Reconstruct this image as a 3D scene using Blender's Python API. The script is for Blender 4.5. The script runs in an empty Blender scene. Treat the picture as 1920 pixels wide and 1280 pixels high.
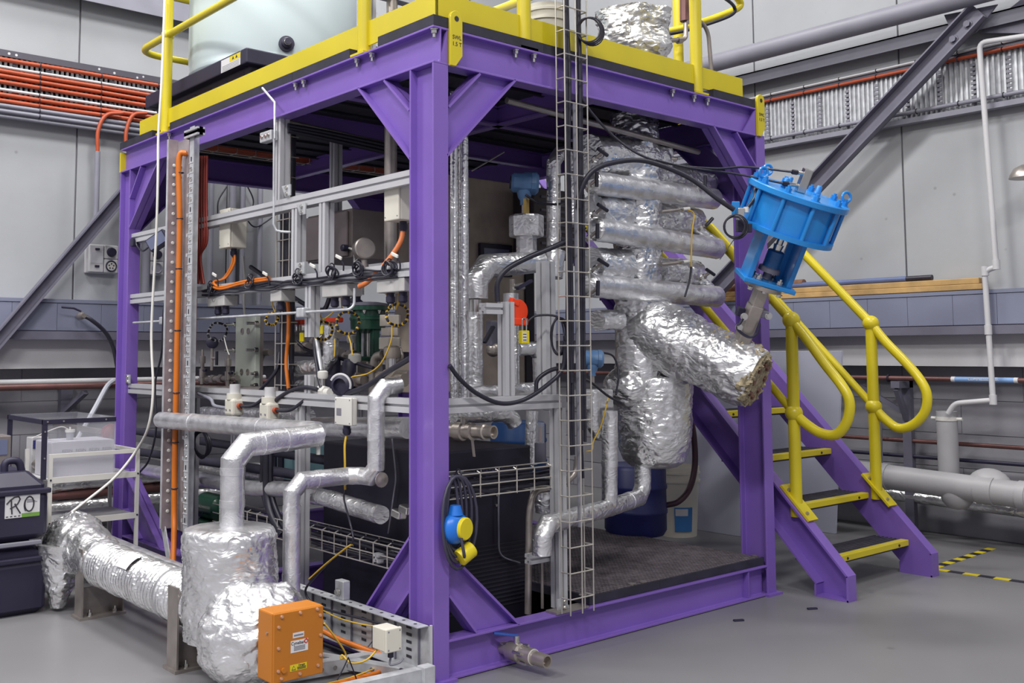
import bpy, math, random
from mathutils import Vector as V, Matrix, noise
random.seed(7)
SC = bpy.context.scene
COL = SC.collection
PI = math.pi

# ---------------------------------------------------------------- camera
F, PX, PY = 1914.5935, 867.2062, 509.9265          # focal length and principal point in pixels of the 1920x1280 frame
YAW, PIT, ROL = math.radians(48) + 0.0364, 0.079, -0.003
C0 = V((-2.407, -3.0499, 1.2263))
FW = V((math.cos(YAW)*math.cos(PIT), math.sin(YAW)*math.cos(PIT), math.sin(PIT)))
RT = V((math.sin(YAW), -math.cos(YAW), 0))
UPV = RT.cross(FW)
R2 = RT*math.cos(ROL) + UPV*math.sin(ROL)
U2 = UPV*math.cos(ROL) - RT*math.sin(ROL)
cam = bpy.data.cameras.new('camera')
cam.sensor_width = 36.0
cam.lens = F/1920*36.0
cam.shift_x = (960-PX)/1920
cam.shift_y = (PY-640)/1920
cam.clip_start = 0.05
camo = bpy.data.objects.new('camera', cam)
COL.objects.link(camo)
M = Matrix.Identity(4)
for i in range(3):
    M[i][0], M[i][1], M[i][2], M[i][3] = R2[i], U2[i], -FW[i], C0[i]
camo.matrix_world = M
SC.camera = camo

# ---------------------------------------------------------------- world, lamps, exposure
w = bpy.data.worlds.new('hall'); SC.world = w; w.use_nodes = True
bg = w.node_tree.nodes['Background']
bg.inputs[0].default_value = (0.60, 0.592, 0.66, 1)
bg.inputs[1].default_value = WORLD_STRENGTH = 0.66
def lamp(name, loc, size, power, target, col=(1, 0.985, 0.96)):
    l = bpy.data.lights.new(name, 'AREA'); l.shape = 'RECTANGLE'
    l.size, l.size_y = size; l.energy = power; l.color = col
    o = bpy.data.objects.new(name, l); COL.objects.link(o)
    o.location = loc
    o.rotation_euler = (V(target)-V(loc)).to_track_quat('-Z', 'Y').to_euler()
# rows of long high bay fittings hanging under the roof of the hall
for i, (x, y, p) in enumerate([(-4.8, -3.4, 320), (-2.0, -5.2, 235), (-5.6, 0.6, 290), (0.2, 0.6, 215), (3.2, -3.0, 90), (2.2, 2.6, 90), (-2.4, 2.8, 150)]):
    lamp('high_bay_lamp', (x, y, 6.4), (1.6, 0.5), p, (x+0.2, y+0.2, 0))
SC.view_settings.view_transform = 'Standard'
SC.view_settings.look = 'None'
SC.view_settings.exposure = 0.16
SC.view_settings.gamma = 1.0
SC.view_settings.use_curve_mapping = False
SC.cycles.max_bounces = 6
SC.cycles.caustics_reflective = False
SC.cycles.caustics_refractive = False
SC.cycles.sample_clamp_indirect = 4

# ---------------------------------------------------------------- helpers
def at(px, py, ax, v):
    """the point on the plane ax = v that the photograph shows at pixel px, py"""
    d = FW + R2*((px-PX)/F) - U2*((py-PY)/F)
    i = 'xyz'.index(ax)
    return C0 + d*((v-C0[i])/d[i])

def hexc(h):
    h = h.lstrip('#'); o = []
    for i in (0, 2, 4):
        c = int(h[i:i+2], 16)/255
        o.append(c/12.92 if c <= 0.04045 else ((c+0.055)/1.055)**2.4)
    return (*o, 1)

def mat(name, col, rough=0.5, metal=0.0, var=0.12, vs=6.0, bump=0.0, bs=40.0, coat=0.0, spec=0.5, rvar=0.08, alpha=None, trans=0.0, emit=None):
    m = bpy.data.materials.new(name); m.use_nodes = True
    nt = m.node_tree; b = nt.nodes['Principled BSDF']
    c = hexc(col) if isinstance(col, str) else (*col, 1)
    tc = nt.nodes.new('ShaderNodeTexCoord')
    n = nt.nodes.new('ShaderNodeTexNoise'); n.inputs['Scale'].default_value = vs; n.inputs['Detail'].default_value = 5
    nt.links.new(tc.outputs['Object'], n.inputs['Vector'])
    r = nt.nodes.new('ShaderNodeValToRGB')
    r.color_ramp.elements[0].position = 0.3; r.color_ramp.elements[1].position = 0.7
    r.color_ramp.elements[0].color = tuple(x*(1-var) for x in c[:3]) + (1,)
    r.color_ramp.elements[1].color = tuple(min(1, x*(1+var)) for x in c[:3]) + (1,)
    nt.links.new(n.outputs['Fac'], r.inputs[0]); nt.links.new(r.outputs[0], b.inputs['Base Color'])
    mr = nt.nodes.new('ShaderNodeMapRange'); mr.inputs[3].default_value = max(0.02, rough-rvar); mr.inputs[4].default_value = min(1, rough+rvar)
    nt.links.new(n.outputs['Fac'], mr.inputs[0]); nt.links.new(mr.outputs[0], b.inputs['Roughness'])
    b.inputs['Metallic'].default_value = metal
    b.inputs['Specular IOR Level'].default_value = spec
    b.inputs['Coat Weight'].default_value = coat
    if coat: b.inputs['Coat Roughness'].default_value = 0.12
    if trans: b.inputs['Transmission Weight'].default_value = trans
    if alpha is not None: b.inputs['Alpha'].default_value = alpha
    if emit: b.inputs['Emission Color'].default_value = hexc(emit[0]); b.inputs['Emission Strength'].default_value = emit[1]
    if bump:
        n2 = nt.nodes.new('ShaderNodeTexNoise'); n2.inputs['Scale'].default_value = bs; n2.inputs['Detail'].default_value = 4
        nt.links.new(tc.outputs['Object'], n2.inputs['Vector'])
        bp = nt.nodes.new('ShaderNodeBump'); bp.inputs['Strength'].default_value = bump; bp.inputs['Distance'].default_value = 0.01
        nt.links.new(n2.outputs['Fac'], bp.inputs['Height']); nt.links.new(bp.outputs[0], b.inputs['Normal'])
    return m

def foil_mat(name, scale=14.0, strength=0.6, col='e6e6e9', rough=0.26):
    """wrapped foil: sharp crease lines over small dents"""
    m = bpy.data.materials.new(name); m.use_nodes = True
    nt = m.node_tree; b = nt.nodes['Principled BSDF']; L = nt.links.new; N = nt.nodes.new
    tc = N('ShaderNodeTexCoord')
    n0 = N('ShaderNodeTexNoise'); n0.inputs['Scale'].default_value = scale*0.4; n0.inputs['Detail'].default_value = 3
    L(tc.outputs['Object'], n0.inputs['Vector'])
    mx = N('ShaderNodeMix'); mx.data_type = 'VECTOR'; mx.inputs[0].default_value = 0.10
    L(tc.outputs['Object'], mx.inputs[4]); L(n0.outputs['Color'], mx.inputs[5])
    rg = N('ShaderNodeTexNoise'); rg.noise_type = 'RIDGED_MULTIFRACTAL'; rg.inputs['Scale'].default_value = scale
    rg.inputs['Detail'].default_value = 5; rg.inputs['Roughness'].default_value = 0.5
    mp = N('ShaderNodeMapping'); mp.inputs['Scale'].default_value = (1, 1, 2.2); mp.inputs['Rotation'].default_value = (0.25, 0.2, 0)
    L(mx.outputs[1], mp.inputs['Vector']); L(mp.outputs[0], rg.inputs['Vector'])
    v2 = N('ShaderNodeTexVoronoi'); v2.feature = 'F1'; v2.inputs['Scale'].default_value = scale*1.6
    L(mp.outputs[0], v2.inputs['Vector'])
    a = N('ShaderNodeMath'); a.operation = 'MULTIPLY_ADD'; a.inputs[1].default_value = 0.35; L(v2.outputs['Distance'], a.inputs[0]); L(rg.outputs['Fac'], a.inputs[2])
    bp = N('ShaderNodeBump'); bp.inputs['Strength'].default_value = strength; bp.inputs['Distance'].default_value = 0.016
    L(a.outputs[0], bp.inputs['Height']); L(bp.outputs[0], b.inputs['Normal'])
    r = N('ShaderNodeValToRGB'); c = hexc(col)
    r.color_ramp.elements[0].color = tuple(x*0.82 for x in c[:3]) + (1,); r.color_ramp.elements[1].color = c
    r.color_ramp.elements[0].position = 0.35; r.color_ramp.elements[1].position = 0.6
    L(n0.outputs['Fac'], r.inputs[0]); L(r.outputs[0], b.inputs['Base Color'])
    b.inputs['Metallic'].default_value = 0.9
    mr = N('ShaderNodeMapRange'); mr.inputs[3].default_value = rough-0.06; mr.inputs[4].default_value = rough+0.2
    L(n0.outputs['Fac'], mr.inputs[0]); L(mr.outputs[0], b.inputs['Roughness'])
    return m

def concrete_mat(name, col, rough=0.75, stain=0.25, scale=1.2, bump=0.15, gloss=0.0, spots=True):
    m = bpy.data.materials.new(name); m.use_nodes = True
    nt = m.node_tree; b = nt.nodes['Principled BSDF']; L = nt.links.new; N = nt.nodes.new
    tc = N('ShaderNodeTexCoord'); c = hexc(col)
    n1 = N('ShaderNodeTexNoise'); n1.inputs['Scale'].default_value = scale; n1.inputs['Detail'].default_value = 8; n1.inputs['Roughness'].default_value = 0.6
    n2 = N('ShaderNodeTexNoise'); n2.inputs['Scale'].default_value = scale*22; n2.inputs['Detail'].default_value = 5
    for n in (n1, n2): L(tc.outputs['Object'], n.inputs['Vector'])
    r = N('ShaderNodeValToRGB'); r.color_ramp.elements[0].position = 0.3; r.color_ramp.elements[1].position = 0.68
    r.color_ramp.elements[0].color = tuple(x*(1-stain) for x in c[:3]) + (1,); r.color_ramp.elements[1].color = tuple(min(1, x*1.06) for x in c[:3]) + (1,)
    L(n1.outputs['Fac'], r.inputs[0])
    out = r.outputs[0]
    if spots:
        v = N('ShaderNodeTexVoronoi'); v.inputs['Scale'].default_value = scale*4.5; L(tc.outputs['Object'], v.inputs['Vector'])
        r2 = N('ShaderNodeValToRGB'); r2.color_ramp.elements[0].position = 0.02; r2.color_ramp.elements[1].position = 0.06
        r2.color_ramp.elements[0].color = (0.55, 0.55, 0.55, 1); r2.color_ramp.elements[1].color = (1, 1, 1, 1)
        L(v.outputs['Distance'], r2.inputs[0])
        mx = N('ShaderNodeMix'); mx.data_type = 'RGBA'; mx.blend_type = 'MULTIPLY'; mx.inputs[0].default_value = 0.6
        L(out, mx.inputs[6]); L(r2.outputs[0], mx.inputs[7]); out = mx.outputs[2]
    L(out, b.inputs['Base Color'])
    mr = N('ShaderNodeMapRange'); mr.inputs[3].default_value = rough-0.12; mr.inputs[4].default_value = rough+0.12
    L(n1.outputs['Fac'], mr.inputs[0]); L(mr.outputs[0], b.inputs['Roughness'])
    bp = N('ShaderNodeBump'); bp.inputs['Strength'].default_value = bump; bp.inputs['Distance'].default_value = 0.004
    L(n2.outputs['Fac'], bp.inputs['Height']); L(bp.outputs[0], b.inputs['Normal'])
    b.inputs['Coat Weight'].default_value = gloss; b.inputs['Coat Roughness'].default_value = 0.22
    return m

PURPLE = mat('purple_paint', '7d5fb4', 0.42, 0, 0.05, 5, 0.03, 60, coat=0.15)
YELLOW = mat('yellow_paint', 'd2c01e', 0.38, 0, 0.05, 4, 0.02, 60, coat=0.2)
BLUEP = mat('blue_paint', '2386d2', 0.33, 0, 0.06, 9, 0.03, 60, coat=0.25)
BLACK = mat('black_plastic', '26233a', 0.5, 0, 0.15, 6, 0.03)
RUBBER = mat('black_cable_sheath', '242230', 0.42, 0, 0.1, 8)
GRAT = mat('moulded_black_grating', '2a2836', 0.7, 0, 0.3, 14, 0.1)
ALU = mat('anodised_aluminium', 'cfcfd3', 0.4, 0.4, 0.04, 5)
GALV = mat('galvanised_steel', 'c8cacf', 0.42, 0.4, 0.16, 22, 0.04, 30)
STEEL = mat('brushed_steel', 'a8a09b', 0.36, 0.7, 0.12, 18, 0.02)
CHROME = mat('bright_steel', 'cfcdc9', 0.2, 0.95, 0.06, 8)
WIRE = mat('zinc_wire', 'cdc8c0', 0.35, 0.7, 0.06, 8)
FOIL = foil_mat('crumpled_foil', 24, 0.36, 'f2f2f3', 0.24)
FOIL_FINE = foil_mat('smooth_foil_wrap', 40, 0.13, 'f0f0f2', 0.28)
FOIL_ROUGH = foil_mat('heavily_crumpled_foil', 18, 0.6, 'f0f0f1', 0.22)
FLOORM = concrete_mat('sealed_concrete', '7b7a7d', 0.5, 0.16, 0.55, 0.08, 0.25)
WALLM = concrete_mat('painted_concrete', 'a7a9ad', 0.8, 0.12, 0.9, 0.2)
WALLLOW = concrete_mat('bare_blockwork', '96959c', 0.85, 0.2, 1.6, 0.3)
DUCTG = mat('grey_trunking_paint', '7b7f94', 0.5, 0, 0.06, 3)
STRIPW = mat('off_white_paint', 'c4c3c6', 0.55, 0, 0.06, 2)
DKSTEEL = mat('dark_grey_painted_steel', '6f6d7c', 0.5, 0.1, 0.12, 5, 0.04)
GREYPIPE = mat('grey_painted_pipe', '85848f', 0.45, 0, 0.08, 4)
ORANGE = mat('orange_cable_sheath', 'a84a2c', 0.42, 0, 0.08, 8)
ORANGE2 = mat('bright_orange_cable_sheath', 'd3721f', 0.42, 0, 0.08, 8)
REDCAB = mat('red_cable_sheath', '8a3128', 0.45, 0, 0.12, 8)
WHITEC = mat('white_plastic', 'd9d7d2', 0.45, 0, 0.04, 5)
GREYC = mat('grey_conduit', '858591', 0.5, 0, 0.08, 6)
IVORY = mat('ivory_box_plastic', 'd6d2c6', 0.5, 0, 0.04, 5)
BROWNP = mat('brown_copper_pipe', '6d4a48', 0.42, 0.3, 0.18, 8)
PVC = mat('grey_pvc', 'a9a8ab', 0.45, 0, 0.08, 4)
WOOD = mat('pine_timber', 'b99662', 0.6, 0, 0.2, 9, 0.1, 30)
BROWNW = mat('brown_timber', '7b5a48', 0.65, 0, 0.25, 12, 0.1)
WOOL = mat('rock_wool', 'a09378', 0.95, 0, 0.45, 40, 0.9, 55)
TANKM = mat('translucent_tank_plastic', 'c6d4d8', 0.42, 0, 0.03, 2, trans=0.0)
GREENP = mat('dark_green_paint', '1f4a3a', 0.3, 0, 0.1, 8, coat=0.2)
REDP = mat('red_orange_plastic', 'e8431c', 0.4, 0, 0.05, 8)
YEL2 = mat('yellow_plastic', 'dcc81e', 0.4, 0, 0.05, 8)
YCAB = mat('yellow_cable_sheath', 'd9b13a', 0.45, 0, 0.1, 8)
ORBOX = mat('orange_enamel', 'b8701c', 0.45, 0, 0.05, 4, 0.05, 50)
BLUEDRUM = mat('blue_plastic_drum', '262c66', 0.42, 0, 0.08, 4)
BLUEGREY = mat('blue_grey_casting', '5f86b4', 0.45, 0, 0.14, 10, 0.06)
SHEET = mat('white_sheet_panel', 'c3c5d6', 0.4, 0, 0.04, 2)
INK = mat('printed_black_ink', '2c2a33', 0.6, 0, 0.05, 5)
INKG = mat('printed_grey_ink', '7d7b86', 0.6, 0, 0.05, 5)
PAPER = mat('white_label', 'd7d6d8', 0.55, 0, 0.04, 5)
ACRYL = mat('clear_acrylic', 'dcdde6', 0.08, 0, 0.02, 3, alpha=0.16)
CYAN = mat('pale_cyan_plastic', '8fbcc4', 0.4, 0, 0.06, 4)
CREAMW = mat('stained_cream_steel', 'cdbfae', 0.55, 0.05, 0.25, 5, 0.05)
SCREEN = mat('grey_display', '6d7390', 0.25, 0, 0.05, 3)
GLASSY = mat('sight_glass', 'd0d4dc', 0.05, 0, 0.02, 3, alpha=0.35)
PALEG = mat('pale_green_plate_paint', 'c9d0c4', 0.45, 0, 0.08, 6)
GREENL = mat('green_print', '6f9a44', 0.5)
BLUEL = mat('blue_print', '3f7cbc', 0.5)
SKYL = mat('sky_blue_label', '7fa2d2', 0.5)
REDL = mat('red_print', 'c0392b', 0.5)

_loc = {}
class MB:
    def __init__(s): s.v = []; s.f = []
    def quadloop(s, rings, closed=True, cap=True):
        base = len(s.v); n = len(rings[0])
        for r in rings: s.v.extend(tuple(p) for p in r)
        for i in range(len(rings)-1):
            for j in range(n if closed else n-1):
                a = base+i*n+j; b = base+i*n+(j+1) % n
                s.f.append((a, b, b+n, a+n))
        if cap and closed:
            s.f.append(tuple(base+j for j in reversed(range(n))))
            s.f.append(tuple(base+(len(rings)-1)*n+j for j in range(n)))
        return s
    def obox(s, c, ux, uy, uz):
        c, ux, uy, uz = V(c), V(ux), V(uy), V(uz)
        b = len(s.v)
        for k in (-1, 1):
            for (i, j) in ((-1, -1), (1, -1), (1, 1), (-1, 1)):
                s.v.append(tuple(c+ux*i+uy*j+uz*k))
        for q in ((3, 2, 1, 0), (4, 5, 6, 7), (0, 1, 5, 4), (1, 2, 6, 5), (2, 3, 7, 6), (3, 0, 4, 7)):
            s.f.append(tuple(b+i for i in q))
        return s
    def box(s, lo, hi):
        lo, hi = V(lo), V(hi); c = (lo+hi)/2; h = (hi-lo)/2
        return s.obox(c, (h.x, 0, 0), (0, h.y, 0), (0, 0, h.z))
    def bar(s, p0, p1, w, h, up=(0, 0, 1)):
        p0, p1 = V(p0), V(p1); t = (p1-p0); L = t.length; t.normalize()
        sd = t.cross(V(up)).normalized(); u = sd.cross(t)
        return s.obox((p0+p1)/2, sd*w/2, u*h/2, t*L/2)
    def poly(s, p0, p1, prof, up=(0, 0, 1)):
        """extrude a 2D outline (side, up) from p0 to p1"""
        p0, p1 = V(p0), V(p1); t = (p1-p0).normalized()
        sd = t.cross(V(up)).normalized(); u = sd.cross(t)
        return s.quadloop([[p+sd*a+u*b for a, b in prof] for p in (p0, p1)])
    def cyl(s, p0, p1, r, r1=None, n=16, cap=True):
        p0, p1 = V(p0), V(p1); t = (p1-p0).normalized()
        a = t.orthogonal().normalized(); b = t.cross(a)
        r1 = r if r1 is None else r1
        return s.quadloop([[p+(a*math.cos(2*PI*i/n)+b*math.sin(2*PI*i/n))*q for i in range(n)] for p, q in ((p0, r), (p1, r1))], True, cap)
    def lathe(s, o, axis, prof, n=24, cap=True):
        o, t = V(o), V(axis).normalized()
        a = t.orthogonal().normalized(); b = t.cross(a)
        return s.quadloop([[o+t*h+(a*math.cos(2*PI*i/n)+b*math.sin(2*PI*i/n))*max(r, 1e-4) for i in range(n)] for r, h in prof], True, cap)
    def tube(s, pts, r, n=8, mitre=False, closed=False, sub=0, disp=None, cap=True):
        pts = [V(p) for p in pts]
        rings = sweep(pts, r, n, closed, sub)
        if disp:
            out = []
            for c, ring, q in rings:
                out.append([c+(p-c)*(1+disp(p)/max(q, 1e-4)) for p in ring])
        else: out = [ring for c, ring, q in rings]
        if closed: out.append(out[0])
        return s.quadloop(out, True, cap and not closed)
    def sphere(s, c, r, n=14, sc=(1, 1, 1), disp=None):
        c = V(c); rings = []
        for i in range(n+1):
            ph = PI*i/n; ring = []
            for j in range(2*n):
                th = PI*j/n
                d = V((math.sin(ph)*math.cos(th)*sc[0], math.sin(ph)*math.sin(th)*sc[1], -math.cos(ph)*sc[2]))
                if i in (0, n): d = V((1e-4*math.cos(th), 1e-4*math.sin(th), d.z))
                p = c+d*r
                if disp: p = c+d*(r+disp(p))
                ring.append(p)
            rings.append(ring)
        return s.quadloop(rings)
    def torus(s, c, axis, R, r, n=24, m=8, a0=0, a1=2*PI):
        t = V(axis).normalized(); a = t.orthogonal().normalized(); b = t.cross(a); c = V(c)
        full = abs(a1-a0-2*PI) < 1e-6
        k = n if full else n+1
        pts = [c+(a*math.cos(a0+(a1-a0)*i/n)+b*math.sin(a0+(a1-a0)*i/n))*R for i in range(k)]
        return s.tube(pts, r, m, closed=full)
    def build(s, name, m, parent=None, smooth=40, bevel=0.0):
        me = bpy.data.meshes.new(name); me.from_pydata(s.v, [], s.f); me.update()
        me.materials.append(m)
        o = bpy.data.objects.new(name, me); COL.objects.link(o)
        if smooth:
            me.polygons.foreach_set('use_smooth', [True]*len(me.polygons))
            me.set_sharp_from_angle(angle=math.radians(smooth))
        if bevel:
            b = o.modifiers.new('bevel', 'BEVEL'); b.width = bevel; b.segments = 2; b.limit_method = 'ANGLE'; b.angle_limit = math.radians(50)
        attach(o, parent)
        return o

def attach(o, parent):
    if parent is not None:
        o.parent = parent
        o.matrix_parent_inverse = Matrix.Translation(-_loc.get(parent.name, V((0, 0, 0))))

def sweep(pts, r, n, closed=False, sub=0):
    """rings (centre, points, radius) along a polyline with true mitre joints"""
    if sub:
        q = []; rr = []
        for i in range(len(pts)-1):
            L = (pts[i+1]-pts[i]).length; k = max(1, int(L/sub))
            for j in range(k):
                q.append(pts[i].lerp(pts[i+1], j/k))
                if not isinstance(r, (int, float)): rr.append(r[i]+(r[i+1]-r[i])*j/k)
        q.append(pts[-1])
        if not isinstance(r, (int, float)): rr.append(r[-1]); r = rr
        pts = q
    m = len(pts); rings = []
    segs = [(pts[(i+1) % m]-pts[i]).normalized() for i in range(m if closed else m-1)]
    fa = segs[0].orthogonal().normalized()
    for i in range(m):
        if closed: tin, tout = segs[i-1], segs[i]
        else: tin = segs[max(0, i-1)]; tout = segs[min(i, m-2)]
        if i: 
            # carry the frame onto the incoming direction
            prev = segs[i-2] if i >= 2 else (segs[-1] if closed else segs[0])
            fa = prev.rotation_difference(tin) @ fa if (prev-tin).length > 1e-7 else fa
        fa = (fa - tin*fa.dot(tin)).normalized()
        fb = tin.cross(fa)
        nb = (tin+tout)
        nb = nb.normalized() if nb.length > 1e-4 else tin
        q = r if isinstance(r, (int, float)) else r[i]
        dd = max(0.35, tin.dot(nb))
        ring = []
        for j in range(n):
            o = (fa*math.cos(2*PI*j/n)+fb*math.sin(2*PI*j/n))*q
            ring.append(pts[i]+o-tin*(o.dot(nb)/dd))
        rings.append((pts[i], ring, q))
    return rings

def smooth_path(pts, k=8):
    pts = [V(p) for p in pts]; out = []
    P = [pts[0]*2-pts[1]]+pts+[pts[-1]*2-pts[-2]]
    for i in range(1, len(P)-2):
        a, b, c, d = P[i-1:i+3]
        for j in range(k):
            t = j/k
            out.append(0.5*((2*b)+(c-a)*t+(2*a-5*b+4*c-d)*t*t+(3*b-a-3*c+d)*t*t*t))
    out.append(pts[-1])
    return out

def mitre_path(pts, r, k=1.15):
    """cut each corner so that the elbow is made of two mitres, as wrapped pipe is"""
    pts = [V(p) for p in pts]; out = [pts[0]]
    for i in range(1, len(pts)-1):
        a = (pts[i-1]-pts[i]); b = (pts[i+1]-pts[i])
        d = min(r*k, a.length*0.45, b.length*0.45)
        out += [pts[i]+a.normalized()*d, pts[i]+b.normalized()*d]
    out.append(pts[-1])
    return out

def arc_path(pts, rad, k=5):
    pts = [V(p) for p in pts]; out = [pts[0]]
    for i in range(1, len(pts)-1):
        a = (pts[i-1]-pts[i]); b = (pts[i+1]-pts[i])
        d = min(rad, a.length*0.48, b.length*0.48)
        p0 = pts[i]+a.normalized()*d; p1 = pts[i]+b.normalized()*d
        for j in range(k+1):
            t = j/k
            out.append(p0*(1-t)**2+pts[i]*2*t*(1-t)+p1*t*t)
    out.append(pts[-1])
    return out

def tag(o, label, cat, group=None):
    o['label'] = label; o['category'] = cat
    if group: o['group'] = group
    return o

def thing(name, label, cat, loc=(0, 0, 0), group=None):
    o = bpy.data.objects.new(name, None); COL.objects.link(o)
    o.empty_display_size = 0.1
    o.location = loc; _loc[o.name] = V(loc)
    return tag(o, label, cat, group)

def struct(o):
    o['kind'] = 'structure'; return o

def inst(src, name, loc, parent=None, rot=None, mtx=None):
    """another object that shares the mesh of src"""
    o = bpy.data.objects.new(name, src if isinstance(src, bpy.types.Mesh) else src.data); COL.objects.link(o)
    if mtx is not None: o.matrix_basis = mtx
    else:
        o.location = loc
        if rot: o.rotation_euler = rot
    attach(o, parent)
    return o

def mesh_of(mb, name, m, smooth=40):
    me = bpy.data.meshes.new(name); me.from_pydata(mb.v, [], mb.f); me.update(); me.materials.append(m)
    if smooth:
        me.polygons.foreach_set('use_smooth', [True]*len(me.polygons)); me.set_sharp_from_angle(angle=math.radians(smooth))
    return me

def text(body, name, loc, xdir, ydir, size, m, parent=None, align='CENTER'):
    cu = bpy.data.curves.new(name, 'FONT'); cu.body = body; cu.size = size; cu.align_x = align; cu.align_y = 'CENTER'
    cu.extrude = 0.0004; cu.resolution_u = 3
    tmp = bpy.data.objects.new('lettering_curve', cu)
    me = bpy.data.meshes.new_from_object(tmp); bpy.data.objects.remove(tmp); bpy.data.curves.remove(cu)
    me.materials.clear(); me.materials.append(m)
    o = bpy.data.objects.new(name, me); COL.objects.link(o)
    x = V(xdir).normalized(); y = V(ydir).normalized(); z = x.cross(y)
    mm = Matrix.Identity(4)
    for i in range(3): mm[i][0], mm[i][1], mm[i][2], mm[i][3] = x[i], y[i], z[i], loc[i]
    o.matrix_basis = mm
    attach(o, parent)
    return o

def wrinkle(amp, s=9.0, off=0.0, fine=0.0):
    """gentle sag of the wrap, small dents and, where the mesh is fine enough, sharp creases"""
    def f(p):
        p = V(p)
        q = p*s+V((off, off*1.7, -off))
        h = amp*(0.42*noise.noise(q)+0.26*noise.noise(q*2.6)+0.26*(0.3-abs(noise.noise(q*5.3))))
        if fine:
            k = noise.noise_vector(q*1.3)*0.6
            h += fine*(0.55*(0.25-abs(noise.noise(V((p.x*14, p.y*14, p.z*44))+k)))+0.45*(0.25-abs(noise.noise(V((p.x*34+9, p.y*34, p.z*85))-k*1.7)))+0.3*(0.2-abs(noise.noise(p*95))))
        return h
    return f

def foil_pipe(name, pts, r, label, amp=None, m=None, parent=None, k=1.15, group=None, n=36, bands=(), caps=True):
    amp = r*0.05 if amp is None else amp*0.7
    o = MB().tube(mitre_path(pts, r, k), r, n, sub=r*0.22, disp=wrinkle(amp, 0.75/r, random.random()*50, min(0.0035, amp*0.45))).build(name, m or FOIL_FINE, parent, smooth=34)
    for i, (seg, t) in enumerate(bands):
        a, b = V(pts[seg]), V(pts[seg+1]); p = a.lerp(b, t); d = (b-a).normalized()
        MB().cyl(p-d*0.014, p+d*0.014, r*1.05, n=24).build('tape_band', FOIL_FINE, o, smooth=60)
    if parent is None: tag(o, label, 'pipe', group)
    return o

def ibeam(mb, p0, p1, up, h=0.15, b=0.075, tf=0.0095, tw=0.007):
    p = [(-b/2, -h/2), (b/2, -h/2), (b/2, -h/2+tf), (tw/2, -h/2+tf), (tw/2, h/2-tf), (b/2, h/2-tf), (b/2, h/2), (-b/2, h/2), (-b/2, h/2-tf), (-tw/2, h/2-tf), (-tw/2, -h/2+tf), (-b/2, -h/2+tf)]
    return mb.poly(p0, p1, p, up)

def extr_prof(w, h=None, slot=0.010, dep=0.012):
    a, b = w/2, (h or w)/2; s = slot/2
    return [(-a, -b), (-s, -b), (-s, -b+dep), (s, -b+dep), (s, -b), (a, -b), (a, -s), (a-dep, -s), (a-dep, s), (a, s), (a, b), (s, b), (s, b-dep), (-s, b-dep), (-s, b), (-a, b), (-a, s), (-a+dep, s), (-a+dep, -s), (-a, -s)]
def extrusion(p0, p1, w=0.056, up=(0, 0, 1), h=None):
    return MB().poly(p0, p1, extr_prof(w, h), up)

def hexbolt(mb, p, axis, r=0.012, h=0.012, stud=0.0):
    p = V(p); t = V(axis).normalized()
    mb.cyl(p, p+t*0.003, r*1.35, n=14); mb.cyl(p+t*0.003, p+t*(0.003+h), r, n=6)
    if stud: mb.cyl(p+t*(0.003+h), p+t*(0.003+h+stud), r*0.55, n=10)
    return mb

def cable(name, pts, r, m, label=None, parent=None, k=8, n=8, group=None, cat='cable', straight=False):
    o = MB().tube(pts if straight else smooth_path(pts, k), r, n).build(name, m, parent, smooth=60)
    if label: tag(o, label, cat, group)
    return o
# ================================================================ the hall
WX, WXL = 4.38, 4.58        # right wall: face of the upper panels, face of the lower blockwork
WY, WYL = 4.12, 4.32        # left wall
ZS = 1.13                   # underside of the upper panels
struct(MB().box((-9, -9, -0.15), (WXL+0.3, WYL+0.3, 0)).build('floor', FLOORM, smooth=0))
jr = [at(1690, 250, 'x', WX).y, at(1413, 90, 'x', WX).y]
dy = jr[1]-jr[0]
ys = [-9] + [jr[0]-dy*2, jr[0]-dy, jr[0], jr[1], WY+0.1]
wr = struct(MB().box((WX+0.02, -9, ZS), (WX+0.25, WY+0.4, 6.2)).build('wall_right', WALLLOW, smooth=0))
for a, b in zip(ys[:-1], ys[1:]):
    MB().box((WX, a+0.006, ZS), (WX+0.03, b-0.006, 6.2)).build('panel', WALLM, wr, smooth=0, bevel=0.003)
jl = at(150, 60, 'y', WY).x
xs = [-9] + [jl-dy*1.0*k for k in (2, 1)] + [jl, jl+dy, jl+2*dy, WX+0.02]
xs = sorted(x for x in xs)
wl = struct(MB().box((-9, WY+0.02, ZS), (WX+0.25, WY+0.25, 6.2)).build('wall_left', WALLLOW, smooth=0))
for a, b in zip(xs[:-1], xs[1:]):
    MB().box((a+0.006, WY, ZS), (b-0.006, WY+0.03, 6.2)).build('panel', WALLM, wl, smooth=0, bevel=0.003)
# lower blockwork behind the panels: courses of large blocks
wrl = struct(MB().box((WXL+0.012, -9, 0), (WXL+0.3, WYL+0.3, ZS)).build('wall_right_lower', WALLLOW, smooth=0))
wll = struct(MB().box((-9, WYL+0.012, 0), (WXL+0.3, WYL+0.3, ZS)).build('wall_left_lower', WALLLOW, smooth=0))
blk = mesh_of(MB().box((0.006, 0.003, 0.003), (0.014, 0.797, 0.222)), 'block', WALLLOW, 0)
blk2 = mesh_of(MB().box((0.003, 0.006, 0.003), (0.797, 0.014, 0.222)), 'block', WALLLOW, 0)
for r in range(5):
    for c in range(8):
        inst(blk, 'block', (WXL, -1.9+c*0.8-(r % 2)*0.4, r*0.225), wrl)
    for c in range(9):
        inst(blk2, 'block', (-2.6+c*0.8-(r % 2)*0.4, WYL, r*0.225), wll)

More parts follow.
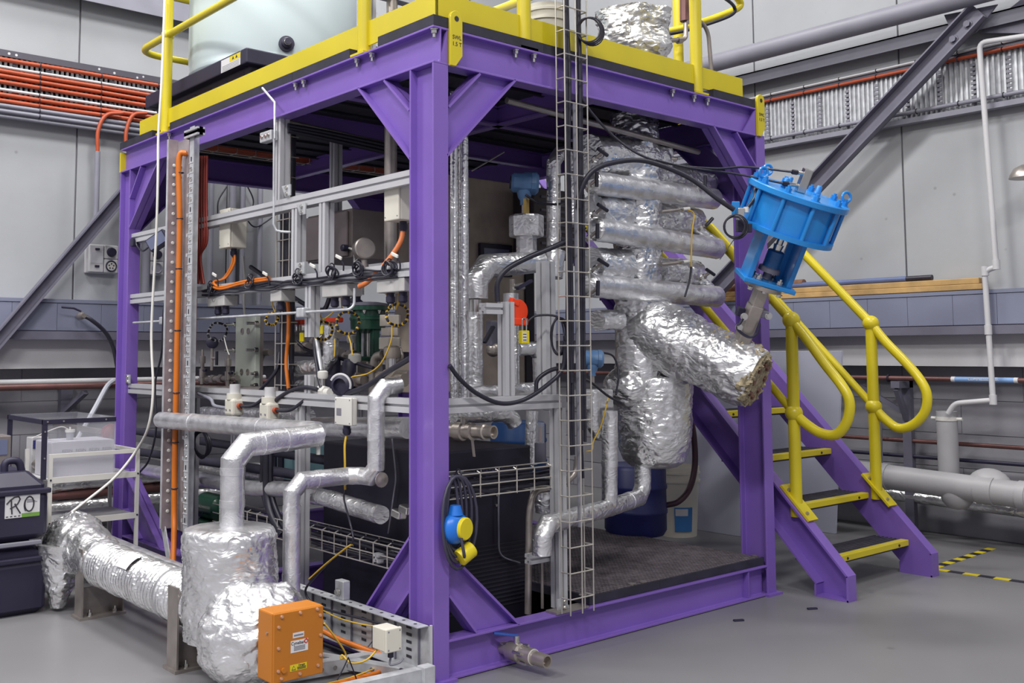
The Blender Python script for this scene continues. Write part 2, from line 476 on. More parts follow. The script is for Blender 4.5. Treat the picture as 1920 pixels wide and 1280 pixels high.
# unseen hall roof on purlins, added to darken foil reflections and block overhead ambient
rf = struct(MB().box((-9, -9, 7.0), (WXL+0.3, WYL+0.3, 7.1)).build('unseen_ceiling', mat('unseen_roof_sheeting', '6d6e76', .6, .1, .1, 2), smooth=0))
pm_ = mesh_of(MB().box((-9, -.05, 6.8), (WXL+.2, .05, 7.0)), 'unseen_purlin', DKSTEEL, 0)
for k in range(8): inst(pm_, 'unseen_purlin', (0, -8.2+k*1.7, 0), rf)

# skirting trunking along both walls, lid by lid
def trunk(axis, z0, z1, v0, v1, face, name, lab, lids):
    t = thing(name, lab, 'trunking', (WX, 0, z0) if axis == 'y' else (0, WY, z0))
    d = 0.13
    def bx(a, b, c, e, zz0, zz1):
        return MB().box((face-e, a, zz0), (face-c, b, zz1)) if axis == 'y' else MB().box((a, face-e, zz0), (b, face-c, zz1))
    bx(v0, v1, 0, d-0.012, z0, z1).build('body', DUCTG, t, smooth=0)
    e = [v0]+lids+[v1]
    for a, b in zip(e[:-1], e[1:]):
        bx(a+0.0008, b-0.0008, d-0.012, d, z0+0.06, z1-0.028).build('lid', DUCTG, t, smooth=0, bevel=0.002)
    bx(v0, v1, d-0.012, d+0.004, z1-0.024, z1).build('top_lip', DUCTG, t, smooth=0)
    bx(v0, v1, d-0.012, d+0.012, z0, z0+0.055).build('bottom_lip', DKSTEEL, t, smooth=0)
    return t
zr1 = at(1800, 545, 'x', WX-0.13).z; zr0 = at(1860, 626, 'x', WX-0.13).z
zl1 = at(60, 559, 'y', WY-0.13).z; zl0 = at(60, 636, 'y', WY-0.13).z
lidr = sorted(at(p, 600, 'x', WX-0.13).y for p in (1488, 1556, 1627, 1702, 1787, 1870))
trunk('y', zr0, zr1, -4.5, WY-0.13, WX, 'wall_trunking', 'grey skirting trunking with flat lids along the right wall under the timber planks', lidr+[1.6, 1.95, 2.3])
lidl = sorted(at(p, 600, 'y', WY-0.13).x for p in (22, 107, 190, 270, 345, 430, 520))
trunk('x', zl0, zl1, -4.5, WX-0.13, WY, 'wall_trunking', 'grey skirting trunking with flat lids along the left wall behind the diagonal brace', lidl)
# off-white sill band under the trunking
for nm, lo, hi in (('trim_1', (WX-0.03, -9, ZS), (WX, WY, zr0)), ('trim_2', (-9, WY-0.03, ZS), (WX-0.03, WY, zl0))):
    struct(MB().box(lo, hi).build(nm, STRIPW, smooth=0))

# ---------------------------------------------------------------- right wall: cable tray, cables, pipes
def ribbed(axis, v0, v1, z0, z1, face, sgn=-1):
    """corrugated tray bed, one sheet with upright ribs"""
    mb = MB(); p = 0.034; k = int((v1-v0)/p)
    prof = []
    for i in range(k):
        a = v0+i*p
        prof += [(a, 0), (a+p*0.45, 0), (a+p*0.55, 0.014), (a+p*0.95, 0.014)]
    prof.append((v1, 0))
    def pt(a, d, z): return (face-d, a, z) if axis == 'y' else (a, face-d, z)
    rings = [[V(pt(a, d, z)) for a, d in prof] for z in (z0, z1)]
    mb.quadloop(rings, closed=False)
    return mb
HOLE = bpy.data.materials.new('perforated_tray_lip'); HOLE.use_nodes = True
_nt = HOLE.node_tree; _b = _nt.nodes['Principled BSDF']
_tc = _nt.nodes.new('ShaderNodeTexCoord'); _v = _nt.nodes.new('ShaderNodeTexVoronoi'); _v.inputs['Scale'].default_value = 18
_v.inputs['Randomness'].default_value = 0.35
_r = _nt.nodes.new('ShaderNodeValToRGB'); _r.color_ramp.elements[0].position = 0.16; _r.color_ramp.elements[1].position = 0.2
_r.color_ramp.elements[0].color = (0.6, 0.6, 0.62, 1); _r.color_ramp.elements[1].color = (0.09, 0.085, 0.11, 1)
_nt.links.new(_tc.outputs['Object'], _v.inputs['Vector']); _nt.links.new(_v.outputs['Distance'], _r.inputs[0]); _nt.links.new(_r.outputs[0], _b.inputs['Base Color'])
_b.inputs['Metallic'].default_value = 0.4; _b.inputs['Roughness'].default_value = 0.5

def wall_tray(axis, z0, z1, v0, v1, face, lab):
    face -= 0.024
    t = thing('cable_tray', lab, 'cable tray', (face, 0, z0) if axis == 'y' else (0, face, z0))
    ribbed(axis, v0, v1, z0, z1-0.03, face-0.02).build('ribbed_bed', GALV, t, smooth=30)
    def bx(a, b, d0, d1, zz0, zz1):
        return MB().box((face-d1, a, zz0), (face-d0, b, zz1)) if axis == 'y' else MB().box((a, face-d1, zz0), (b, face-d0, zz1))
    bx(v0, v1, 0, 0.02, z0, z1-0.01).build('back', GALV, t, smooth=0)
    bx(v0, v1, 0.01, 0.045, z1-0.045, z1).build('perforated_lip', HOLE, t, smooth=0)
    bx(v0, v1, 0.01, 0.07, z0-0.035, z0).build('bottom_lip', GREYC, t, smooth=0)
    # slotted uprights of the tray bed
    sl = MB()
    for i in range(9):
        for a in (-0.016, 0.016): pass
    n = int((v1-v0)/0.22)
    hz = (z1-z0)
    sm = MB()
    m = 9
    for j in range(m):
        zz = z0+0.03+(hz-0.1)*j/m
        if axis == 'y': sm.box((-0.003, 0, zz), (0.003, 0.03, zz+0.018))
        else: sm.box((0, -0.003, zz), (0.03, 0.003, zz+0.018))
    me = mesh_of(sm, 'slotted_upright', GREYPIPE, 0)
    for i in range(n):
        a = v0+0.1+i*0.22
        inst(me, 'slotted_upright', (face-0.036, a, 0) if axis == 'y' else (a, face-0.036, 0), t)
    return t
zt1 = at(1440, 183, 'x', WX-0.03).z; zt0 = at(1440, 273, 'x', WX-0.03).z
wall_tray('y', zt0, zt1, -3.6, 2.6, WX, 'galvanised ribbed cable tray on the right wall above the diagonal brace')
def wall_run(axis, name, lab, cat, z, v0, v1, r, off, m, ties=0.0, group=None, wob=0.0):
    f = (WX if axis == 'y' else WY)-0.022
    pts = []
    k = 30 if wob else 2
    for i in range(k):
        a = v0+(v1-v0)*i/(k-1); dz = wob*noise.noise(V((a*1.7, z*9, 0)))
        pts.append((f-off, a, z+dz) if axis == 'y' else (a, f-off, z+dz))
    o = MB().tube(pts, r, 8).build(name, m, smooth=60); tag(o, lab, cat, group)
    if ties:
        tm = mesh_of(MB().torus((0, 0, 0), (0, 1, 0) if axis == 'y' else (1, 0, 0), r*1.15, 0.0035, 12, 5), 'cable_tie', RUBBER)
        a = v0+ties*0.5
        while a < v1:
            inst(tm, 'cable_tie', (f-off, a, z) if axis == 'y' else (a, f-off, z), o); a += ties
    return o
wall_run('y', 'orange_cable', 'single orange cable tied across the top of the right wall tray', 'cable', at(1440, 191, 'x', WX-.05).z, -3.6, 2.6, 0.013, 0.06, ORANGE, 0.28)
wall_run('y', 'white_cable', 'thin white cable tied above the orange one on the right wall tray', 'cable', at(1440, 180, 'x', WX-.05).z, -3.6, 2.6, 0.008, 0.06, STRIPW, 0.28)
wall_run('y', 'grey_conduit', 'grey conduit along the lower edge of the right wall tray', 'conduit', at(1440, 263, 'x', WX-.05).z, -3.6, 2.6, 0.015, 0.07, GREYC, 0.28)
# large round grey pipe and the steel ledge below it
p0 = at(1340, 118, 'x', 4.12); p1 = at(1900, -4, 'x', 4.12)
tag(MB().cyl((4.12, -4.0, p0.z), (4.12, 3.3, p0.z), 0.068, n=24).build('steel_pipe', GREYPIPE), 'thick round grey pipe running along the top of the right wall', 'pipe')
zg = at(1560, 108, 'x', WX-0.12).z
g = thing('wall_girt', 'grey folded steel girt fixed on the right wall under the thick pipe', 'girt', (WX, 0, zg))
MB().box((WX-0.12, -9, zg-0.05), (WX-0.11, WY-.14, zg+0.04)).build('front_flange', GREYC, g, smooth=0)
MB().box((WX-0.12, -9, zg+0.03), (WX, WY-.14, zg+0.04)).build('top_flange', GREYC, g, smooth=0)
zg2 = at(60, -35, 'y', WY-0.12).z
g = thing('wall_girt', 'grey folded steel girt fixed on the left wall behind the tank', 'girt', (0, WY, zg2))
MB().box((-9, WY-0.12, zg2-0.05), (WX-0.13, WY-0.11, zg2+0.1)).build('front_flange', GREYC, g, smooth=0)
MB().box((-9, WY-0.12, zg2+0.09), (WX-0.13, WY, zg2+0.1)).build('top_flange', GREYC, g, smooth=0)

def brace(name, a, b, w, lab, leg=(0, 0, 1), bolts=True):
    t = thing(name, lab, 'brace', a)
    a, b = V(a), V(b); d = (b-a).normalized()
    if abs(d.y) > abs(d.x): nrm = V((1, 0, 0))
    else: nrm = V((0, 1, 0))
    sd = d.cross(nrm).normalized()
    if sd.z < 0: sd = -sd
    MB().obox((a+b)/2, nrm*0.005, sd*w/2, d*(b-a).length/2).build('web', DKSTEEL, t, smooth=0)
    for s in (1, -1):
        MB().obox((a+b)/2+sd*(w/2-0.005)*s-nrm*0.03, nrm*0.03, sd*0.005, d*(b-a).length/2).build('flange', DKSTEEL, t, smooth=0)
    if bolts:
        for k in (0.1, 0.22):
            hexbolt(MB(), b-d*k-nrm*0.006, -nrm, 0.022, 0.02).build('bolt', DKSTEEL, t)
    return t
brace('diagonal_brace', at(1330, 560, 'x', 4.18), at(1838, 22, 'x', 4.18), 0.13, 'dark grey diagonal channel brace crossing the right wall behind the blue actuator')
brace('diagonal_brace', at(-60, 700, 'y', 3.95), at(330, 245, 'y', 3.95), 0.085, 'dark grey diagonal brace crossing the left wall beside the far column', bolts=False)
# gusset at the top of the right brace
MBg = MB()
q = [at(1770, 28, 'x', 4.2), at(1870, 8, 'x', 4.2), at(1830, 60, 'x', 4.2), at(1790, 75, 'x', 4.2)]
MBg.quadloop([[p+V((dx, 0, 0)) for p in q] for dx in (0, 0.012)])
tag(MBg.build('gusset_plate', DKSTEEL, smooth=0), 'grey steel gusset plate at the top end of the right wall brace', 'gusset')
# dark cover plates in the corner above the downpipe
MBg = MB()
q = [at(1836, 62, 'x', 4.3), at(1925, -10, 'x', 4.3), at(1990, 20, 'x', 4.3), at(1925, 62, 'x', 4.3)]
MBg.quadloop([[p+V((dx, 0, 0)) for p in q] for dx in (0, 0.03)])
tag(MBg.build('cover_plate', DKSTEEL, smooth=0), 'dark steel cover plate in the top right corner above the white pipe', 'plate')

# white downpipe with elbows on the right wall
dp = thing('white_downpipe', 'white plastic downpipe with elbows running down the right wall to the drain', 'pipe', at(1870, 500, 'x', 4.2))
r = 0.017
def dpip(pts, name, m=WHITEC, rr=r): return MB().tube(arc_path(pts, 0.05), rr, 12).build(name, m, dp, smooth=60)
A = lambda x, y, v=4.2: at(x, y, 'x', v)
dpip([A(1960, 62), A(1836, 80), A(1868, 500)], 'upper_pipe', STRIPW)
dpip([A(1868, 500), A(1846, 508), A(1862, 750)], 'middle_pipe', STRIPW)
dpip([A(1862, 750), A(1790, 756), A(1778, 775)], 'lower_pipe', STRIPW)
for p in ((1868, 496), (1847, 508), (1862, 749), (1853, 618)):
    c = A(*p); MB().cyl(c-V((0, 0, 0.03)), c+V((0, 0, 0.03)), r*1.3, n=14).build('elbow', STRIPW, dp)

# timber and tubes lying on the trunking
tz = zr1+0.004
def plank(name, a0, a1, z0, z1, x0, x1, lab, m=WOOD):
    return tag(MB().box((x0, a0, z0), (x1, a1, z1)).build(name, m, smooth=0, bevel=0.004), lab, 'plank')
ye = at(1842, 530, 'x', WX-0.12).y; yi = 1.75
ph = (at(1800, 522, 'x', WX-0.125).z - tz)/2
plank('timber_plank', ye, yi, tz, tz+ph-0.001, WX-0.125, WX-0.03, 'lower pine plank lying on the right wall trunking')
plank('timber_plank', ye+0.02, yi, tz+ph, tz+2*ph, WX-0.12, WX-0.035, 'upper pine plank lying on another plank on the trunking')
zt = tz+2*ph+0.021
bt = thing('blue_tube', 'long blue tube with a black end lying on the pine planks', 'tube', (WX-.07, 0.5, zt))
MB().cyl((WX-0.07, at(1700, 520, 'x', WX-.07).y, zt), (WX-0.07, 1.30, zt), 0.02, n=14).build('tube_body', mat('slate_blue_paint', '5d6a94', 0.5), bt)
MB().cyl((WX-0.07, at(1748, 520, 'x', WX-.07).y, zt), (WX-0.07, at(1700, 520, 'x', WX-.07).y, zt), 0.019, n=14).build('end_grip', RUBBER, bt)
tag(MB().cyl((WX-0.055, at(1508, 535, 'x', WX-.055).y, zt+0.012), (WX-0.055, 1.95, zt+0.012), 0.032, n=14).build('round_pole', BROWNW), 'short brown timber pole lying on the pine planks behind the stair', 'pole')

# pipes in the recess below the panels, right wall
XP = 4.46
def zof(px, py, v=XP): return at(px, py, 'x', v).z
cp = thing('copper_pipe', 'brown pipe with a blue label high in the recess of the right wall', 'pipe', (XP, 0, 1))
zc = zof(1800, 711, 4.3)
MB().cyl((4.3, -3.8, zc), (4.3, 3.6, zc), 0.016, n=12).build('pipe', BROWNP, cp)
lb0, lb1 = at(1788, 711, 'x', 4.3).y, at(1906, 714, 'x', 4.3).y
MB().cyl((4.3, lb1, zc), (4.3, lb0, zc), 0.0175, n=12).build('pipe_label', SKYL, cp)
text('COMPRESSED AIR', 'lettering', (4.3-0.0182, (lb0+lb1)/2, zc+0.002), (0, -1, 0), (0, 0, 1), 0.024, PAPER, cp)
for k in (lb0, lb1): MB().cyl((4.3, k-0.012, zc), (4.3, k+0.012, zc), 0.018, n=12).build('label_end', PAPER, cp)
for px in (1666,):
    yy = at(px, 705, 'x', 4.3).y
    MB().torus((4.3, yy, zc), (0, 1, 0), 0.022, 0.006, 16, 6).build('pipe_clamp', RUBBER, cp)
z2 = zof(1800, 832, 4.42)
tag(MB().cyl((4.42, -3.8, z2), (4.42, 1.4, z2+0.0), 0.014, n=12).build('brown_pipe', BROWNP), 'thin brown pipe running low along the blockwork behind the drain', 'pipe')
MB2 = MB().box((4.40, at(1594, 818, 'x', 4.4).y, z2-0.016), (4.402, at(1576, 818, 'x', 4.4).y, z2+0.016))
z3 = zof(1800, 862, 4.42)
tag(MB().cyl((4.42, -3.8, z3), (4.42, 1.4, z3), 0.013, n=12).build('dark_pipe', BLACK), 'thin dark pipe running just below the brown one behind the drain', 'pipe')
# bracket carrying the pipes
yb = at(1704, 760, 'x', 4.44).y
bk = thing('pipe_bracket', 'grey steel wall bracket with a strut carrying the brown pipe behind the stair rail', 'bracket', (4.5, yb, 0))
MB().box((4.40, yb-0.03, 0.02), (4.45, yb+0.03, zc-0.02)).build('post', DKSTEEL, bk, smooth=0)
MB().box((4.26, yb-0.03, zc-0.065), (4.45, yb+0.03, zc-0.02)).build('arm', DKSTEEL, bk, smooth=0)
MB().bar((4.28, yb, zc-0.07), (4.41, yb, zc-0.28), 0.04, 0.03, (0, 1, 0)).build('strut', DKSTEEL, bk, smooth=0)
MB().bar((4.36, yb+0.30, zc-0.06), (4.42, yb-0.02, zc-0.26), 0.035, 0.03).build('side_strut', DKSTEEL, bk, smooth=0)
tag(MB().cyl((4.38, at(1652, 800, 'x', 4.38).y, z3-0.12), (4.38, at(1650, 730, 'x', 4.38).y, zc-0.05), 0.006, n=8).build('hanger_rod', DKSTEEL), 'thin steel hanger rod beside the wall bracket behind the stair', 'rod')
# large grey drain pipe along the wall with a trap and an upright
XD = 4.15
dr = thing('drain_pipe', 'large grey plastic drain pipe with an upright funnel and a trap along the right wall', 'pipe', at(1770, 1000, 'x', XD))
pA, pB = at(1610, 886, 'x', XD), at(1900, 926, 'x', XD)
sl_ = (pB-pA)/(pB.y-pA.y)
def on_main(y): return pA+sl_*(y-pA.y)
MB().cyl(on_main(-2.6), on_main(pA.y+0.8), 0.08, n=28).build('main_pipe', PVC, dr)
XU = XD+0.15
yv = at(1779, 880, 'x', XU).y
zv = at(1777, 765, 'x', XU).z
zb = on_main(yv).z-0.02
MB().lathe((XU, yv, zb), (0, 0, 1), [(0.064, 0), (0.064, zv-zb-0.02), (0.055, zv-zb-0.02), (0.055, zv-zb-0.1)], 28).build('funnel_upright', PVC, dr)
zc_ = at(1785, 785, 'x', XU).z
MB().cyl((XU, yv, zc_-.012), (XU, yv, zc_+.012), 0.068, n=28).build('pipe_clip', WHITEC, dr)
for s_ in (-1, 1): MB().cyl((XU, yv+s_*.066, zc_), (XU, yv+s_*.1, zc_), 0.011, n=8).build('clip_bolt', WHITEC, dr)
for px, w_ in ((1649, 0.05), (1838, 0.10), (1908, 0.05)):
    yy = at(px, 900, 'x', XD-.08).y; c_ = on_main(yy); d_ = sl_.normalized()
    MB().cyl(c_-d_*w_/2, c_+d_*w_/2, 0.087, n=28).build('pipe_collar', PVC, dr)
yt = at(1855, 900, 'x', XD+.06).y
MB().sphere(on_main(yt)+V((.06, 0, .02)), 0.11, 12, (1, 1.2, 1)).build('branch_fitting', PVC, dr, smooth=60)
yq = at(1795, 930, 'x', XD+.03).y
MB().lathe(on_main(yq)+V((.03, 0, -.03)), (0, 0, -1), [(0.10, 0), (0.10, 0.03), (0.088, 0.07), (0.055, 0.11), (0.005, 0.12)], 28).build('trap_bowl', PVC, dr)
f0, f1 = at(1900, 955, 'x', 4.44), at(1655, 923, 'x', 4.44)
fd = (f1-f0)/(f1.y-f0.y)
tag(MB().tube([f0+fd*(-2.6-f0.y), f0+fd*(1.3-f0.y)], 0.042, 20, sub=0.03, disp=wrinkle(0.006, 16)).build('foil_pipe', FOIL), 'low foil wrapped pipe behind the large drain pipe on the right wall', 'pipe')
# lamp shade at the right edge of the picture
c = at(1925, 318, 'x', 4.1)
lm = thing('wall_lamp', 'dull metal lamp shade at the right edge beside the white downpipe', 'lamp', c)
MB().lathe(c, (0, 0, 1), [(0.10, -0.05), (0.095, -0.03), (0.07, 0.01), (0.03, 0.03)], 24).build('shade', STEEL, lm)
MB().cyl(c+V((0, 0, 0.03)), (WX, c.y, c.z+0.03), 0.012).build('arm', STEEL, lm)

# ---------------------------------------------------------------- left wall: tray, cables, conduits
zt1 = at(100, 112, 'y', WY-0.03).z; zt0 = at(100, 218, 'y', WY-0.03).z
wall_tray('x', zt0, zt1, -3.8, 3.4, WY, 'galvanised ribbed cable tray on the left wall packed with orange cables')
rows = [('o', 120), ('w', 134), ('o', 142), ('o', 152), ('o', 163), ('w', 176), ('o', 186), ('o', 197)]
oc = ['topmost', 'second', 'third', 'fourth', 'fifth', 'lowest']
k = 0; kw = 0
for kind, py in rows:
    z = at(50, py, 'y', WY-0.06).z
    if kind == 'o':
        wall_run('x', 'orange_cable', f'{oc[k]} orange cable tied along the left wall tray', 'cable', z, -3.8, 3.4, 0.016, 0.06, ORANGE, 0.42, 'orange cables on the left wall tray', 0.008); k += 1
    else:
        wall_run('x', 'white_cable', ['upper', 'lower'][kw]+' white cable tied between the orange cables on the left wall tray', 'cable', z, -3.8, 3.4, 0.011, 0.058, STRIPW, 0.42, 'white cables on the left wall tray', 0.004); kw += 1
for lab, py in (('upper', 206), ('lower', 216)):
    wall_run('x', 'grey_conduit', lab+' grey conduit below the cables of the left wall tray', 'conduit', at(50, py, 'y', WY-.07).z, -3.8, 3.4, 0.015, 0.075, GREYC, 0.42, 'grey conduits on the left wall')
wall_run('x', 'grey_conduit', 'grey conduit running along the underside of the left wall tray', 'conduit', at(50, 226, 'y', WY-.05).z, -3.8, 3.4, 0.013, 0.06, GREYC)
for px0, px1, lab in ((184, 230, 'left'), (237, 275, 'right')):
    yv = WY-0.125; r = 0.016
    t = thing('cable_drop', lab+' orange cable dropping from the left wall tray into a grey conduit', 'cable', at(px0, 540, 'y', yv))
    MB().tube(smooth_path([at(px1, 212, 'y', yv), at((px0*2+px1)/3, 216, 'y', yv), at(px0, 245, 'y', yv), at(px0-1, 284, 'y', yv)]), r*0.9, 8).build('orange_sheath', ORANGE, t, smooth=60)
    a = at(px0-1, 284, 'y', yv); MB().cyl(a, (a.x, a.y, zl1+0.5 if lab == 'left' else zl1+0.2), r*1.2, n=12).build('conduit', GREYC, t)

# sockets on the left wall
def socket(px, py, lab, wide):
    c = at(px, py, 'y', WY-0.05); z = c.z; x_ = c.x
    t = thing('power_outlet', lab, 'socket', c)
    hh = 0.205
    wdt = 0.225 if wide else 0.115
    MB().box((x_, WY-0.03, z-hh), (x_+wdt, WY, z)).build('back_box', STRIPW, t, smooth=0, bevel=0.006)
    x0 = x_+(0.122 if wide else 0.008)
    if wide:
        MB().box((x_+0.016, WY-0.06, z-hh+.006), (x_+0.118, WY-0.03, z-0.006)).build('cover', STRIPW, t, smooth=0, bevel=0.006)
        MB().box((x_+0.026, WY-0.066, z-0.135), (x_+0.108, WY-0.06, z-0.055)).build('window', GLASSY, t, smooth=0)
        for zz in (.03, .15): MB().box((x_+0.055, WY-0.068, z-zz-.014), (x_+0.085, WY-0.06, z-zz)).build('latch', BLACK, t, smooth=0)
    MB().box((x0, WY-0.06, z-0.1), (x0+0.098, WY-0.03, z-0.006)).build('switch_body', STRIPW, t, smooth=0, bevel=0.005)
    MB().cyl((x0+0.049, WY-0.06, z-0.053), (x0+0.049, WY-0.085, z-0.053), 0.034, 0.028, 20).build('switch_knob', BLACK, t)
    MB().box((x0, WY-0.06, z-hh+.006), (x0+0.098, WY-0.03, z-0.104)).build('socket_body', STRIPW, t, smooth=0, bevel=0.005)
    cc = V((x0+0.049, WY-0.064, z-0.152))
    MB().torus(cc, (0, 1, 0), 0.036, 0.005, 24, 8).build('socket_ring', BLACK if wide else GREYC, t)
    MB().cyl(cc, cc+V((0, 0.004, 0)), 0.031, n=24).build('socket_face', WHITEC if wide else GREYC, t)
    if wide:
        for a in range(5):
            d = V((math.cos(a*1.256+0.3)*0.017, -0.001, math.sin(a*1.256+0.3)*0.017))
            MB().cyl(cc+d, cc+d+V((0, -0.003, 0)), 0.005, n=10).build('pin_hole', INK, t)
socket(163, 456, 'grey industrial switched socket with a round pin plate on the left wall', True)
socket(280, 463, 'grey rotary switch and blank socket beside the far purple column', False)
# conduits on the left wall seen through the frame
for i, (px, r, m) in enumerate([(396, .02, GREYC), (436, .028, GREYC), (455, .022, GREYC), (488, .02, GREYC), (275, .03, GREYC)]):
    a = at(px, 400, 'y', WY-0.04)
    tag(MB().cyl((a.x, a.y, zl1+0.01), (a.x, a.y, 3.05), r, n=14).build('wall_conduit', m), ['leftmost', 'thick second', 'third', 'rightmost', 'far left'][i]+' grey conduit rising up the left wall'+(' beside the far column' if i == 4 else ' behind the machine'), 'conduit', 'conduits rising up the left wall')
for i, pts in enumerate([[(462, 345), (475, 375), (470, 400)], [(425, 350), (410, 375), (408, 400)], [(458, 405), (480, 425), (520, 400), (545, 380)]]):
    cable('slack_cable', [at(x, y, 'y', WY-0.06) for x, y in pts], 0.006, RUBBER, ['thin black cable sagging right of the thick wall conduit', 'thin black cable hanging left of the thick wall conduit', 'thin black cable looping across the wall conduits'][i])
# tap with a black hose on the trunking
c = at(150, 592, 'y', WY-0.2)
t = thing('wall_tap', 'small metal wall tap with a black hose on the left wall trunking', 'tap', c)
MB().lathe(c+V((0, .06, 0)), (0, -1, 0), [(0.012, 0), (0.012, 0.05), (0.024, 0.06), (0.024, 0.1), (0.016, 0.11), (0.016, 0.14)], 14).build('tap_body', STEEL, t)
MB().tube([c+V((0, -.02, 0.03)), c+V((-0.05, -.02, 0.05)), c+V((-0.13, -.02, 0.055))], 0.007, 8).build('lever', BLACK, t)
MB().tube(smooth_path([c+V((0.02, -.02, -0.0)), at(172, 600, 'y', WY-.24), at(197, 622, 'y', WY-.24), at(212, 650, 'y', WY-.24), at(220, 690, 'y', WY-.24)]), 0.014, 8).build('hose', RUBBER, t, smooth=60)
# pipes in the recess, left wall
for i, (py, r, m, nm, lab) in enumerate([(716, 0.02, STRIPW, 'white_pipe', 'white pipe running along the left wall recess above the brown pipe'), (725, 0.022, BROWNP, 'brown_pipe', 'brown pipe running along the left wall recess above the black frame')]):
    a = at(60, py, 'y', 4.0); tag(MB().cyl((-4.5, a.y-i*0.05, a.z), (1.5, a.y-i*0.05, a.z), r, n=12).build(nm, m), lab, 'pipe')
a = at(125, 760, 'y', 4.2)
t = thing('pipe_bracket', 'dark steel bracket with a diagonal strut on the left wall below the brown pipe', 'bracket', a)
MB().box((a.x-0.04, 4.2, 0.02), (a.x+0.04, 4.26, 1.04)).build('post', DKSTEEL, t, smooth=0)
MB().bar(at(122, 770, 'y', 4.15), at(160, 735, 'y', 4.0), 0.05, 0.03).build('strut', DKSTEEL, t, smooth=0)
tag(MB().tube(smooth_path([at(214, 712, 'y', 3.9), at(200, 725, 'y', 3.9), at(178, 765, 'y', 3.85), at(150, 815, 'y', 3.8), at(130, 850, 'y', 3.7)]), 0.017, 8).build('clear_hose', mat('clear_braided_hose', 'c9cbd6', 0.25)), 'clear hose sloping down the left wall into the boxed frame', 'hose')

# lagged pipes low in the left recess seen under the rack
for i, (py, r, m, lab) in enumerate([(905, .045, FOIL, 'upper foil wrapped pipe low on the left wall behind the rack'), (926, .03, BROWNP, 'brown ribbed pipe low on the left wall between two foil pipes'), (948, .045, FOIL, 'lower foil wrapped pipe low on the left wall behind the rack')]):
    a = at(150, py, 'y', 4.1)
    tag(MB().tube([(-3.5, 4.1, a.z), (1.6, 4.1, a.z)], r, 20, sub=.02, disp=wrinkle(.008, 16, py) if m is FOIL else (lambda p: .003*math.sin(p.x*300))).build('foil_pipe' if m is FOIL else 'ribbed_pipe', m, smooth=60), lab, 'pipe')
# ================================================================ purple steel frame
H, B, D, HB = 2.5, 0.075, 0.155, 0.149
X1 = 2.2221; Y1 = 3.15
fr = thing('machine_stand', 'tall purple painted steel frame of I-beams standing around the whole machine', 'frame', (0, 0, 0))
xc = [B/2, X1-B/2]; yc = [D/2, Y1-D/2]
for x in xc:
    for y in yc:
        ibeam(MB(), (x, y, 0), (x, y, H-HB), (0, 1, 0), D, B).build('column', PURPLE, fr, smooth=0, bevel=0.002)
        MB().box((x-0.06, y-0.10, 0.0), (x+0.06, y+0.10, 0.012)).build('base_plate', PURPLE, fr, smooth=0)
for x in xc:
    ibeam(MB(), (x, 0, H-HB/2), (x, Y1, H-HB/2), (0, 0, 1), HB, B).build('top_beam', PURPLE, fr, smooth=0, bevel=0.002)
    ibeam(MB(), (x, D, HB/2+.003), (x, Y1-D, HB/2+.003), (0, 0, 1), HB, B).build('base_beam', PURPLE, fr, smooth=0, bevel=0.002)
for y in (B/2, Y1-B/2):
    ibeam(MB(), (B, y, H-HB/2), (X1-B, y, H-HB/2), (0, 0, 1), HB, B).build('top_beam', PURPLE, fr, smooth=0, bevel=0.002)
    ibeam(MB(), (B, y, HB/2+.003), (X1-B, y, HB/2+.003), (0, 0, 1), HB, B).build('base_beam', PURPLE, fr, smooth=0, bevel=0.002)
# joists below the deck
for y in (0.85, 1.6):
    ibeam(MB(), (B, y, H-0.05), (X1-B, y, H-0.05), (0, 0, 1), 0.1, 0.05).build('joist', PURPLE, fr, smooth=0)
ibeam(MB(), (1.1, B, H-0.05), (1.1, Y1-B, H-0.05), (0, 0, 1), 0.1, 0.05).build('joist', PURPLE, fr, smooth=0)
ibeam(MB(), (B, 1.55, HB/2), (X1-B, 1.55, HB/2), (0, 0, 1), HB, B).build('base_joist', PURPLE, fr, smooth=0)
# end plates in the beam ends at the near and right corners
def plate(pts, th, axis=1):
    mb = MB(); d = V((0, th, 0)) if axis == 1 else V((th, 0, 0))
    return mb.quadloop([[V(p) for p in pts], [V(p)+d for p in pts]])
plate([(B*0.93, 0.002, H-.01), (B, 0.002, H-.01), (B, 0.002, H-HB+.01), (B*0.42, 0.002, H-HB+.01)], 0.01).build('end_plate', PURPLE, fr, smooth=0)
MB().box((B-.006, 0.004, H-HB+.01), (B, B, H-.01)).build('end_plate', PURPLE, fr, smooth=0)
MB().box((X1-B-.0, 0.004, H-HB+.01), (X1-B+.006, B, H-.01)).build('end_plate', PURPLE, fr, smooth=0)
plate([(X1-B*2.2, 0.02, H-HB+.01), (X1-B, 0.002, H-.01), (X1-B, 0.002, H-HB+.01)], 0.008).build('end_plate', PURPLE, fr, smooth=0)
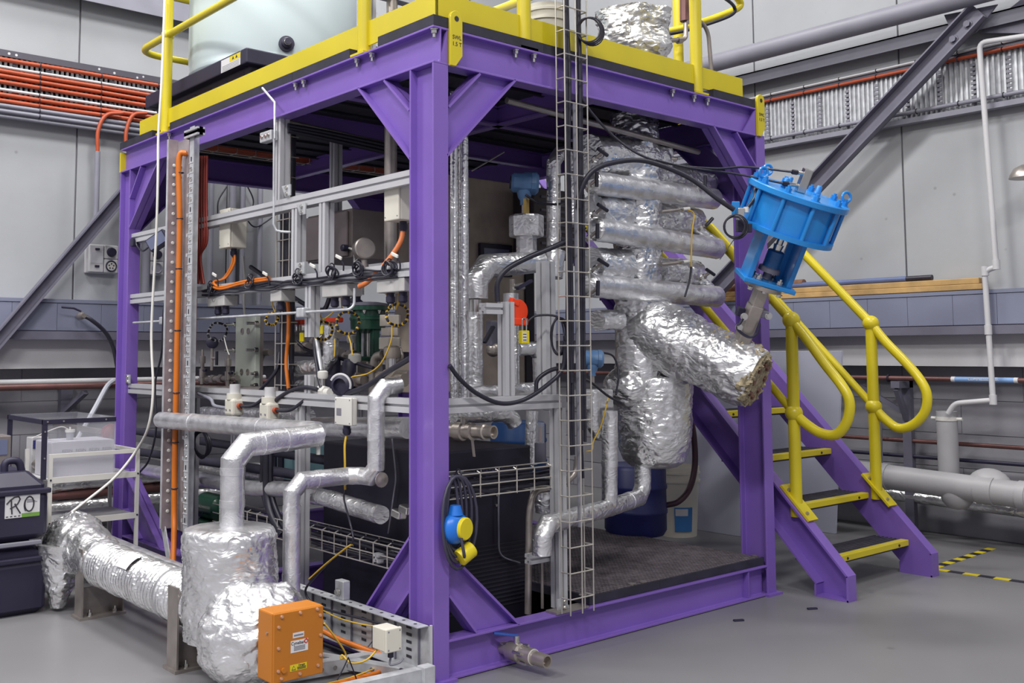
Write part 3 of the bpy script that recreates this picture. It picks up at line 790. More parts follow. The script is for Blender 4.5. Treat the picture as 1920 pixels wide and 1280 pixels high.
# knee braces: I-sections cut on the slope
def knee(pb, pc, side):
    """pb: two points on the beam (inner, outer), pc: two points on the column; makes a sloped I-section in the face"""
    (b0, b1), (c0, c1) = pb, pc
    nrm = V((0, 1, 0)) if side == 'y' else V((1, 0, 0))
    t = 0.0095
    hw = nrm*(B/2)
    t_ = thing_part = None
    mb = MB()
    b0, b1, c0, c1 = map(V, (b0, b1, c0, c1))
    d = (b1-c1).normalized(); sd = nrm.cross(d).normalized()
    if (b0-b1).dot(sd) < 0: sd = -sd
    for (p, q, s) in ((b0, c0, -1), (b1, c1, 1)):
        mb.quadloop([[p+hw*k+sd*s*e*t for k, e in ((-1, 0), (1, 0), (1, 1), (-1, 1))], [q+hw*k+sd*s*e*t for k, e in ((-1, 0), (1, 0), (1, 1), (-1, 1))]])
    mb.quadloop([[p+nrm*k*0.0035 for p in (b0, b1, c1, c0)] for k in (-1, 1)])
    return mb.build('knee_brace', PURPLE, fr, smooth=0)
zb = H-HB; zl = HB+.004; yf = B/2; xf = B/2
knee(((0.239, yf, zb), (0.439, yf, zb)), ((B, yf, 2.19), (B, yf, 1.99)), 'y')
knee(((X1-0.239, yf, zb), (X1-0.439, yf, zb)), ((X1-B, yf, 2.19), (X1-B, yf, 1.99)), 'y')
knee(((0.208, yf, zl), (0.438, yf, zl)), ((B, yf, 0.31), (B, yf, 0.48)), 'y')
for xx in (xf, X1-xf):
    knee(((xx, 0.328, zb), (xx, 0.524, zb)), ((xx, D, 2.194), (xx, D, 1.99)), 'x')
    knee(((xx, Y1-0.31, zb), (xx, Y1-0.58, zb)), ((xx, Y1-D, 2.18), (xx, Y1-D, 1.985)), 'x')
    knee(((xx, Y1-0.38, zl), (xx, Y1-0.70, zl)), ((xx, Y1-D, 0.30), (xx, Y1-D, 0.54)), 'x')
knee(((xf, 0.30, zl), (xf, 0.50, zl)), ((xf, D, 0.31), (xf, D, 0.523)), 'x')
knee(((0.26, Y1-yf, zb), (0.46, Y1-yf, zb)), ((B, Y1-yf, 2.19), (B, Y1-yf, 1.95)), 'y')
knee(((X1-0.26, Y1-yf, zb), (X1-0.55, Y1-yf, zb)), ((X1-B, Y1-yf, 2.19), (X1-B, Y1-yf, 1.85)), 'y')
# stiffener where the base beam meets the right column
MB().box((X1-B-0.16, 0.004, 0.012), (X1-B-0.152, yf, HB-.006)).build('stiffener', PURPLE, fr, smooth=0)
# bolts under the top flanges
bm = mesh_of(hexbolt(MB(), (0, 0, 0), (0, 0, -1), 0.012, 0.014, 0.016), 'bolt', CHROME)
zbt = H-0.0105
for px, py in ((670, 115), (698, 105), (555, 160), (570, 155), (814, 60), (318, 250)):
    p = at(px, py-8, 'x', 0.018); inst(bm, 'bolt', (0.018, p.y, zbt), fr)
for px in (967, 1001, 1260, 1300, 1325):
    p = at(px, 130, 'y', 0.018); inst(bm, 'bolt', (p.x, 0.018, zbt), fr)
# yellow lifting lugs
def lug(x, y, lab, face='y'):
    z0, z1 = H-HB+0.0, H+0.075; w_ = 0.062
    outline = []
    cz = z1-w_/2
    for i in range(13):
        a = PI*i/12; outline.append((w_/2+w_/2*math.cos(a), cz+w_/2*math.sin(a)))
    outline += [(0, z0), (w_*0.45, z0-0.0), (w_, z0+0.045)]
    mb = MB()
    def P(u, z, d): return V((x+u, y-d, z)) if face == 'y' else V((x-d, y-u, z))
    mb.quadloop([[P(u, z, d) for u, z in outline] for d in (0.0, 0.016)])
    o = mb.build('lifting_lug', YELLOW, fr, smooth=30, bevel=0.002)
    hc = P(w_/2, cz-0.002, 0.0162)
    MB().cyl(hc, P(w_/2, cz-0.002, 0.0172), 0.011, n=18).build('eye_hole', INK, o)
    xd = (1, 0, 0) if face == 'y' else (0, -1, 0)
    text('SWL', 'lettering', P(w_*0.52, z0+0.115, 0.0168), xd, (0, 0, 1), 0.023, INK, o)
    text('1.5 T', 'lettering', P(w_*0.52, z0+0.088, 0.0168), xd, (0, 0, 1), 0.023, INK, o)
lug(B+0.002, 0.004, '')
lug(X1-B+0.004, 0.004, '')
mb = MB(); mb.box((0.0, Y1, H-HB+.004), (B*0.9, Y1+0.016, H-.02)).build('lifting_lug', YELLOW, fr, smooth=0)

# ---------------------------------------------------------------- deck on top
dk = thing('deck', 'black moulded grating deck on top of the purple frame', 'deck', (0, 0, H))
G0, G1 = H+0.001, H+0.042
cuts = [0.0, at(708, 80, 'x', 0).y, at(655, 98, 'x', 0).y, at(548, 140, 'x', 0).y, at(318, 235, 'x', 0).y, at(285, 245, 'x', 0).y, Y1]
def gpanel(lo, hi, name='grating_panel'): return MB().box(lo, hi).build(name, GRAT, dk, smooth=0)
# edge strips: the panels leave gaps where the posts stand
ya, yb_, yc_, yd_, ye_ = cuts[1], cuts[2], cuts[3], cuts[4], cuts[5]
for a, b in ((0.0, ya), (yb_, yc_), (yc_+.002, yd_), (ye_, Y1+0.02)):
    gpanel((0.001, a, G0), (0.6, b, G1))
for a, b in ((ya, yb_), (yd_, ye_)): gpanel((0.12, a, G0), (0.6, b, G1))
xa = at(956, 70, 'y', 0).x; xb = at(1020, 92, 'y', 0).x; xe = at(1302, 165, 'y', 0).x; xf_ = at(1338, 172, 'y', 0).x
for a, b in ((0.6, xa) if xa > .6 else (0.0, 0.0),): pass
for a, b in ((xb, xe), (xf_, X1-B)): gpanel((max(a, .602), 0.001, G0), (b, 0.9, G1))
gpanel((max(xe, .602), 0.12, G0), (xf_, 0.9, G1))
if xb > .602: gpanel((.602, 0.1, G0), (xb-.002, 0.9, G1))
gpanel((0.602, 0.902, G0), (X1, Y1, G1))
# open underside: bars of the moulded grating
for i in range(16):
    y = 0.12+i*0.19
    MB().box((0.08, y, H-0.012), (X1-.08, y+0.02, H-0.002)).build('grating_bar', GRAT, dk, smooth=0)

# ---------------------------------------------------------------- yellow guardrail
gr = thing('guardrail', 'yellow tubular guardrail with kick plates around the top deck', 'railing', (0, 0, H))
KZ0, KZ1 = G1+0.001, G1+0.108
RP = 0.03
# kick plates
yk = [0.03, 2.96]
MB().box((0.040, 0.03, KZ0), (0.048, 2.96, KZ1)).build('kick_plate', YELLOW, gr, smooth=0)
MB().box((0.04, 0.030, KZ0), (at(1392, 150, 'y', .03).x, 0.038, KZ1)).build('kick_plate', YELLOW, gr, smooth=0)
posts = [(0.04, 2.573, 'x'), (0.04, 0.531, 'x'), (0.518, 0.035, 'y'), (1.70, 0.035, 'y')]
ZR1, ZR2 = H+0.55, H+1.0
zmid = at(311, 68, 'x', 0.04).z
for x, y, ax in posts:
    MB().cyl((x, y, H+0.006), (x, y, ZR2), RP, n=20).build('post', YELLOW, gr)
    if ax == 'x': MB().box((0.0, y-0.05, H+0.001), (0.11, y+0.05, H+0.011)).build('foot_plate', YELLOW, gr, smooth=0)
    else: MB().box((x-0.05, 0.0, H+0.001), (x+0.05, 0.11, H+0.011)).build('foot_plate', YELLOW, gr, smooth=0)
    MB().sphere((x, y, zmid), RP*1.25, 10).build('ball_joint', YELLOW, gr)
    MB().sphere((x, y, ZR2), RP*1.25, 10).build('ball_joint', YELLOW, gr)
rm = 0.021
for z in (zmid, ZR2):
    e = at(262, 100, 'x', 0.04).y if z == zmid else 3.0
    MB().tube(arc_path([(0.04, 0.10, z), (0.04, 3.02, z), (0.42, 3.02, z)], 0.16, 8), rm, 12).build('rail', YELLOW, gr, smooth=60)
    MB().tube([(0.10, 0.035, z), (X1-0.2, 0.035, z)], rm, 12).build('rail', YELLOW, gr, smooth=60)
# return loop beside the stair opening, far post and low rail behind
pz = at(1272, 90, 'y', 0.75)
MB().cyl((pz.x, pz.y, G1), (pz.x, pz.y, ZR2), RP, n=20).build('post', YELLOW, gr)
zz = at(1272, 52, 'y', 0.75).z
lp = [at(1235, 62, 'y', 0.75), at(1290, 50, 'y', 0.62), at(1370, 22, 'y', 0.45), at(1388, 5, 'y', 0.42), at(1360, -18, 'y', 0.40), at(1310, -14, 'y', 0.3)]
MB().tube(smooth_path(lp, 8), rm, 12).build('rail', YELLOW, gr, smooth=60)
a = at(925, 22, 'y', 0.5); b = at(1005, -6, 'y', 0.4)
MB().tube([at(925, 22, 'y', 0.45), at(1010, -12, 'y', 0.9)], rm, 12).build('rail', YELLOW, gr, smooth=60)
# steel conduit loop at the right post
tag(MB().tube(arc_path([at(1336, 160, 'y', .2), at(1328, 60, 'y', .2), at(1314, 38, 'y', .2), at(1290, 42, 'y', .2)], 0.07), 0.011, 10).build('steel_conduit', STEEL, smooth=60), 'bent steel conduit standing behind the right yellow post on the deck', 'conduit')

# ================================================================ stair
st = thing('staircase', 'steep purple steel stair with black treads and yellow nosings beside the frame', 'stairs', (2.8, -0.2, 0))
SX0, SX1 = 2.36, 3.235
slope = 1.045
d = V((0, 1, slope)).normalized()
def stringer(x, face):
    # channel: web towards the treads, flanges outward
    hch = 0.19; dn = V((0, -d.z, d.y))
    foot = V((x, -0.30, 0.0))
    mb = MB()
    L = 2.75
    top = foot+d*L
    w2 = 0.075*face
    ytop = 1.86; up = hch/abs(dn.z)*1.0
    # outline in the y-z plane with plumb cut foot
    y0 = -0.335; z_at = lambda y, o: (y-y0)*slope+o
    oz = 0.128
    yb0 = y0+0.175
    out = [(y0, 0.0), (yb0, 0.0), (yb0+0.0, 0.06), (ytop, z_at(ytop, oz)-0.25), (ytop, z_at(ytop, oz)), (y0+0.004, oz), (y0, oz-0.004)]
    mb.quadloop([[V((x+dx, y, z)) for y, z in out] for dx in (0, 0.008*face)])
    o = mb.build('stringer', PURPLE, st, smooth=0)
    for seg in ((6, 5), (5, 4), (2, 3), (0, 6), (0, 1), (1, 2)):
        (ya, za), (yb, zb_) = out[seg[0]], out[seg[1]]
        mb = MB()
        t = V((0, yb-ya, zb_-za)).normalized(); nn = V((0, -t.z, t.y))
        if nn.dot(V((0, sum(p[0] for p in out)/7-ya, sum(p[1] for p in out)/7-za))) < 0: nn = -nn
        mb.quadloop([[V((x+k, y, z))+nn*e for k, e in ((-.001*face, -.001), (w2, -.001), (w2, 0.009), (-.001*face, 0.009))] for y, z in ((ya, za), (yb, zb_))])
        mb.build('stringer_flange', PURPLE, o, smooth=0)
    return o
stringer(SX0+0.04, -1); stringer(SX1-0.04, 1)
ty, tz_ = -0.22, 0.183
go = 0.225; ri = 0.2345
TRD = mat('tread_grating', '3a3742', 0.7, 0, 0.3, 30, 0.2)
for i in range(10):
    y0 = ty+i*go; z = tz_+i*ri
    a, b = SX0+0.05, SX1-0.05
    t = MB().box((a, y0+0.012, z-0.035), (b, y0+0.225, z-0.002)).build('tread', BLACK, st, smooth=0)
    for k in range(7):
        MB().box((a+0.004, y0+0.05+k*0.024, z-0.002), (b-0.004, y0+0.062+k*0.024, z+0.004)).build('tread_rib', TRD, t, smooth=0)
    MB().box((a+.01, y0, z-0.026), (b-.01, y0+0.045, z+0.006)).build('nosing', YELLOW, t, smooth=0, bevel=0.003)
    hexbolt(MB(), (a+0.12, y0, z-0.012), (0, -1, 0), 0.005, 0.003).build('screw', INK, t)
    hexbolt(MB(), (b-0.12, y0, z-0.012), (0, -1, 0), 0.005, 0.003).build('screw', INK, t)
# handrails
def handrail(x, p_foot, p_mid, p_top, loop, lab):
    t = thing('handrail', lab, 'handrail', (x, *[at(*p_foot, 'x', x).y, at(*p_foot, 'x', x).z]))
    f, m_, tp = at(*p_foot, 'x', x), at(*p_mid, 'x', x), at(*p_top, 'x', x)
    ym = f.y
    m_ = V((x, ym, m_.z)); tp = V((x, ym, tp.z)); f = V((x, ym, f.z))
    MB().cyl(f, tp, 0.031, n=20).build('post', YELLOW, t)
    for q in (m_, tp): MB().sphere(q, 0.046, 12).build('ball_joint', YELLOW, t)
    g0 = V((x-.005, ym, 0.128+(ym+0.337)*slope+0.008))
    MB().bar(g0+d*0.09, g0-d*0.14, 0.085, 0.012, (0, -d.z, d.y)).build('foot_plate', YELLOW, t, smooth=0)
    for e_ in (-.1, .05): hexbolt(MB(), g0+d*e_+V((-.02, 0, .0)), (0, -d.z, d.y), .009, .014).build('foot_bolt', STEEL, t)
    lo = [V(q) for q in loop]
    pts = [tp+d*1.5, tp]+[at(px, py, 'x', x) for px, py in loop]+[m_]
    MB().tube([pts[0]]+smooth_path(pts[1:], 8)[0:], 0.026, 14).build('looped_rail', YELLOW, t, smooth=60)
    MB().tube([m_, m_+d*1.6], 0.022, 14).build('middle_rail', YELLOW, t, smooth=60)
    return t
handrail(SX0+0.03, (1494, 968), (1487, 774), (1479, 600), [(1510, 632), (1545, 680), (1580, 725), (1593, 755), (1588, 790), (1568, 814), (1540, 812), (1515, 797)], 'near yellow tubular stair handrail with a rounded end loop')
handrail(SX1-0.03, (1644, 935), (1636, 762), (1633, 606), [(1660, 640), (1695, 676), (1724, 710), (1738, 740), (1734, 772), (1712, 796), (1684, 802), (1658, 784)], 'far yellow tubular stair handrail with a rounded end loop near the drain')

# white sheets leaning behind the stair
def sheet(pts, lab, th=0.02):
    mb = MB(); q = [V(p) for p in pts]
    n = (q[1]-q[0]).cross(q[2]-q[0]).normalized()
    mb.quadloop([q, [p+n*th for p in q]])
    return tag(mb.build('white_sheet', SHEET, smooth=0), lab, 'sheet')
a = at(1496, 985, 'z', 0.0); b = at(1566, 1001, 'z', 0.0)
sx = 3.75
A1 = at(1578, 658, 'x', sx+.15); A0 = at(1566, 1001, 'z', 0)
sheet([(A0.x, A0.y, 0.002), (A0.x, A0.y+0.85, 0.002), (A1.x, A1.y+0.85, A1.z), (A1.x, A1.y, A1.z)], 'white sheet panel leaning upright behind the stair')
A2 = at(1400, 660, 'x', 3.62)
sheet([(3.45, 0.95, 0.002), (3.45, 2.2, 0.002), (3.62, 2.2, A2.z+.25), (3.62, 0.95, A2.z+.25)], 'wide white sheet panel leaning behind the frame under the stair')
# hazard tape on the floor
def tape(pxs, lab, w_=0.05):
    pts = [at(x, y, 'z', 0) for x, y in pxs]
    t = thing('hazard_tape', lab, 'floor tape', pts[0])
    L = sum((q-p).length for p, q in zip(pts[:-1], pts[1:])); n = max(2, int(L/0.075))
    for i in range(n):
        s0, s1 = L*i/n, L*(i+1)/n
        def P(s):
            for p, q in zip(pts[:-1], pts[1:]):
                l = (q-p).length
                if s <= l+1e-6: return p.lerp(q, s/l)
                s -= l
            return pts[-1]
        p, q = P(s0), P(s1)
        MB().bar((p.x, p.y, 0.0015), (q.x, q.y, 0.0015), w_, 0.002).build('stripe', YEL2 if i % 2 == 0 else RUBBER, t, smooth=0)
tape([(1752, 1064), (1860, 1028)], 'yellow and black hazard tape on the floor running back from the stair foot')
tape([(1752, 1067), (1925, 1092)], 'yellow and black hazard tape on the floor running to the right edge')
for px, py, l in ((1523, 1142, 'near the stair foot'), (1385, 1164, 'in front of the frame')):
    p = at(px, py, 'z', 0)
    tag(MB().obox(p+V((0, 0, .004)), (0.022, -0.012, 0), (0.004, 0.007, 0), (0, 0, 0.004)).build('debris', BLACK, smooth=0, bevel=.002), 'small dark scrap lying on the floor '+l, 'debris')
# ================================================================ on the deck
zd0 = G1
bu = thing('spill_bund', 'black plastic spill bund with a warning sticker under the large tank', 'bund', (0.7, 2.45, zd0))
bx0, bx1, by0, by1, bz1 = 0.14, 1.25, 1.79, 3.13, 2.86
MB().quadloop([[V((bx0+e, by0+e, z)), V((bx1-e, by0+e, z)), V((bx1-e, by1-e, z)), V((bx0+e, by1-e, z))] for e, z in ((0.085, zd0), (0.05, bz1-0.09), (0.05, bz1-0.02))]).build('tray_body', BLACK, bu, smooth=0, bevel=0.012)
mb = MB()
for lo, hi in (((bx0, by0), (bx1, by0+0.07)), ((bx0, by1-0.07), (bx1, by1)), ((bx0, by0+.07), (bx0+0.07, by1-.07)), ((bx1-0.07, by0+.07), (bx1, by1-.07))):
    mb.box((*lo, bz1-0.085), (*hi, bz1))
mb.build('rim', BLACK, bu, smooth=0, bevel=0.008)
rb = mesh_of(MB().box((0, 0, 0), (0.02, 0.12, bz1-0.09-zd0)), 'rib', BLACK, 0)
for k in range(6): inst(rb, 'rib', (bx0+0.052, by0+0.12+k*0.2, zd0), bu)
for k in range(4):
    MB().box((bx0+.15+k*.26, by0+.048, zd0), (bx0+.27+k*.26, by0+.07, bz1-.09)).build('rib', BLACK, bu, smooth=0)
y_a, y_b = at(451, 105, 'x', bx0).y, at(415, 125, 'x', bx0).y
MB().box((bx0-0.0015, y_a, bz1-0.082), (bx0, y_b, bz1-0.012)).build('sticker', PAPER, bu, smooth=0)
MB().box((bx0-0.0022, y_a, bz1-0.042), (bx0-0.0015, y_a+(y_b-y_a)*0.55, bz1-0.012)).build('warning_band', YEL2, bu, smooth=0)
for k in range(4):
    z = bz1-0.05-k*0.0085
    MB().box((bx0-0.0024, y_a+0.012, z-0.002), (bx0-0.0018, y_b-0.015, z)).build('print_line', INKG, bu, smooth=0)
for k in range(2):
    y = y_a+0.03+k*0.04
    MB().quadloop([[V((bx0-0.0030, y, bz1-0.034)), V((bx0-0.0030, y+0.024, bz1-0.034)), V((bx0-0.0030, y+0.012, bz1-0.016))], [V((bx0-0.0022, y, bz1-0.034)), V((bx0-0.0022, y+0.024, bz1-0.034)), V((bx0-0.0022, y+0.012, bz1-0.016))]]).build('hazard_symbol', INK, bu, smooth=0)
tk = thing('storage_tank', 'large round milky white plastic tank standing in the black bund on the deck', 'tank', (0.68, 2.46, zd0))
MB().lathe((0.68, 2.46, 2.60), (0, 0, 1), [(0.40, 0), (0.43, 0.04), (0.435, 0.2), (0.485, 0.265), (0.508, 0.29), (0.51, 0.295), (0.503, 0.32), (0.503, 0.35), (0.51, 0.37), (0.51, 1.2), (0.49, 1.27), (0.2, 1.40)], 64).build('tank_shell', TANKM, tk, smooth=50)
c = V((0.68, 2.46, 0)); tdir = (V((C0.x, C0.y, 0))-V((0.68, 2.46, 0))).normalized()
tdir = Matrix.Rotation(math.radians(8), 3, 'Z') @ tdir
p = c+tdir*0.505; p.z = at(481, 71, 'y', p.y).z
MB().lathe(p, tdir, [(0.045, 0), (0.045, 0.02), (0.03, 0.022), (0.03, 0.04), (0.018, 0.045), (0.018, 0.07)], 20).build('outlet_fitting', BLACK, tk)
MB().lathe(p+tdir*0.04, tdir, [(0.02, 0), (0.02, 0.018), (0.012, 0.02)], 12).build('outlet_plug', CHROME, tk)
# bits behind the second post
sp = at(735, 20, 'x', 0.5)
t = thing('steel_standpipe', 'grey steel standpipe with a clamp bracket behind the kick plate on the deck', 'pipe', (sp.x, sp.y, G1))
MB().cyl((sp.x, sp.y, G1), (sp.x, sp.y, 3.4), 0.028, n=16).build('pipe', STEEL, t)
MB().box((sp.x-0.09, sp.y-0.03, sp.z+0.05), (sp.x+0.12, sp.y+0.03, sp.z+0.085)).build('clamp_bracket', GALV, t, smooth=0)
hexbolt(MB(), (sp.x-0.06, sp.y-0.03, sp.z+0.067), (0, -1, 0), 0.012, 0.01).build('bolt', CHROME, t)
tag(extrusion((sp.x-0.05, sp.y+0.12, G1), (sp.x-0.05, sp.y+0.12, 3.3), 0.045, (0, 1, 0)).build('aluminium_post', ALU, smooth=0), 'slotted aluminium post beside the steel standpipe on the deck', 'post')
for k, px in enumerate((800, 875)):
    e = at(px, -5, 'y', 0.45)
    tag(extrusion((e.x, e.y, G1), (e.x, e.y, 3.3), 0.045, (0, 1, 0)).build('aluminium_post', ALU, smooth=0), ['left', 'right'][k]+' slotted aluminium post behind the near corner of the kick plate', 'post')
# white bucket
def bucket(c, r0, r1, h, lab, m=IVORY):
    t = thing('plastic_bucket', lab, 'bucket', c)
    c = V(c)
    MB().lathe(c, (0, 0, 1), [(r0, 0), (r1, h), (r1-0.006, h), (r0-0.006, 0.01)], 32).build('pail', m, t)
    for z in (0.78, 0.90): MB().cyl(c+V((0, 0, h*z)), c+V((0, 0, h*z+0.012)), r1*1.04, n=32).build('rim_ring', m, t)
    return t
bc = at(1025, 60, 'y', 0.42)
b1 = bucket((bc.x, bc.y, G1), 0.085, 0.105, 0.36, 'white plastic bucket standing on the deck beside the foil vessel')
# foil vessel on the deck
fv = at(1187, 80, 'y', 0.5)
t = thing('foil_vessel', 'crumpled foil wrapped vessel neck rising through the deck', 'vessel', (fv.x, fv.y, G1))
prof = []
k_ = 157/1914.6
R = 0.128
MB().tube([(fv.x, fv.y, 2.2), (fv.x, fv.y, 2.74)], R*0.98, 110, sub=0.008, disp=wrinkle(0.022, 9, 3, .014)).build('neck_wrap', FOIL_ROUGH, t, smooth=60)
MB().tube([(fv.x, fv.y, 2.70), (fv.x, fv.y, 2.76), (fv.x, fv.y, 2.84), (fv.x, fv.y, 3.05)], [R*1.0, R*1.3, R*1.55, R*1.5], 110, sub=0.008, disp=wrinkle(0.06, 8, 9, .018)).build('upper_wrap', FOIL_ROUGH, t, smooth=60)
# steel fittings right of the neck
e0, e1 = at(1240, 78, 'y', 0.42), at(1286, 73, 'y', 0.42)
t = thing('pipe_nozzle', 'rusty steel nozzle with an elbow sticking out of the deck vessel', 'nozzle', e0)
MB().tube(arc_path([e0, e1, at(1285, -20, 'y', 0.42)], 0.03), 0.013, 10).build('nozzle_pipe', STEEL, t, smooth=60)
MB().cyl(at(1284, 40, 'y', .42), at(1284, -10, 'y', .42), 0.027, n=8).build('valve_body', BROWNP, t)
MB().cyl(at(1270, 76, 'y', .42), at(1278, 75, 'y', .42), 0.019, n=6).build('hex_nut', STEEL, t)
# ------------------------------------------------ black hose along the rail on the deck
tag(MB().tube(smooth_path([at(1235, 68, 'y', .70), at(1295, 55, 'y', .57), at(1368, 30, 'y', .41), at(1376, 12, 'y', .38), at(1350, -10, 'y', .34)], 8), 0.01, 8).build('black_hose', RUBBER, smooth=60), 'black hose tied along the curved yellow rail above the right wall', 'hose')

# ================================================================ foil duct in front of the frame
VX = -0.56
dz = 0.243
t = thing('foil_duct', 'ribbed foil wrapped duct running low along the left side of the frame', 'duct', (VX, 1.4, 0))
def ribs(p):
    return 0.006*math.sin(p.y*210+2.5*noise.noise(p*6))+0.006*noise.noise(p*12)
MB().tube([(VX, 2.02, dz), (VX, 0.55, dz)], 0.099, 40, sub=0.006, disp=ribs).build('duct_wrap', FOIL, t, smooth=70)
for y in (1.78, 0.99):
    MB().cyl((VX, y-0.01, dz), (VX, y+0.01, dz), 0.108, n=40).build('joint_band', FOIL_FINE, t, smooth=60)
q = at(265, 1068, 'x', VX)
lbl = MB()
rr = 0.1125; rings = []
for yy in (q.y+0.06, q.y-0.06):
    rings.append([V((VX+rr*math.sin(-a)*1, yy, dz+rr*math.cos(a))) for a in [0.15+0.12*i for i in range(8)]])
lbl.quadloop(rings, closed=False).build('paper_label', PAPER, t)
# bulky end wrap at the back
t = thing('foil_elbow', 'bulky foil wrapped elbow with a loose skirt at the far end of the duct', 'elbow', (VX-.04, 2.1, 0))
MB().sphere((VX-0.03, 2.14, 0.30), 0.155, 50, (0.85, 0.95, 0.95), wrinkle(0.06, 7, 2, .016)).build('elbow_wrap', FOIL_ROUGH, t, smooth=60)
MB().tube([(VX-0.02, 2.1, 0.3), (VX, 1.80, dz)], [0.14, 0.108], 80, sub=0.008, disp=wrinkle(0.028, 10, 5, .014)).build('collar_wrap', FOIL, t, smooth=60)
MB().tube([(VX-0.10, 2.06, 0.3), (VX-0.12, 2.05, 0.15), (VX-0.13, 2.04, 0.015)], [0.12, 0.075, 0.03], 70, sub=0.008, disp=wrinkle(0.03, 9, 8, .014)).build('skirt_wrap', FOIL_ROUGH, t, smooth=60)
# supports
def stand(y, z1, lab, w_=0.17):
    t = thing('duct_stand', lab, 'stand', (VX, y, 0))
    MB().box((VX-0.105, y-0.045, 0.012), (VX-0.097, y+0.045, z1)).build('side_plate', STEEL, t, smooth=0)
    MB().box((VX-0.097, y+0.005, 0.012), (VX+0.09, y+0.012, dz-0.106)).build('web_plate', STEEL, t, smooth=0)
    MB().box((VX+0.09, y-0.045, 0.012), (VX+0.097, y+0.045, dz-0.106)).build('side_plate', STEEL, t, smooth=0)
    MB().box((VX-0.115, y-0.055, 0.0), (VX+0.105, y+0.06, 0.012)).build('base_plate', STEEL, t, smooth=0)
    for dx in (-0.06, 0.06): hexbolt(MB(), (VX+dx, y-0.03, 0.012), (0, 0, 1), 0.011, 0.012, 0.014).build('anchor_bolt', CHROME, t)
stand(1.83, 0.32, 'steel plate stand under the far end of the foil duct')
stand(0.80, 0.32, 'taller steel plate stand beside the upright foil vessel')
# thin parallel pipe
foil_pipe('foil_pipe', [(-0.36, 2.35, at(190, 1012, 'x', -.36).z), (-0.375, 0.66, at(190, 1012, 'x', -.36).z-.02)], 0.04, 'slim foil wrapped pipe running behind the thick duct')
# upright vessel and bulge
t = thing('foil_vessel', 'upright foil wrapped drum joined to a round bulge carrying the orange box', 'vessel', (VX, 0.5, 0))
wk = wrinkle(0.02, 9, 12, .011)
MB().tube([(VX+.02, 0.56, 0.16), (VX+.02, 0.56, 0.30), (VX+.01, 0.56, 0.535), (VX+.01, 0.56, 0.565), (VX+.01, 0.56, 0.572)], [0.17, 0.178, 0.178, 0.165, 0.12], 130, sub=0.006, disp=wk).build('drum_wrap', FOIL, t, smooth=60)
MB().sphere((VX+.02, 0.385, 0.207), 0.197, 70, (1, 0.95, 0.98), wrinkle(0.06, 6, 4, .012)).build('bulge_wrap', FOIL, t, smooth=60)
MB().sphere((VX+.04, 0.30, 0.20), 0.15, 50, (1, 0.9, 1), wrinkle(0.03, 8, 6, .012)).build('front_wrap', FOIL_FINE, t, smooth=60)
MB().obox((VX+0.05, 0.20, 0.19), (0.085, 0, 0), (0, 0.02, 0), (0, 0, 0.085)).build('red_sealant', mat('red_sealant', '9c5236', 0.6, 0, .3, 20, .3), t, smooth=0, bevel=0.02)
# orange control box
oy = 0.085
ox0, ox1 = at(512, 1200, 'y', oy-.008).x, at(607, 1200, 'y', oy-.008).x
oz1 = at(560, 1142, 'y', oy-.008).z; oz0 = oz1-0.235
ob = thing('control_box', 'orange enamelled steel control box with rating labels on the foil bulge', 'control box', (-0.49, oy, oz0))
MB().box((ox0, oy, oz0), (ox1, oy+0.10, oz1)).build('box_body', ORBOX, ob, smooth=0, bevel=0.006)
cov = MB().box((ox0+.002, oy-0.008, oz0+.002), (ox1-.002, oy-0.0005, oz1-.002)).build('cover', ORBOX, ob, smooth=0, bevel=0.003)
W_, Hh = ox1-ox0, oz1-oz0
sm = mesh_of(hexbolt(MB(), (0, 0, 0), (0, -1, 0), 0.0045, 0.004), 'cover_screw', mat('copper_washer', 'd8a98a', 0.35, 0.5))
for u, v in ((0.16, 0.06), (0.52, 0.05), (0.86, 0.045), (0.1, 0.2), (0.92, 0.14), (0.93, 0.43), (0.1, 0.5), (0.93, 0.72), (0.1, 0.82), (0.16, 0.93), (0.52, 0.92), (0.88, 0.86)):
    inst(sm, 'cover_screw', (ox0+W_*u, oy-0.008, oz1-Hh*v), cov)
MB().cyl((ox0+W_*0.2, oy-0.008, oz0+Hh*0.18), (ox0+W_*0.2, oy-0.016, oz0+Hh*0.18), 0.009, n=14).build('plug', ORBOX, cov)
MB().cyl((ox0, oy+0.03, oz1-Hh*0.3), (ox0-0.006, oy+0.03, oz1-Hh*0.3), 0.004, n=10).build('side_screw', CHROME, ob)
def label(parent, x0, x1, z0, z1, y, m, name): return MB().box((x0, y-0.0012, z0), (x1, y, z1)).build(name, m, parent, smooth=0)
yF = oy-0.008
U = lambda u: ox0+W_*u
Zz = lambda v: oz1-Hh*v
label(cov, U(0.38), U(0.60), Zz(0.40), Zz(0.325), yF, PAPER, 'code_label')
label(cov, U(0.40), U(0.58), Zz(0.372), Zz(0.352), yF-0.0013, INKG, 'print_line')
label(cov, U(0.34), U(0.68), Zz(0.605), Zz(0.435), yF, PAPER, 'rating_plate')
text('Cynebar', 'lettering', (U(0.475), yF-0.0018, Zz(0.475)), (1, 0, 0), (0, 0, 1), 0.0155, INK, cov)
for (rr, th) in ((0.009, 0.002),):
    MB().torus((U(0.64), yF-0.0018, Zz(0.468)), (0, 1, 0), rr*0.7, 0.0018, 20, 5).build('red_logo', REDL, cov)
    MB().quadloop([[V((U(0.625), yF-0.0012-e, Zz(0.45))), V((U(0.665), yF-0.0012-e, Zz(0.455))), V((U(0.655), yF-0.0012-e, Zz(0.425)))] for e in (0, 0.001)]).build('red_logo', REDL, cov, smooth=0)
for k in range(4):
    label(cov, U(0.40), U(0.62), Zz(0.522+k*0.018), Zz(0.516+k*0.018), yF-0.0013, INKG, 'print_line')
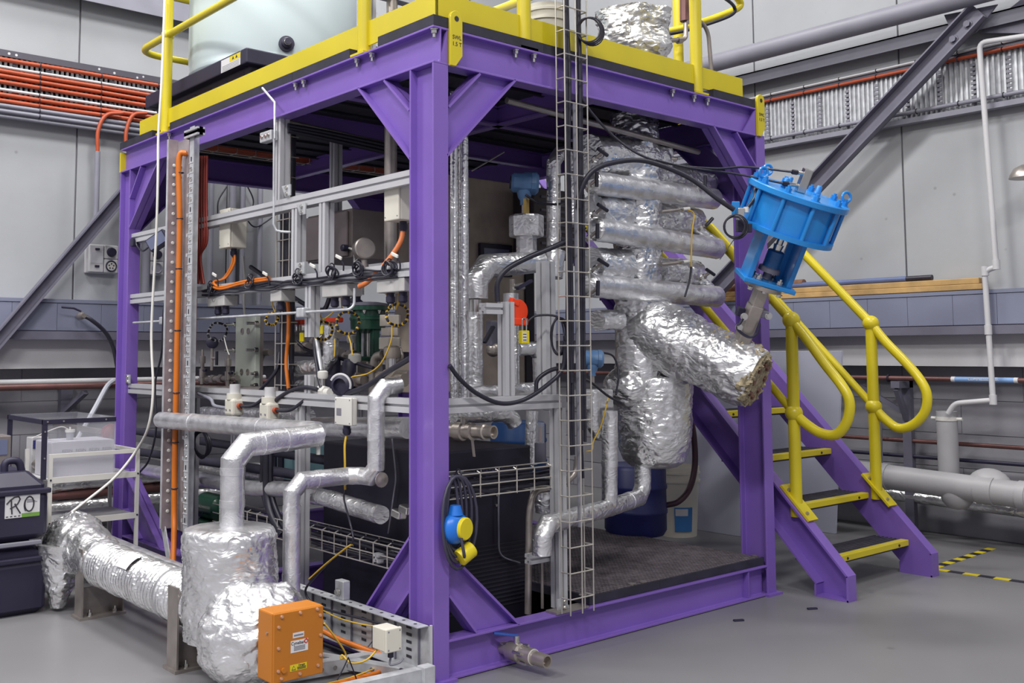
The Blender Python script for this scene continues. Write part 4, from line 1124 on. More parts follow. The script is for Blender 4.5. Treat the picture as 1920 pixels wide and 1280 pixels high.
label(cov, U(0.33), U(0.66), Zz(0.865), Zz(0.775), yF, YEL2, 'warning_label')
text('Danger', 'lettering', (U(0.56), yF-0.0018, Zz(0.795)), (1, 0, 0), (0, 0, 1), 0.009, INK, cov)
for k in range(3): label(cov, U(0.47), U(0.64), Zz(0.822+k*0.014), Zz(0.818+k*0.014), yF-0.0013, INK, 'print_line')
for s, m_ in ((1.0, INK), (0.68, YEL2)):
    cx_, cz_ = U(0.40), Zz(0.823); h_ = 0.0085*s
    MB().quadloop([[V((cx_-h_, yF-0.0012-e*(1+(1-s)), cz_-h_*0.8)), V((cx_+h_, yF-0.0012-e*(1+(1-s)), cz_-h_*0.8)), V((cx_, yF-0.0012-e*(1+(1-s)), cz_+h_))] for e in (0, 0.0008)]).build('warning_triangle', m_, cov, smooth=0)

# pipe rising from the drum, across and back along the frame
PR = 0.046
E1 = at(428, 842, 'y', 0.60); E2 = at(604, 816, 'y', 0.60)
E1 = V((VX+.02, 0.56, 0)); zE = at(428, 838, 'y', 0.56).z
E1.z = zE
E2 = at(598, 815, 'y', 0.56)
far = at(302, 787, 'x', E2.x+0.03)
p = foil_pipe('foil_pipe', [(E1.x, E1.y, 0.54), E1, E2], PR, 'foil wrapped pipe rising from the drum and elbowing across to the frame', bands=((0, 0.35), (0, 0.72), (1, 0.35), (1, 0.62)), k=1.25)
foil_pipe('foil_pipe', [E2+V((0.005, 0.02, 0.01)), far], 0.043, 'foil wrapped pipe coming forward along the frame at waist height to the elbow', bands=((0, 0.3), (0, 0.75)))
nz = at(597, 838, 'y', .56)
tag(MB().cyl(nz+V((0, 0, .02)), nz-V((0, 0, 0.03)), 0.009, n=12).build('drain_nipple', WHITEC), 'short white drain nipple under the end of the forward foil pipe', 'fitting')
# zigzag pipe in front of the near bay
y2 = 0.50
Z = [at(553, 1125, 'y', y2), at(548, 903, 'y', y2), at(668, 884, 'y', y2)]
Z[0].z = 0.2; Z[0].x = Z[1].x; Z[2].z = Z[1].z+.004
k2 = at(705, 896, 'x', Z[2].x); Z.append(V((Z[2].x, k2.y, Z[2].z)))
zt_ = at(704, 742, 'x', Z[2].x).z
zt_ = max(zt_, 1.05+.036)
Z.append(V((Z[2].x, k2.y, zt_))); q_ = at(748, 731, 'y', k2.y); Z.append(V((q_.x, k2.y, zt_+.01)))
p = foil_pipe('foil_pipe', Z, 0.035, 'zigzag foil wrapped pipe stepping up in front of the near bay', bands=((0, 0.3), (0, 0.8), (1, 0.4), (3, 0.45)), k=1.25)
e = V((Z[3].x, Z[3].y-0.036, Z[3].z-0.004))
MB().lathe(e, (0, -1, 0), [(0.03, 0), (0.03, 0.006), (0.016, 0.008), (0.01, 0.012)], 18).build('end_plug', STEEL, p)

# ================================================================ galvanised floor tray in front
tr = thing('floor_tray', 'perforated galvanised cable tray on edge along the left base of the frame', 'cable tray', (-0.05, 0.5, 0))
ty0, ty1, tz0, tz1 = 0.0, 1.0, 0.055, 0.222
MB().box((-0.075, ty0, tz1-0.003), (-0.02, ty1, tz1)).build('top_flange', GALV, tr, smooth=0)
MB().box((-0.075, ty0, tz0), (-0.02, ty1, tz0+0.003)).build('bottom_flange', GALV, tr, smooth=0)
MB().box((-0.024, ty0, tz0), (-0.020, ty1, tz1)).build('back_web', GALV, tr, smooth=0)
hm = mesh_of(MB().cyl((0, 0, 0), (0, 0, 0.0006), 0.007, n=12), 'punched_hole', INK)
for k in range(13): inst(hm, 'punched_hole', (-0.048, ty0+0.05+k*0.072, tz1+0.0001), tr)
sl = mesh_of(MB().box((-0.0006, -0.016, -0.005), (0.0006, 0.016, 0.005)), 'punched_slot', INK, 0)
for k in range(5):
    for j in range(5):
        inst(sl, 'punched_slot', (-0.0252, 0.12+k*0.15, tz0+0.03+j*0.027), tr)
for k in range(7):
    MB().box((-0.032, 0.05+k*0.15, tz0+.004), (-0.0245, 0.056+k*0.15, tz1-.004)).build('stiffening_rib', DKSTEEL, tr, smooth=0)
MB().box((-0.02, 0.002, tz0+.003), (-0.004, 0.01, tz1-.003)).build('end_flange', STRIPW, tr, smooth=0)
cp_ = at(645, 1108, 'x', -0.03)
MB().box((-0.055, cp_.y-0.03, tz1), (-0.02, cp_.y+0.03, tz1+0.075)).build('clamp_block', GALV, tr, smooth=0, bevel=0.003)
hexbolt(MB(), (-0.06, cp_.y, tz1+0.03), (-1, 0, 0), 0.012, 0.008).build('bolt', CHROME, tr)
# cross channels on the floor
def channel(a, b, h, lab, n=7):
    a, b = V(a), V(b); d_ = (b-a).normalized()
    t = thing('floor_channel', lab, 'channel', a)
    MB().bar(a+V((0, 0, h/2)), b+V((0, 0, h/2)), 0.004, h).build('web', GALV, t, smooth=0)
    sd = d_.cross(V((0, 0, 1)))
    MB().bar(a+sd*-0.02+V((0, 0, h)), b+sd*-0.02+V((0, 0, h)), 0.045, 0.003).build('top_flange', GALV, t, smooth=0)
    m_ = mesh_of(MB().cyl((0, 0, 0), sd*0.002, 0.008, n=12), 'rivet', CHROME)
    for k in range(n): inst(m_, 'rivet', a.lerp(b, (k+0.6)/(n+0.3))+sd*0.003+V((0, 0, h*0.5)), t)
    return t
channel(at(480, 1262, 'z', 0.03)*V((1, 1, 0)).length/V((1, 1, 0)).length if False else (-0.47, 0.36, 0.012), (0.0-0.08, 0.30, 0.012), 0.05, 'galvanised channel lying across the floor behind the orange box')
channel((-0.42, -0.02, 0.0), (-0.09, -0.04, 0.0), 0.085, 'short galvanised channel on the floor nearest the camera', 4)
MBx = MB().box((-0.09, -0.06, 0), (-0.04, -0.015, 0.095))
tag(MBx.build('channel_bracket', GALV, smooth=0, bevel=.002), 'galvanised end bracket of the nearest floor channel beside the column', 'bracket')
channel((-0.30, 0.62, 0.02), (-0.085, 0.10, 0.02), 0.035, 'slanted galvanised channel between the floor tray and the orange cable', 3)
# small white junction box on the tray end
jb = thing('junction_box', 'small ivory junction box fixed to the near end of the floor tray', 'junction box', (-0.12, 0.02, 0.12))
jA, jB_ = at(724, 1180, 'y', 0.02), at(750, 1217, 'y', 0.02)
MB().box((jA.x-.005, 0.025, jB_.z), (jB_.x+.0, 0.10, jA.z)).build('box_body', IVORY, jb, smooth=0, bevel=0.004)
MB().box((jA.x-0.007, 0.010, jB_.z-0.002), (jB_.x+0.002, 0.0245, jA.z+0.002)).build('lid', IVORY, jb, smooth=0, bevel=0.004)
for u in (0, 1):
    for v in (0, 1):
        MB().cyl((jA.x+0.004+u*(jB_.x-jA.x-.012), 0.010, jB_.z+0.008+v*(jA.z-jB_.z-.016)), (jA.x+0.004+u*(jB_.x-jA.x-.012), 0.0085, jB_.z+0.008+v*(jA.z-jB_.z-.016)), 0.003, n=10).build('lid_screw', INKG, jb)
MB().cyl((jB_.x-0.02, 0.05, jB_.z), (jB_.x-0.02, 0.05, jB_.z-0.03), 0.011, n=12).build('cable_gland', BLACK, jb)
cable('patch_lead', [(jB_.x-0.02, 0.05, jB_.z-0.03), (jB_.x-0.025, 0.045, jB_.z-0.055), (jB_.x+0.005, 0.03, jB_.z-0.05), (jB_.x+0.02, 0.025, jB_.z-0.035)], 0.004, GREYC, 'short grey lead under the ivory junction box at the tray end')
# orange and yellow cables on the floor
g_ = lambda x, y, z: at(x, y, 'z', z)
cable('orange_cable', [g_(606, 1183, .10), g_(640, 1200, .08), g_(690, 1218, .06), g_(722, 1228, .05), g_(732, 1240, .04), g_(712, 1260, .03), g_(660, 1275, .03), g_(610, 1290, .03)], 0.011, ORANGE2, 'thick orange cable curling over the floor from the orange box')
cable('yellow_cable', [at(608, 1168, 'y', .18), at(625, 1190, 'y', .18), at(648, 1225, 'y', .2), at(640, 1235, 'y', .2), at(642, 1228, 'y', .2), at(660, 1243, 'y', .15), at(690, 1235, 'y', .1), at(715, 1205, 'y', .08), at(722, 1185, 'y', .06)], 0.0035, YCAB, 'thin yellow cable looping between the orange box and the junction box')
cable('yellow_cable', [g_(740, 1240, .05), g_(720, 1246, .04), g_(690, 1258, .04), g_(650, 1272, .03), g_(610, 1282, .03)], 0.003, YCAB, 'thin yellow cable lying beside the orange cable on the floor')
for i, pts in enumerate([[(653, 1232), (645, 1250), (632, 1275)], [(653, 1232), (662, 1255), (668, 1272)], [(722, 1180), (700, 1200), (690, 1212)]]):
    cable('cable_tie', [at(x, y, 'y', 0.12) for x, y in pts], 0.0025, RUBBER, ['left', 'right', 'upper'][i]+' loose black tie end on the yellow cable loop', cat='tie')
cable('black_cable', [at(620, 1050, 'x', -.09), at(590, 1082, 'x', -.09), at(573, 1105, 'x', -.09), at(580, 1125, 'x', -.08), at(600, 1138, 'x', -.078), at(640, 1150, 'x', -.078), at(680, 1160, 'x', -.078), at(722, 1172, 'x', -.078)], 0.005, RUBBER, 'black cable bundle tied along the inside of the floor tray')
cable('yellow_cable', [at(660, 1020, 'x', -.09), at(645, 1030, 'x', -.09), at(610, 1058, 'x', -.095), at(580, 1085, 'x', -.095)], 0.004, YCAB, 'yellow and black cable sweeping down to the floor tray')
cable('yellow_cable', [at(602, 1142, 'x', -.08), at(640, 1160, 'x', -.08), at(690, 1172, 'x', -.08), at(722, 1172, 'x', -.08)], 0.003, YCAB, 'thin yellow cable following the black bundle in the floor tray')

# ================================================================ left: tanks, rack and carton
def jerry(z0, z1, lab, top):
    x0, x1, y0_, y1_ = -1.35, at(87, 1100, 'y', 2.05).x, 2.05, 2.6
    t = thing('black_container', lab, 'container', ((x0+x1)/2, 2.3, z0))
    zz = [(0.03, z0), (0.0, z0+0.03), (0.0, z1-0.12), (0.012, z1-0.08), (0.012, z1-0.06), (0.07, z1)]
    MB().quadloop([[V((x0+e, y0_+e, z)), V((x1-e, y0_+e, z)), V((x1-e, y1_-e, z)), V((x0+e, y1_-e, z))] for e, z in zz]).build('moulded_body', BLACK, t, smooth=0, bevel=0.02)
    MB().box((x0-.0, y0_-0.012, z1-0.10), (x1+0.008, y0_+.02, z1-0.075)).build('rim_band', BLACK, t, smooth=0, bevel=0.006)
    if top:
        c_ = at(20, 868, 'y', 2.25)
        MB().tube(arc_path([at(8, 900, 'y', 2.2), at(8, 864, 'y', 2.2), at(36, 862, 'y', 2.2), at(42, 890, 'y', 2.2)], 0.03), 0.018, 10).build('carry_handle', BLACK, t)
        a_, b_ = at(10, 929, 'y', y0_-.002), at(74, 966, 'y', y0_-.002)
        MB().box((a_.x, y0_-0.003, b_.z), (b_.x, y0_-0.0005, a_.z)).build('paper_label', PAPER, t, smooth=0)
        w2, h2 = b_.x-a_.x, a_.z-b_.z
        MB().box((a_.x+w2*0.48, y0_-0.0035, b_.z), (b_.x, y0_-0.003, b_.z+h2*0.17)).build('green_band', GREENL, t, smooth=0)
        def stroke(pp, r_=0.0032): MB().tube([(a_.x+w2*u, y0_-0.004, b_.z+h2*v) for u, v in pp], r_, 6).build('handwriting', INK, t)
        stroke([(0.17, 0.82), (0.18, 0.5), (0.2, 0.18)])
        stroke([(0.04, 0.62), (0.14, 0.78), (0.26, 0.90), (0.38, 0.92), (0.42, 0.8), (0.36, 0.62), (0.26, 0.5), (0.14, 0.42)])
        stroke([(0.27, 0.62), (0.34, 0.42), (0.44, 0.18)])
        stroke([(0.69+0.13*math.cos(a), 0.56+0.32*math.sin(a)) for a in [i*2*PI/20 for i in range(21)]])
        stroke([(0.62+0.08*math.cos(a), 0.52+0.28*math.sin(a)) for a in [1.6+i*0.16 for i in range(18)]], 0.002)
        for k in range(4): MB().box((a_.x+w2*(0.03+k*0.115), y0_-0.0035, b_.z+h2*0.05), (a_.x+w2*(0.1+k*0.115), y0_-0.003, b_.z+h2*0.09)).build('print_line', INK, t, smooth=0)
        for k in range(3): MB().box((a_.x+w2*0.62, y0_-0.0035, b_.z+h2*(0.62+k*0.05)), (a_.x+w2*(0.92-k*.06), y0_-0.003, b_.z+h2*(0.65+k*0.05))).build('print_line', INKG, t, smooth=0)
    else:
        MB().box((x0+.05, y0_-0.01, z1-0.02), (x1-0.03, y0_+.01, z1-0.0)).build('top_step', GREYC, t, smooth=0, bevel=.004)
zm = at(50, 1014, 'y', 2.05).z
jerry(0.0, zm, 'lower black plastic container standing on the floor at the left edge', False)
jerry(zm+0.001, at(50, 884, 'y', 2.12).z, 'upper black plastic container with a handwritten RO label at the left edge', True)
# white rack
ry0, ry1 = 2.47, 2.86
rk = thing('wire_rack', 'white painted steel rack with two shelves beside the far column', 'rack', (-0.37, 2.6, 0))
rx0, rx1 = at(94, 900, 'y', ry0).x, at(257, 900, 'y', ry0).x
zS1, zS2, zTop = at(180, 893, 'y', ry0).z, at(180, 972, 'y', ry0).z, at(180, 846, 'y', ry0).z
for x in (rx0, rx1):
    for y in (ry0, ry1):
        MB().box((x-0.009, y-0.009, 0), (x+0.009, y+0.009, zTop)).build('post', WHITEC, rk, smooth=0)
for z in (zS1, zS2):
    MB().box((rx0+.009, ry0-0.009, z-0.018), (rx1-.009, ry0+0.006, z+0.012)).build('shelf_lip', WHITEC, rk, smooth=0)
    MB().box((rx0-.008, ry0+.006, z-0.006), (rx1+.008, ry1+0.01, z)).build('shelf', STRIPW, rk, smooth=0)
    for x in (rx0, rx1): MB().cyl((x, ry0-0.009, z), (x, ry0-0.013, z), 0.005, n=10).build('bolt', INK, rk)
MB().box((rx0+.009, ry0-0.008, zTop-0.02), (rx1-.009, ry0+0.008, zTop)).build('guard_rail', WHITEC, rk, smooth=0)
MB().box((rx1-.008, ry0+.009, zTop-0.02), (rx1+.008, ry1-.009, zTop)).build('guard_rail', WHITEC, rk, smooth=0)
# carton with printing
ca0, ca1 = at(97, 850, 'y', ry0+0.06), at(214, 850, 'y', ry0+0.06)
cz0, cz1 = zS1+0.001, at(150, 828, 'y', ry0+.06).z
ct = thing('carton', 'white cardboard carton printed with grey lettering on the upper shelf of the rack', 'carton', ((ca0.x+ca1.x)/2, ry0+.2, cz0))
CARD = mat('white_cardboard', 'c2c0ca', 0.7, 0, 0.04, 5)
MB().box((ca0.x, ry0+0.06, cz0), (ca1.x, ry0+0.33, cz1)).build('carton_body', CARD, ct, smooth=0, bevel=0.003)
MB().box((ca0.x+.002, ry0+0.062, cz1), (ca1.x-.002, ry0+0.194, cz1+.003)).build('flap', CARD, ct, smooth=0)
MB().box((ca0.x+.002, ry0+0.196, cz1), (ca1.x-.002, ry0+0.328, cz1+.003)).build('flap', CARD, ct, smooth=0)
for k in range(4):
    text('RESIN', 'lettering', (ca0.x+(ca1.x-ca0.x)*(0.24+k*0.215), ry0+0.0595, cz1-0.045), (1, 0, 0), (0, 0, 1), 0.0215, INKG, ct)
# small pot on the carton
jp = at(131, 822, 'y', ry0+0.2)
t = thing('sample_pot', 'small clear sample pot with a white lid standing on the carton', 'pot', (jp.x, jp.y, cz1+.004))
MB().lathe((jp.x, jp.y, cz1+.004), (0, 0, 1), [(0.019, 0), (0.023, 0.042), (0.02, 0.042), (0.017, 0.004)], 20).build('pot_body', GLASSY, t)
MB().cyl((jp.x, jp.y, cz1+.044), (jp.x, jp.y, cz1+.058), 0.026, n=20).build('lid', WHITEC, t)
MB().cyl((jp.x, jp.y, cz1+.058), (jp.x, jp.y, cz1+.072), 0.005, n=10).build('lid_nipple', WHITEC, t)
cable('sample_tube', [(jp.x-.01, jp.y, cz1+.06), (jp.x-0.05, jp.y, cz1+.075), (jp.x-0.12, jp.y+.02, cz1+.05), (jp.x-0.19, jp.y+.03, cz1+.02)], 0.003, WHITEC, 'thin white tube arching from the sample pot lid')
# acrylic case with a black frame around it
az1 = at(150, 784, 'y', ry0+0.03).z
t = thing('acrylic_case', 'clear acrylic case with a black angle frame over the carton', 'case', (-0.4, 2.6, zS1))
ax0, ax1 = at(83, 830, 'y', ry0+.03).x, at(216, 830, 'y', ry0+.03).x
ay0, ay1 = ry0+0.03, ry0+0.38
ax00 = ax0-0.0
for (x, y) in ((ax0, ay0), (ax0, ay1+.25)):
    MB().box((x-0.013, y-0.006, zS1-.0 if x != ax0 else zS1+.001), (x+0.013, y+0.006, az1)).build('corner_angle', BLACK, t, smooth=0)
MB().box((ax0-.013, ay0-0.007, az1-0.024), (ax1, ay0+0.007, az1)).build('top_angle', BLACK, t, smooth=0)
MB().box((ax0-0.013, ay0+.007, az1-0.024), (ax0+0.0, ay1+.25, az1)).build('top_angle', BLACK, t, smooth=0)
MB().box((ax0-.013, ay1+.243, az1-0.024), (ax1, ay1+.257, az1)).build('top_angle', BLACK, t, smooth=0)
MB().box((ax0+.002, ay0+.002, zS1+.002), (ax1+.003, ay0+.005, az1-.001)).build('front_pane', ACRYL, t, smooth=0)
MB().box((ax1, ay0+.006, zS1+.002), (ax1+.003, ay1+.25, az1-.001)).build('side_pane', ACRYL, t, smooth=0)
MB().box((ax0, ay0, az1), (ax1, ay1+.25, az1+.003)).build('top_pane', ACRYL, t, smooth=0)
for u in (0.03, 0.25, 0.85):
    MB().cyl((ax0+(ax1-ax0)*u, ay0-0.007, az1-0.011), (ax0+(ax1-ax0)*u, ay0-0.011, az1-0.011), 0.005, n=10).build('screw', CHROME, t)
for v in (0.04, 0.5):
    MB().cyl((ax0, ay0-0.007, az1-0.05-v*0.3), (ax0, ay0-0.011, az1-0.05-v*0.3), 0.005, n=10).build('screw', CHROME, t)
# blue pump head left of the case and grey instrument at the left edge
pm = at(70, 840, 'y', 2.9)
t = thing('dosing_pump', 'small pump with a blue display behind the black case post', 'pump', (pm.x, pm.y, zS1))
MB().box((pm.x-0.03, pm.y, pm.z-.22), (pm.x+0.06, pm.y+.1, pm.z+0.06)).build('pump_body', STRIPW, t, smooth=0, bevel=.005)
MB().box((pm.x-0.025, pm.y-.006, pm.z-.0), (pm.x+0.055, pm.y, pm.z+0.045)).build('display', mat('navy_display', '3a3f78', 0.3), t, smooth=0)
MB().cyl((pm.x, pm.y, pm.z-.09), (pm.x, pm.y-.05, pm.z-.09), 0.03, n=16).build('pump_head', STEEL, t)
iv = at(8, 845, 'y', 2.75)
t = thing('grey_instrument', 'grey boxed instrument above the black container at the left edge', 'instrument', (iv.x, iv.y, iv.z-.13))
MB().box((iv.x-0.12, iv.y, iv.z-.16), (iv.x+0.035, iv.y+.15, iv.z+0.08)).build('case', mat('dull_grey_case', '7d7675', .5, .2), t, smooth=0, bevel=.006)
MB().box((iv.x-0.10, iv.y-.004, iv.z-.02), (iv.x+0.015, iv.y, iv.z+0.06)).build('window', SCREEN, t, smooth=0)
tag(MB().box((-1.3, 2.72, 0), (at(80, 880, 'y', 2.74).x, 3.15, iv.z-.161)).build('side_bench', STRIPW, smooth=0, bevel=.006), 'pale bench behind the black containers carrying the grey instrument', 'bench')
# red ball beyond the rack
rbp = at(208, 812, 'y', 3.3)
t = thing('gate_valve', 'dark red gate valve wheel beside the far column behind the case', 'valve', rbp)
MB().lathe(rbp, (0, -1, 0), [(0.02, -0.05), (0.055, -.03), (0.06, 0), (0.055, .03), (0.03, .045)], 20).build('hand_wheel', mat('dark_red_paint', '7d2a33', .45), t)
MB().cyl(rbp, rbp+V((0, 1.03, 0)), .02, n=12).build('spindle', STEEL, t)

# ================================================================ upright cable ladder on the left side
cl = thing('cable_ladder', 'upright galvanised cable ladder with slotted rungs on the left side of the frame', 'cable ladder', (-0.06, 2.08, 0.2))
ly0, ly1 = 2.21, 1.95
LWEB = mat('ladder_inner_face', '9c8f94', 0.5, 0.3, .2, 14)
stud2 = mesh_of(MB().lathe((0, 0, 0), (0, -1, 0), [(0.010, 0), (0.008, 0.004), (0.003, 0.005)], 12), 'stud', WHITEC)
lz0, lz1 = 0.19, at(345, 250, 'x', -.06).z
for y, nm in ((ly0, 'side_channel'), (ly1, 'side_channel')):
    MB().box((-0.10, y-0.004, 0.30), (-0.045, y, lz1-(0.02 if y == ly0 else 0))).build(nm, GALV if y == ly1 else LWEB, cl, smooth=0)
    MB().box((-0.10, y-(0.0 if y == ly0 else 0.055), 0.30), (-0.096, y+(0.022 if y == ly0 else 0.0), lz1-(0.02 if y == ly0 else 0))).build('channel_face', GALV, cl, smooth=0)
MB().box((-0.048, ly1, 0.30), (-0.044, ly0, lz1-0.03)).build('perforated_web', mat('ladder_web', 'a59da1', 0.5, 0.35, .2, 14), cl, smooth=0)
dimple = mesh_of(MB().lathe((0, 0, 0), (-1, 0, 0), [(0.011, 0), (0.009, 0.004), (0.004, 0.005)], 12), 'stud', CHROME)
dark = mesh_of(MB().box((-0.001, -0.004, -0.012), (0.001, 0.004, 0.012)), 'slot', INK, 0)
frame_m = mesh_of(MB().box((-0.0012, -0.024, -0.002), (0.0012, 0.024, 0.002)), 'dimple_line', STRIPW, 0)
n = 36
for k in range(n):
    z = 0.36+k*(lz1-0.5)/n
    inst(dimple if k % 5 else dark, 'stud' if k % 5 else 'slot', (-0.1012, ly1-0.028, z+0.02), cl)
    inst(frame_m, 'dimple_line', (-0.1012, ly1-0.028, z), cl)
    inst(dimple, 'stud', (-0.0485, ly0-0.05, z+0.015), cl)
    inst(stud2, 'stud', (-0.068, ly0-0.0045, z+0.03), cl)
    if k % 2 == 0: MB().box((-0.070, ly1+0.004, z-.006), (-0.049, ly1+0.085, z+.012)).build('rung', GALV, cl, smooth=0)
    else: inst(dark, 'slot', (-0.0492, ly0-0.03, z), cl)
# lower splayed foot of the ladder
MB().bar((-0.075, ly0+0.03, 0.31), (-0.12, ly1+0.08, 0.10), 0.05, 0.006, (1, 0, 0)).build('splayed_foot', GALV, cl, smooth=0)
MB().bar((-0.075, ly1-0.02, 0.31), (-0.10, ly1-0.14, 0.20), 0.05, 0.006, (1, 0, 0)).build('splayed_foot', GALV, cl, smooth=0)
# strut that fixes the ladder top to the beam
sA = at(378, 253, 'x', -.05)
MB().poly((-0.10, sA.y+.06, sA.z), (-0.10, sA.y-0.10, sA.z), extr_prof(0.042, slot=0.02, dep=0.03)).build('strut', GALV, cl, smooth=0)
# cables on the ladder
cable('orange_cable', [(-0.052, ly0-0.13, at(342, 290, 'x', -.05).z), (-0.085, ly0-0.10, at(338, 300, 'x', -.08).z), (-0.075, ly0-0.105, 1.9), (-0.075, ly0-0.1, 1.2), (-0.075, ly0-0.10, 0.5), (-0.09, ly0-0.14, 0.30), (-0.12, ly0-0.2, 0.12)], 0.0155, ORANGE2, 'thick bright orange cable tied up the cable ladder')
_oc = [o for o in bpy.data.objects if o.get('label') == 'thick bright orange cable tied up the cable ladder'][0]
for zz in (2.2, 1.95, 1.68, 1.35, 1.02, 0.76, 0.52): MB().torus((-0.075, ly0-0.103, zz), (0, 0, 1), .0165, .003, 16, 5).build('cable_tie', RUBBER, _oc)
for k, pxs in enumerate([(369, 374), (374, 376), (379, 380), (384, 378), (388, 380)]):
    cable('red_cable', [at(pxs[0], 292, 'x', .02), at(pxs[0]-1, 380, 'x', .02), at(pxs[0], 450, 'x', .02), at(pxs[1]-4, 480, 'x', .02), at(pxs[1]-6+k*2, 532, 'x', .02)], 0.0075, REDCAB, ['leftmost', 'left', 'middle', 'right', 'rightmost'][k]+' dark red cable hanging right beside the cable ladder', group='dark red cables beside the cable ladder')
cable('copper_line', [at(368, 560, 'x', .03), at(366, 640, 'x', .03), at(364, 727, 'x', .03)], 0.006, mat('copper_line', 'b5654a', .35, .5), 'thin copper line dropping to the lower rail beside the ladder', cat='pipe')
cable('white_hose', [at(309, -10, 'x', -.02), at(303, 150, 'x', -.05), at(297, 250, 'x', -.07), at(296, 330, 'x', -.09), at(293, 440, 'x', -.1), at(284, 620, 'x', -.12), at(287, 730, 'x', -.14), at(278, 800, 'x', -.16), at(255, 845, 'y', 2.42), at(215, 895, 'y', 2.40), at(160, 940, 'y', 2.36), at(110, 978, 'y', 2.31), at(92, 988, 'y', 2.29)], 0.0075, WHITEC, 'long white hose hanging from the deck down past the cable ladder to the rack', cat='hose', k=10)
cable('black_cable', [at(316, 540, 'x', -.02), at(307, 580, 'x', -.03), at(303, 660, 'x', -.03), at(291, 720, 'x', -.03), at(293, 800, 'x', -.03), at(280, 860, 'x', -.02), at(262, 885, 'x', -.01)], 0.006, RUBBER, 'thin black cable hanging between the far column and the cable ladder')
# ================================================================ right bay: base grating, foil stack, actuator
gd = thing('base_grating', 'black moulded grating floor inside the base of the right bay', 'grating', (1.5, 0.8, HB))
gx0, gx1, gy0, gy1, gz = 0.872, X1-B-.002, 0.03, 1.5, HB+.005
mb = MB()
nb = 56
for i in range(nb+1):
    x = gx0+(gx1-gx0)*i/nb; mb.box((x-0.005, gy0, gz+0.004), (x+0.005, gy1, gz+0.034))
for i in range(62):
    y = gy0+(gy1-gy0)*i/61; mb.box((gx0, y-0.005, gz+0.004), (gx1, y+0.005, gz+0.0335))
o = mb.build('grid_bars', mat('grit_topped_grating', '625b61', 0.8, 0, .35, 25, .3), gd, smooth=0); o['kind'] = 'stuff'
MB().box((gx0, gy0, gz), (gx1, gy1, gz+0.004)).build('backing', BLACK, gd, smooth=0)
xm = (gx0+gx1)*0.44
for a, b in ((gx0, xm-.002), (xm, gx1)):
    MB().box((a, gy0-0.012, gz), (b, gy0, gz+0.037)).build('edge_strip', GRAT, gd, smooth=0)
MB().box((gx0-0.012, gy0-.012, gz), (gx0, gy1, gz+0.037)).build('edge_strip', GRAT, gd, smooth=0)
for px, py in ((1185, 1094), (1206, 1090), (1415, 1041), (1093, 1115)):
    p = at(px, py, 'z', gz+.036); MB().cyl((p.x, p.y, gz+.034), (p.x, p.y, gz+.038), 0.018, n=16).build('hold_down_washer', STEEL, gd)

YS = 0.28
As = lambda x, y, v=YS: at(x, y, 'y', v)
# --- stack of headers
cx = As(1195, 450).x
stk = thing('heat_exchanger', 'tall stack of foil wrapped exchanger headers in the right bay', 'heat exchanger', (cx, YS, 0.6))
MB().tube([(cx, YS, 1.35), (cx, YS, 1.75), (cx, YS, 2.2), (cx, YS, 2.36)], [0.115, 0.12, 0.125, 0.11], 100, sub=0.008, disp=wrinkle(0.03, 8, 21, .014)).build('core_wrap', FOIL_ROUGH, stk, smooth=60)
for (xa, ya, xb, yb, r) in [(1112, 343, 1338, 373, .055), (1118, 430, 1344, 466, .055), (1106, 535, 1344, 556, .054)]:
    a_, b_ = As(xa, ya, YS-.1), As(xb, yb, YS-.1)
    MB().tube([a_, b_], r, 44, sub=0.012, disp=wrinkle(0.008, 10, xa, .003)).build('header_wrap', FOIL_FINE, stk, smooth=60)
    for s_ in (1, -1):
        e = a_ if s_ == 1 else b_
        MB().sphere(e, r*0.98, 10, (0.45, 1, 1), wrinkle(0.006, 12, xa)).build('header_end', FOIL, stk, smooth=60)
for (xa, ya, xb, yb, r) in [(1105, 292, 1235, 300, .10), (1110, 395, 1170, 398, .085), (1225, 408, 1302, 418, .075), (1108, 498, 1170, 500, .085), (1228, 508, 1304, 516, .075), (1215, 325, 1330, 345, .06), (1120, 600, 1160, 600, .05)]:
    a_, b_ = As(xa, ya, YS-.02), As(xb, yb, YS-.02)
    MB().tube([a_, b_], r, 64, sub=0.009, disp=wrinkle(0.02 if r > .07 else .012, 9, ya, .011)).build('branch_wrap', FOIL, stk, smooth=60)
# slanted branch ends on the right with small valves
for (xa, ya, xb, yb) in [(1300, 425, 1340, 455), (1305, 520, 1338, 548), (1300, 335, 1335, 370), (1100, 510, 1135, 535), (1102, 405, 1130, 430)]:
    MB().tube([As(xa, ya, YS-.05), As(xb, yb, YS-.1)], 0.03, 20, sub=0.015, disp=wrinkle(0.008, 16, xa)).build('branch_wrap', FOIL_ROUGH, stk, smooth=60)
def tee(px, py, ax, lab, v=YS-.17, l=0.034):
    c = As(px, py, v)
    t = thing('needle_valve', lab, 'valve', c)
    dv = {'h': V((0.9, 0, -0.35)), 'v': V((0.05, 0, 1)), 'd': V((0.8, 0, 0.6))}[ax].normalized()
    MB().cyl(c-dv*l, c+dv*l, 0.009, n=12).build('tee_handle', RUBBER, t)
    MB().cyl(c, c+V((0, .07, -0.035)), 0.008, n=10).build('stem', STEEL, t)
    MB().lathe(c+V((0, .035, -0.018)), V((0, .07, -.035)), [(0.013, 0), (0.016, 0.008), (0.016, 0.02), (0.012, 0.024)], 6).build('bonnet_nut', CHROME, t)
names = [(1130, 285, 'h', 'topmost left'), (1119, 336, 'v', 'upper left upright'), (1130, 389, 'h', 'left tilted second tier'), (1120, 433, 'v', 'left upright second tier'), (1131, 492, 'h', 'left tilted third tier'), (1121, 540, 'v', 'lowest left upright'), (1330, 416, 'd', 'right slanted second tier'), (1332, 510, 'h', 'right tilted third tier'), (1322, 342, 'v', 'top right')]
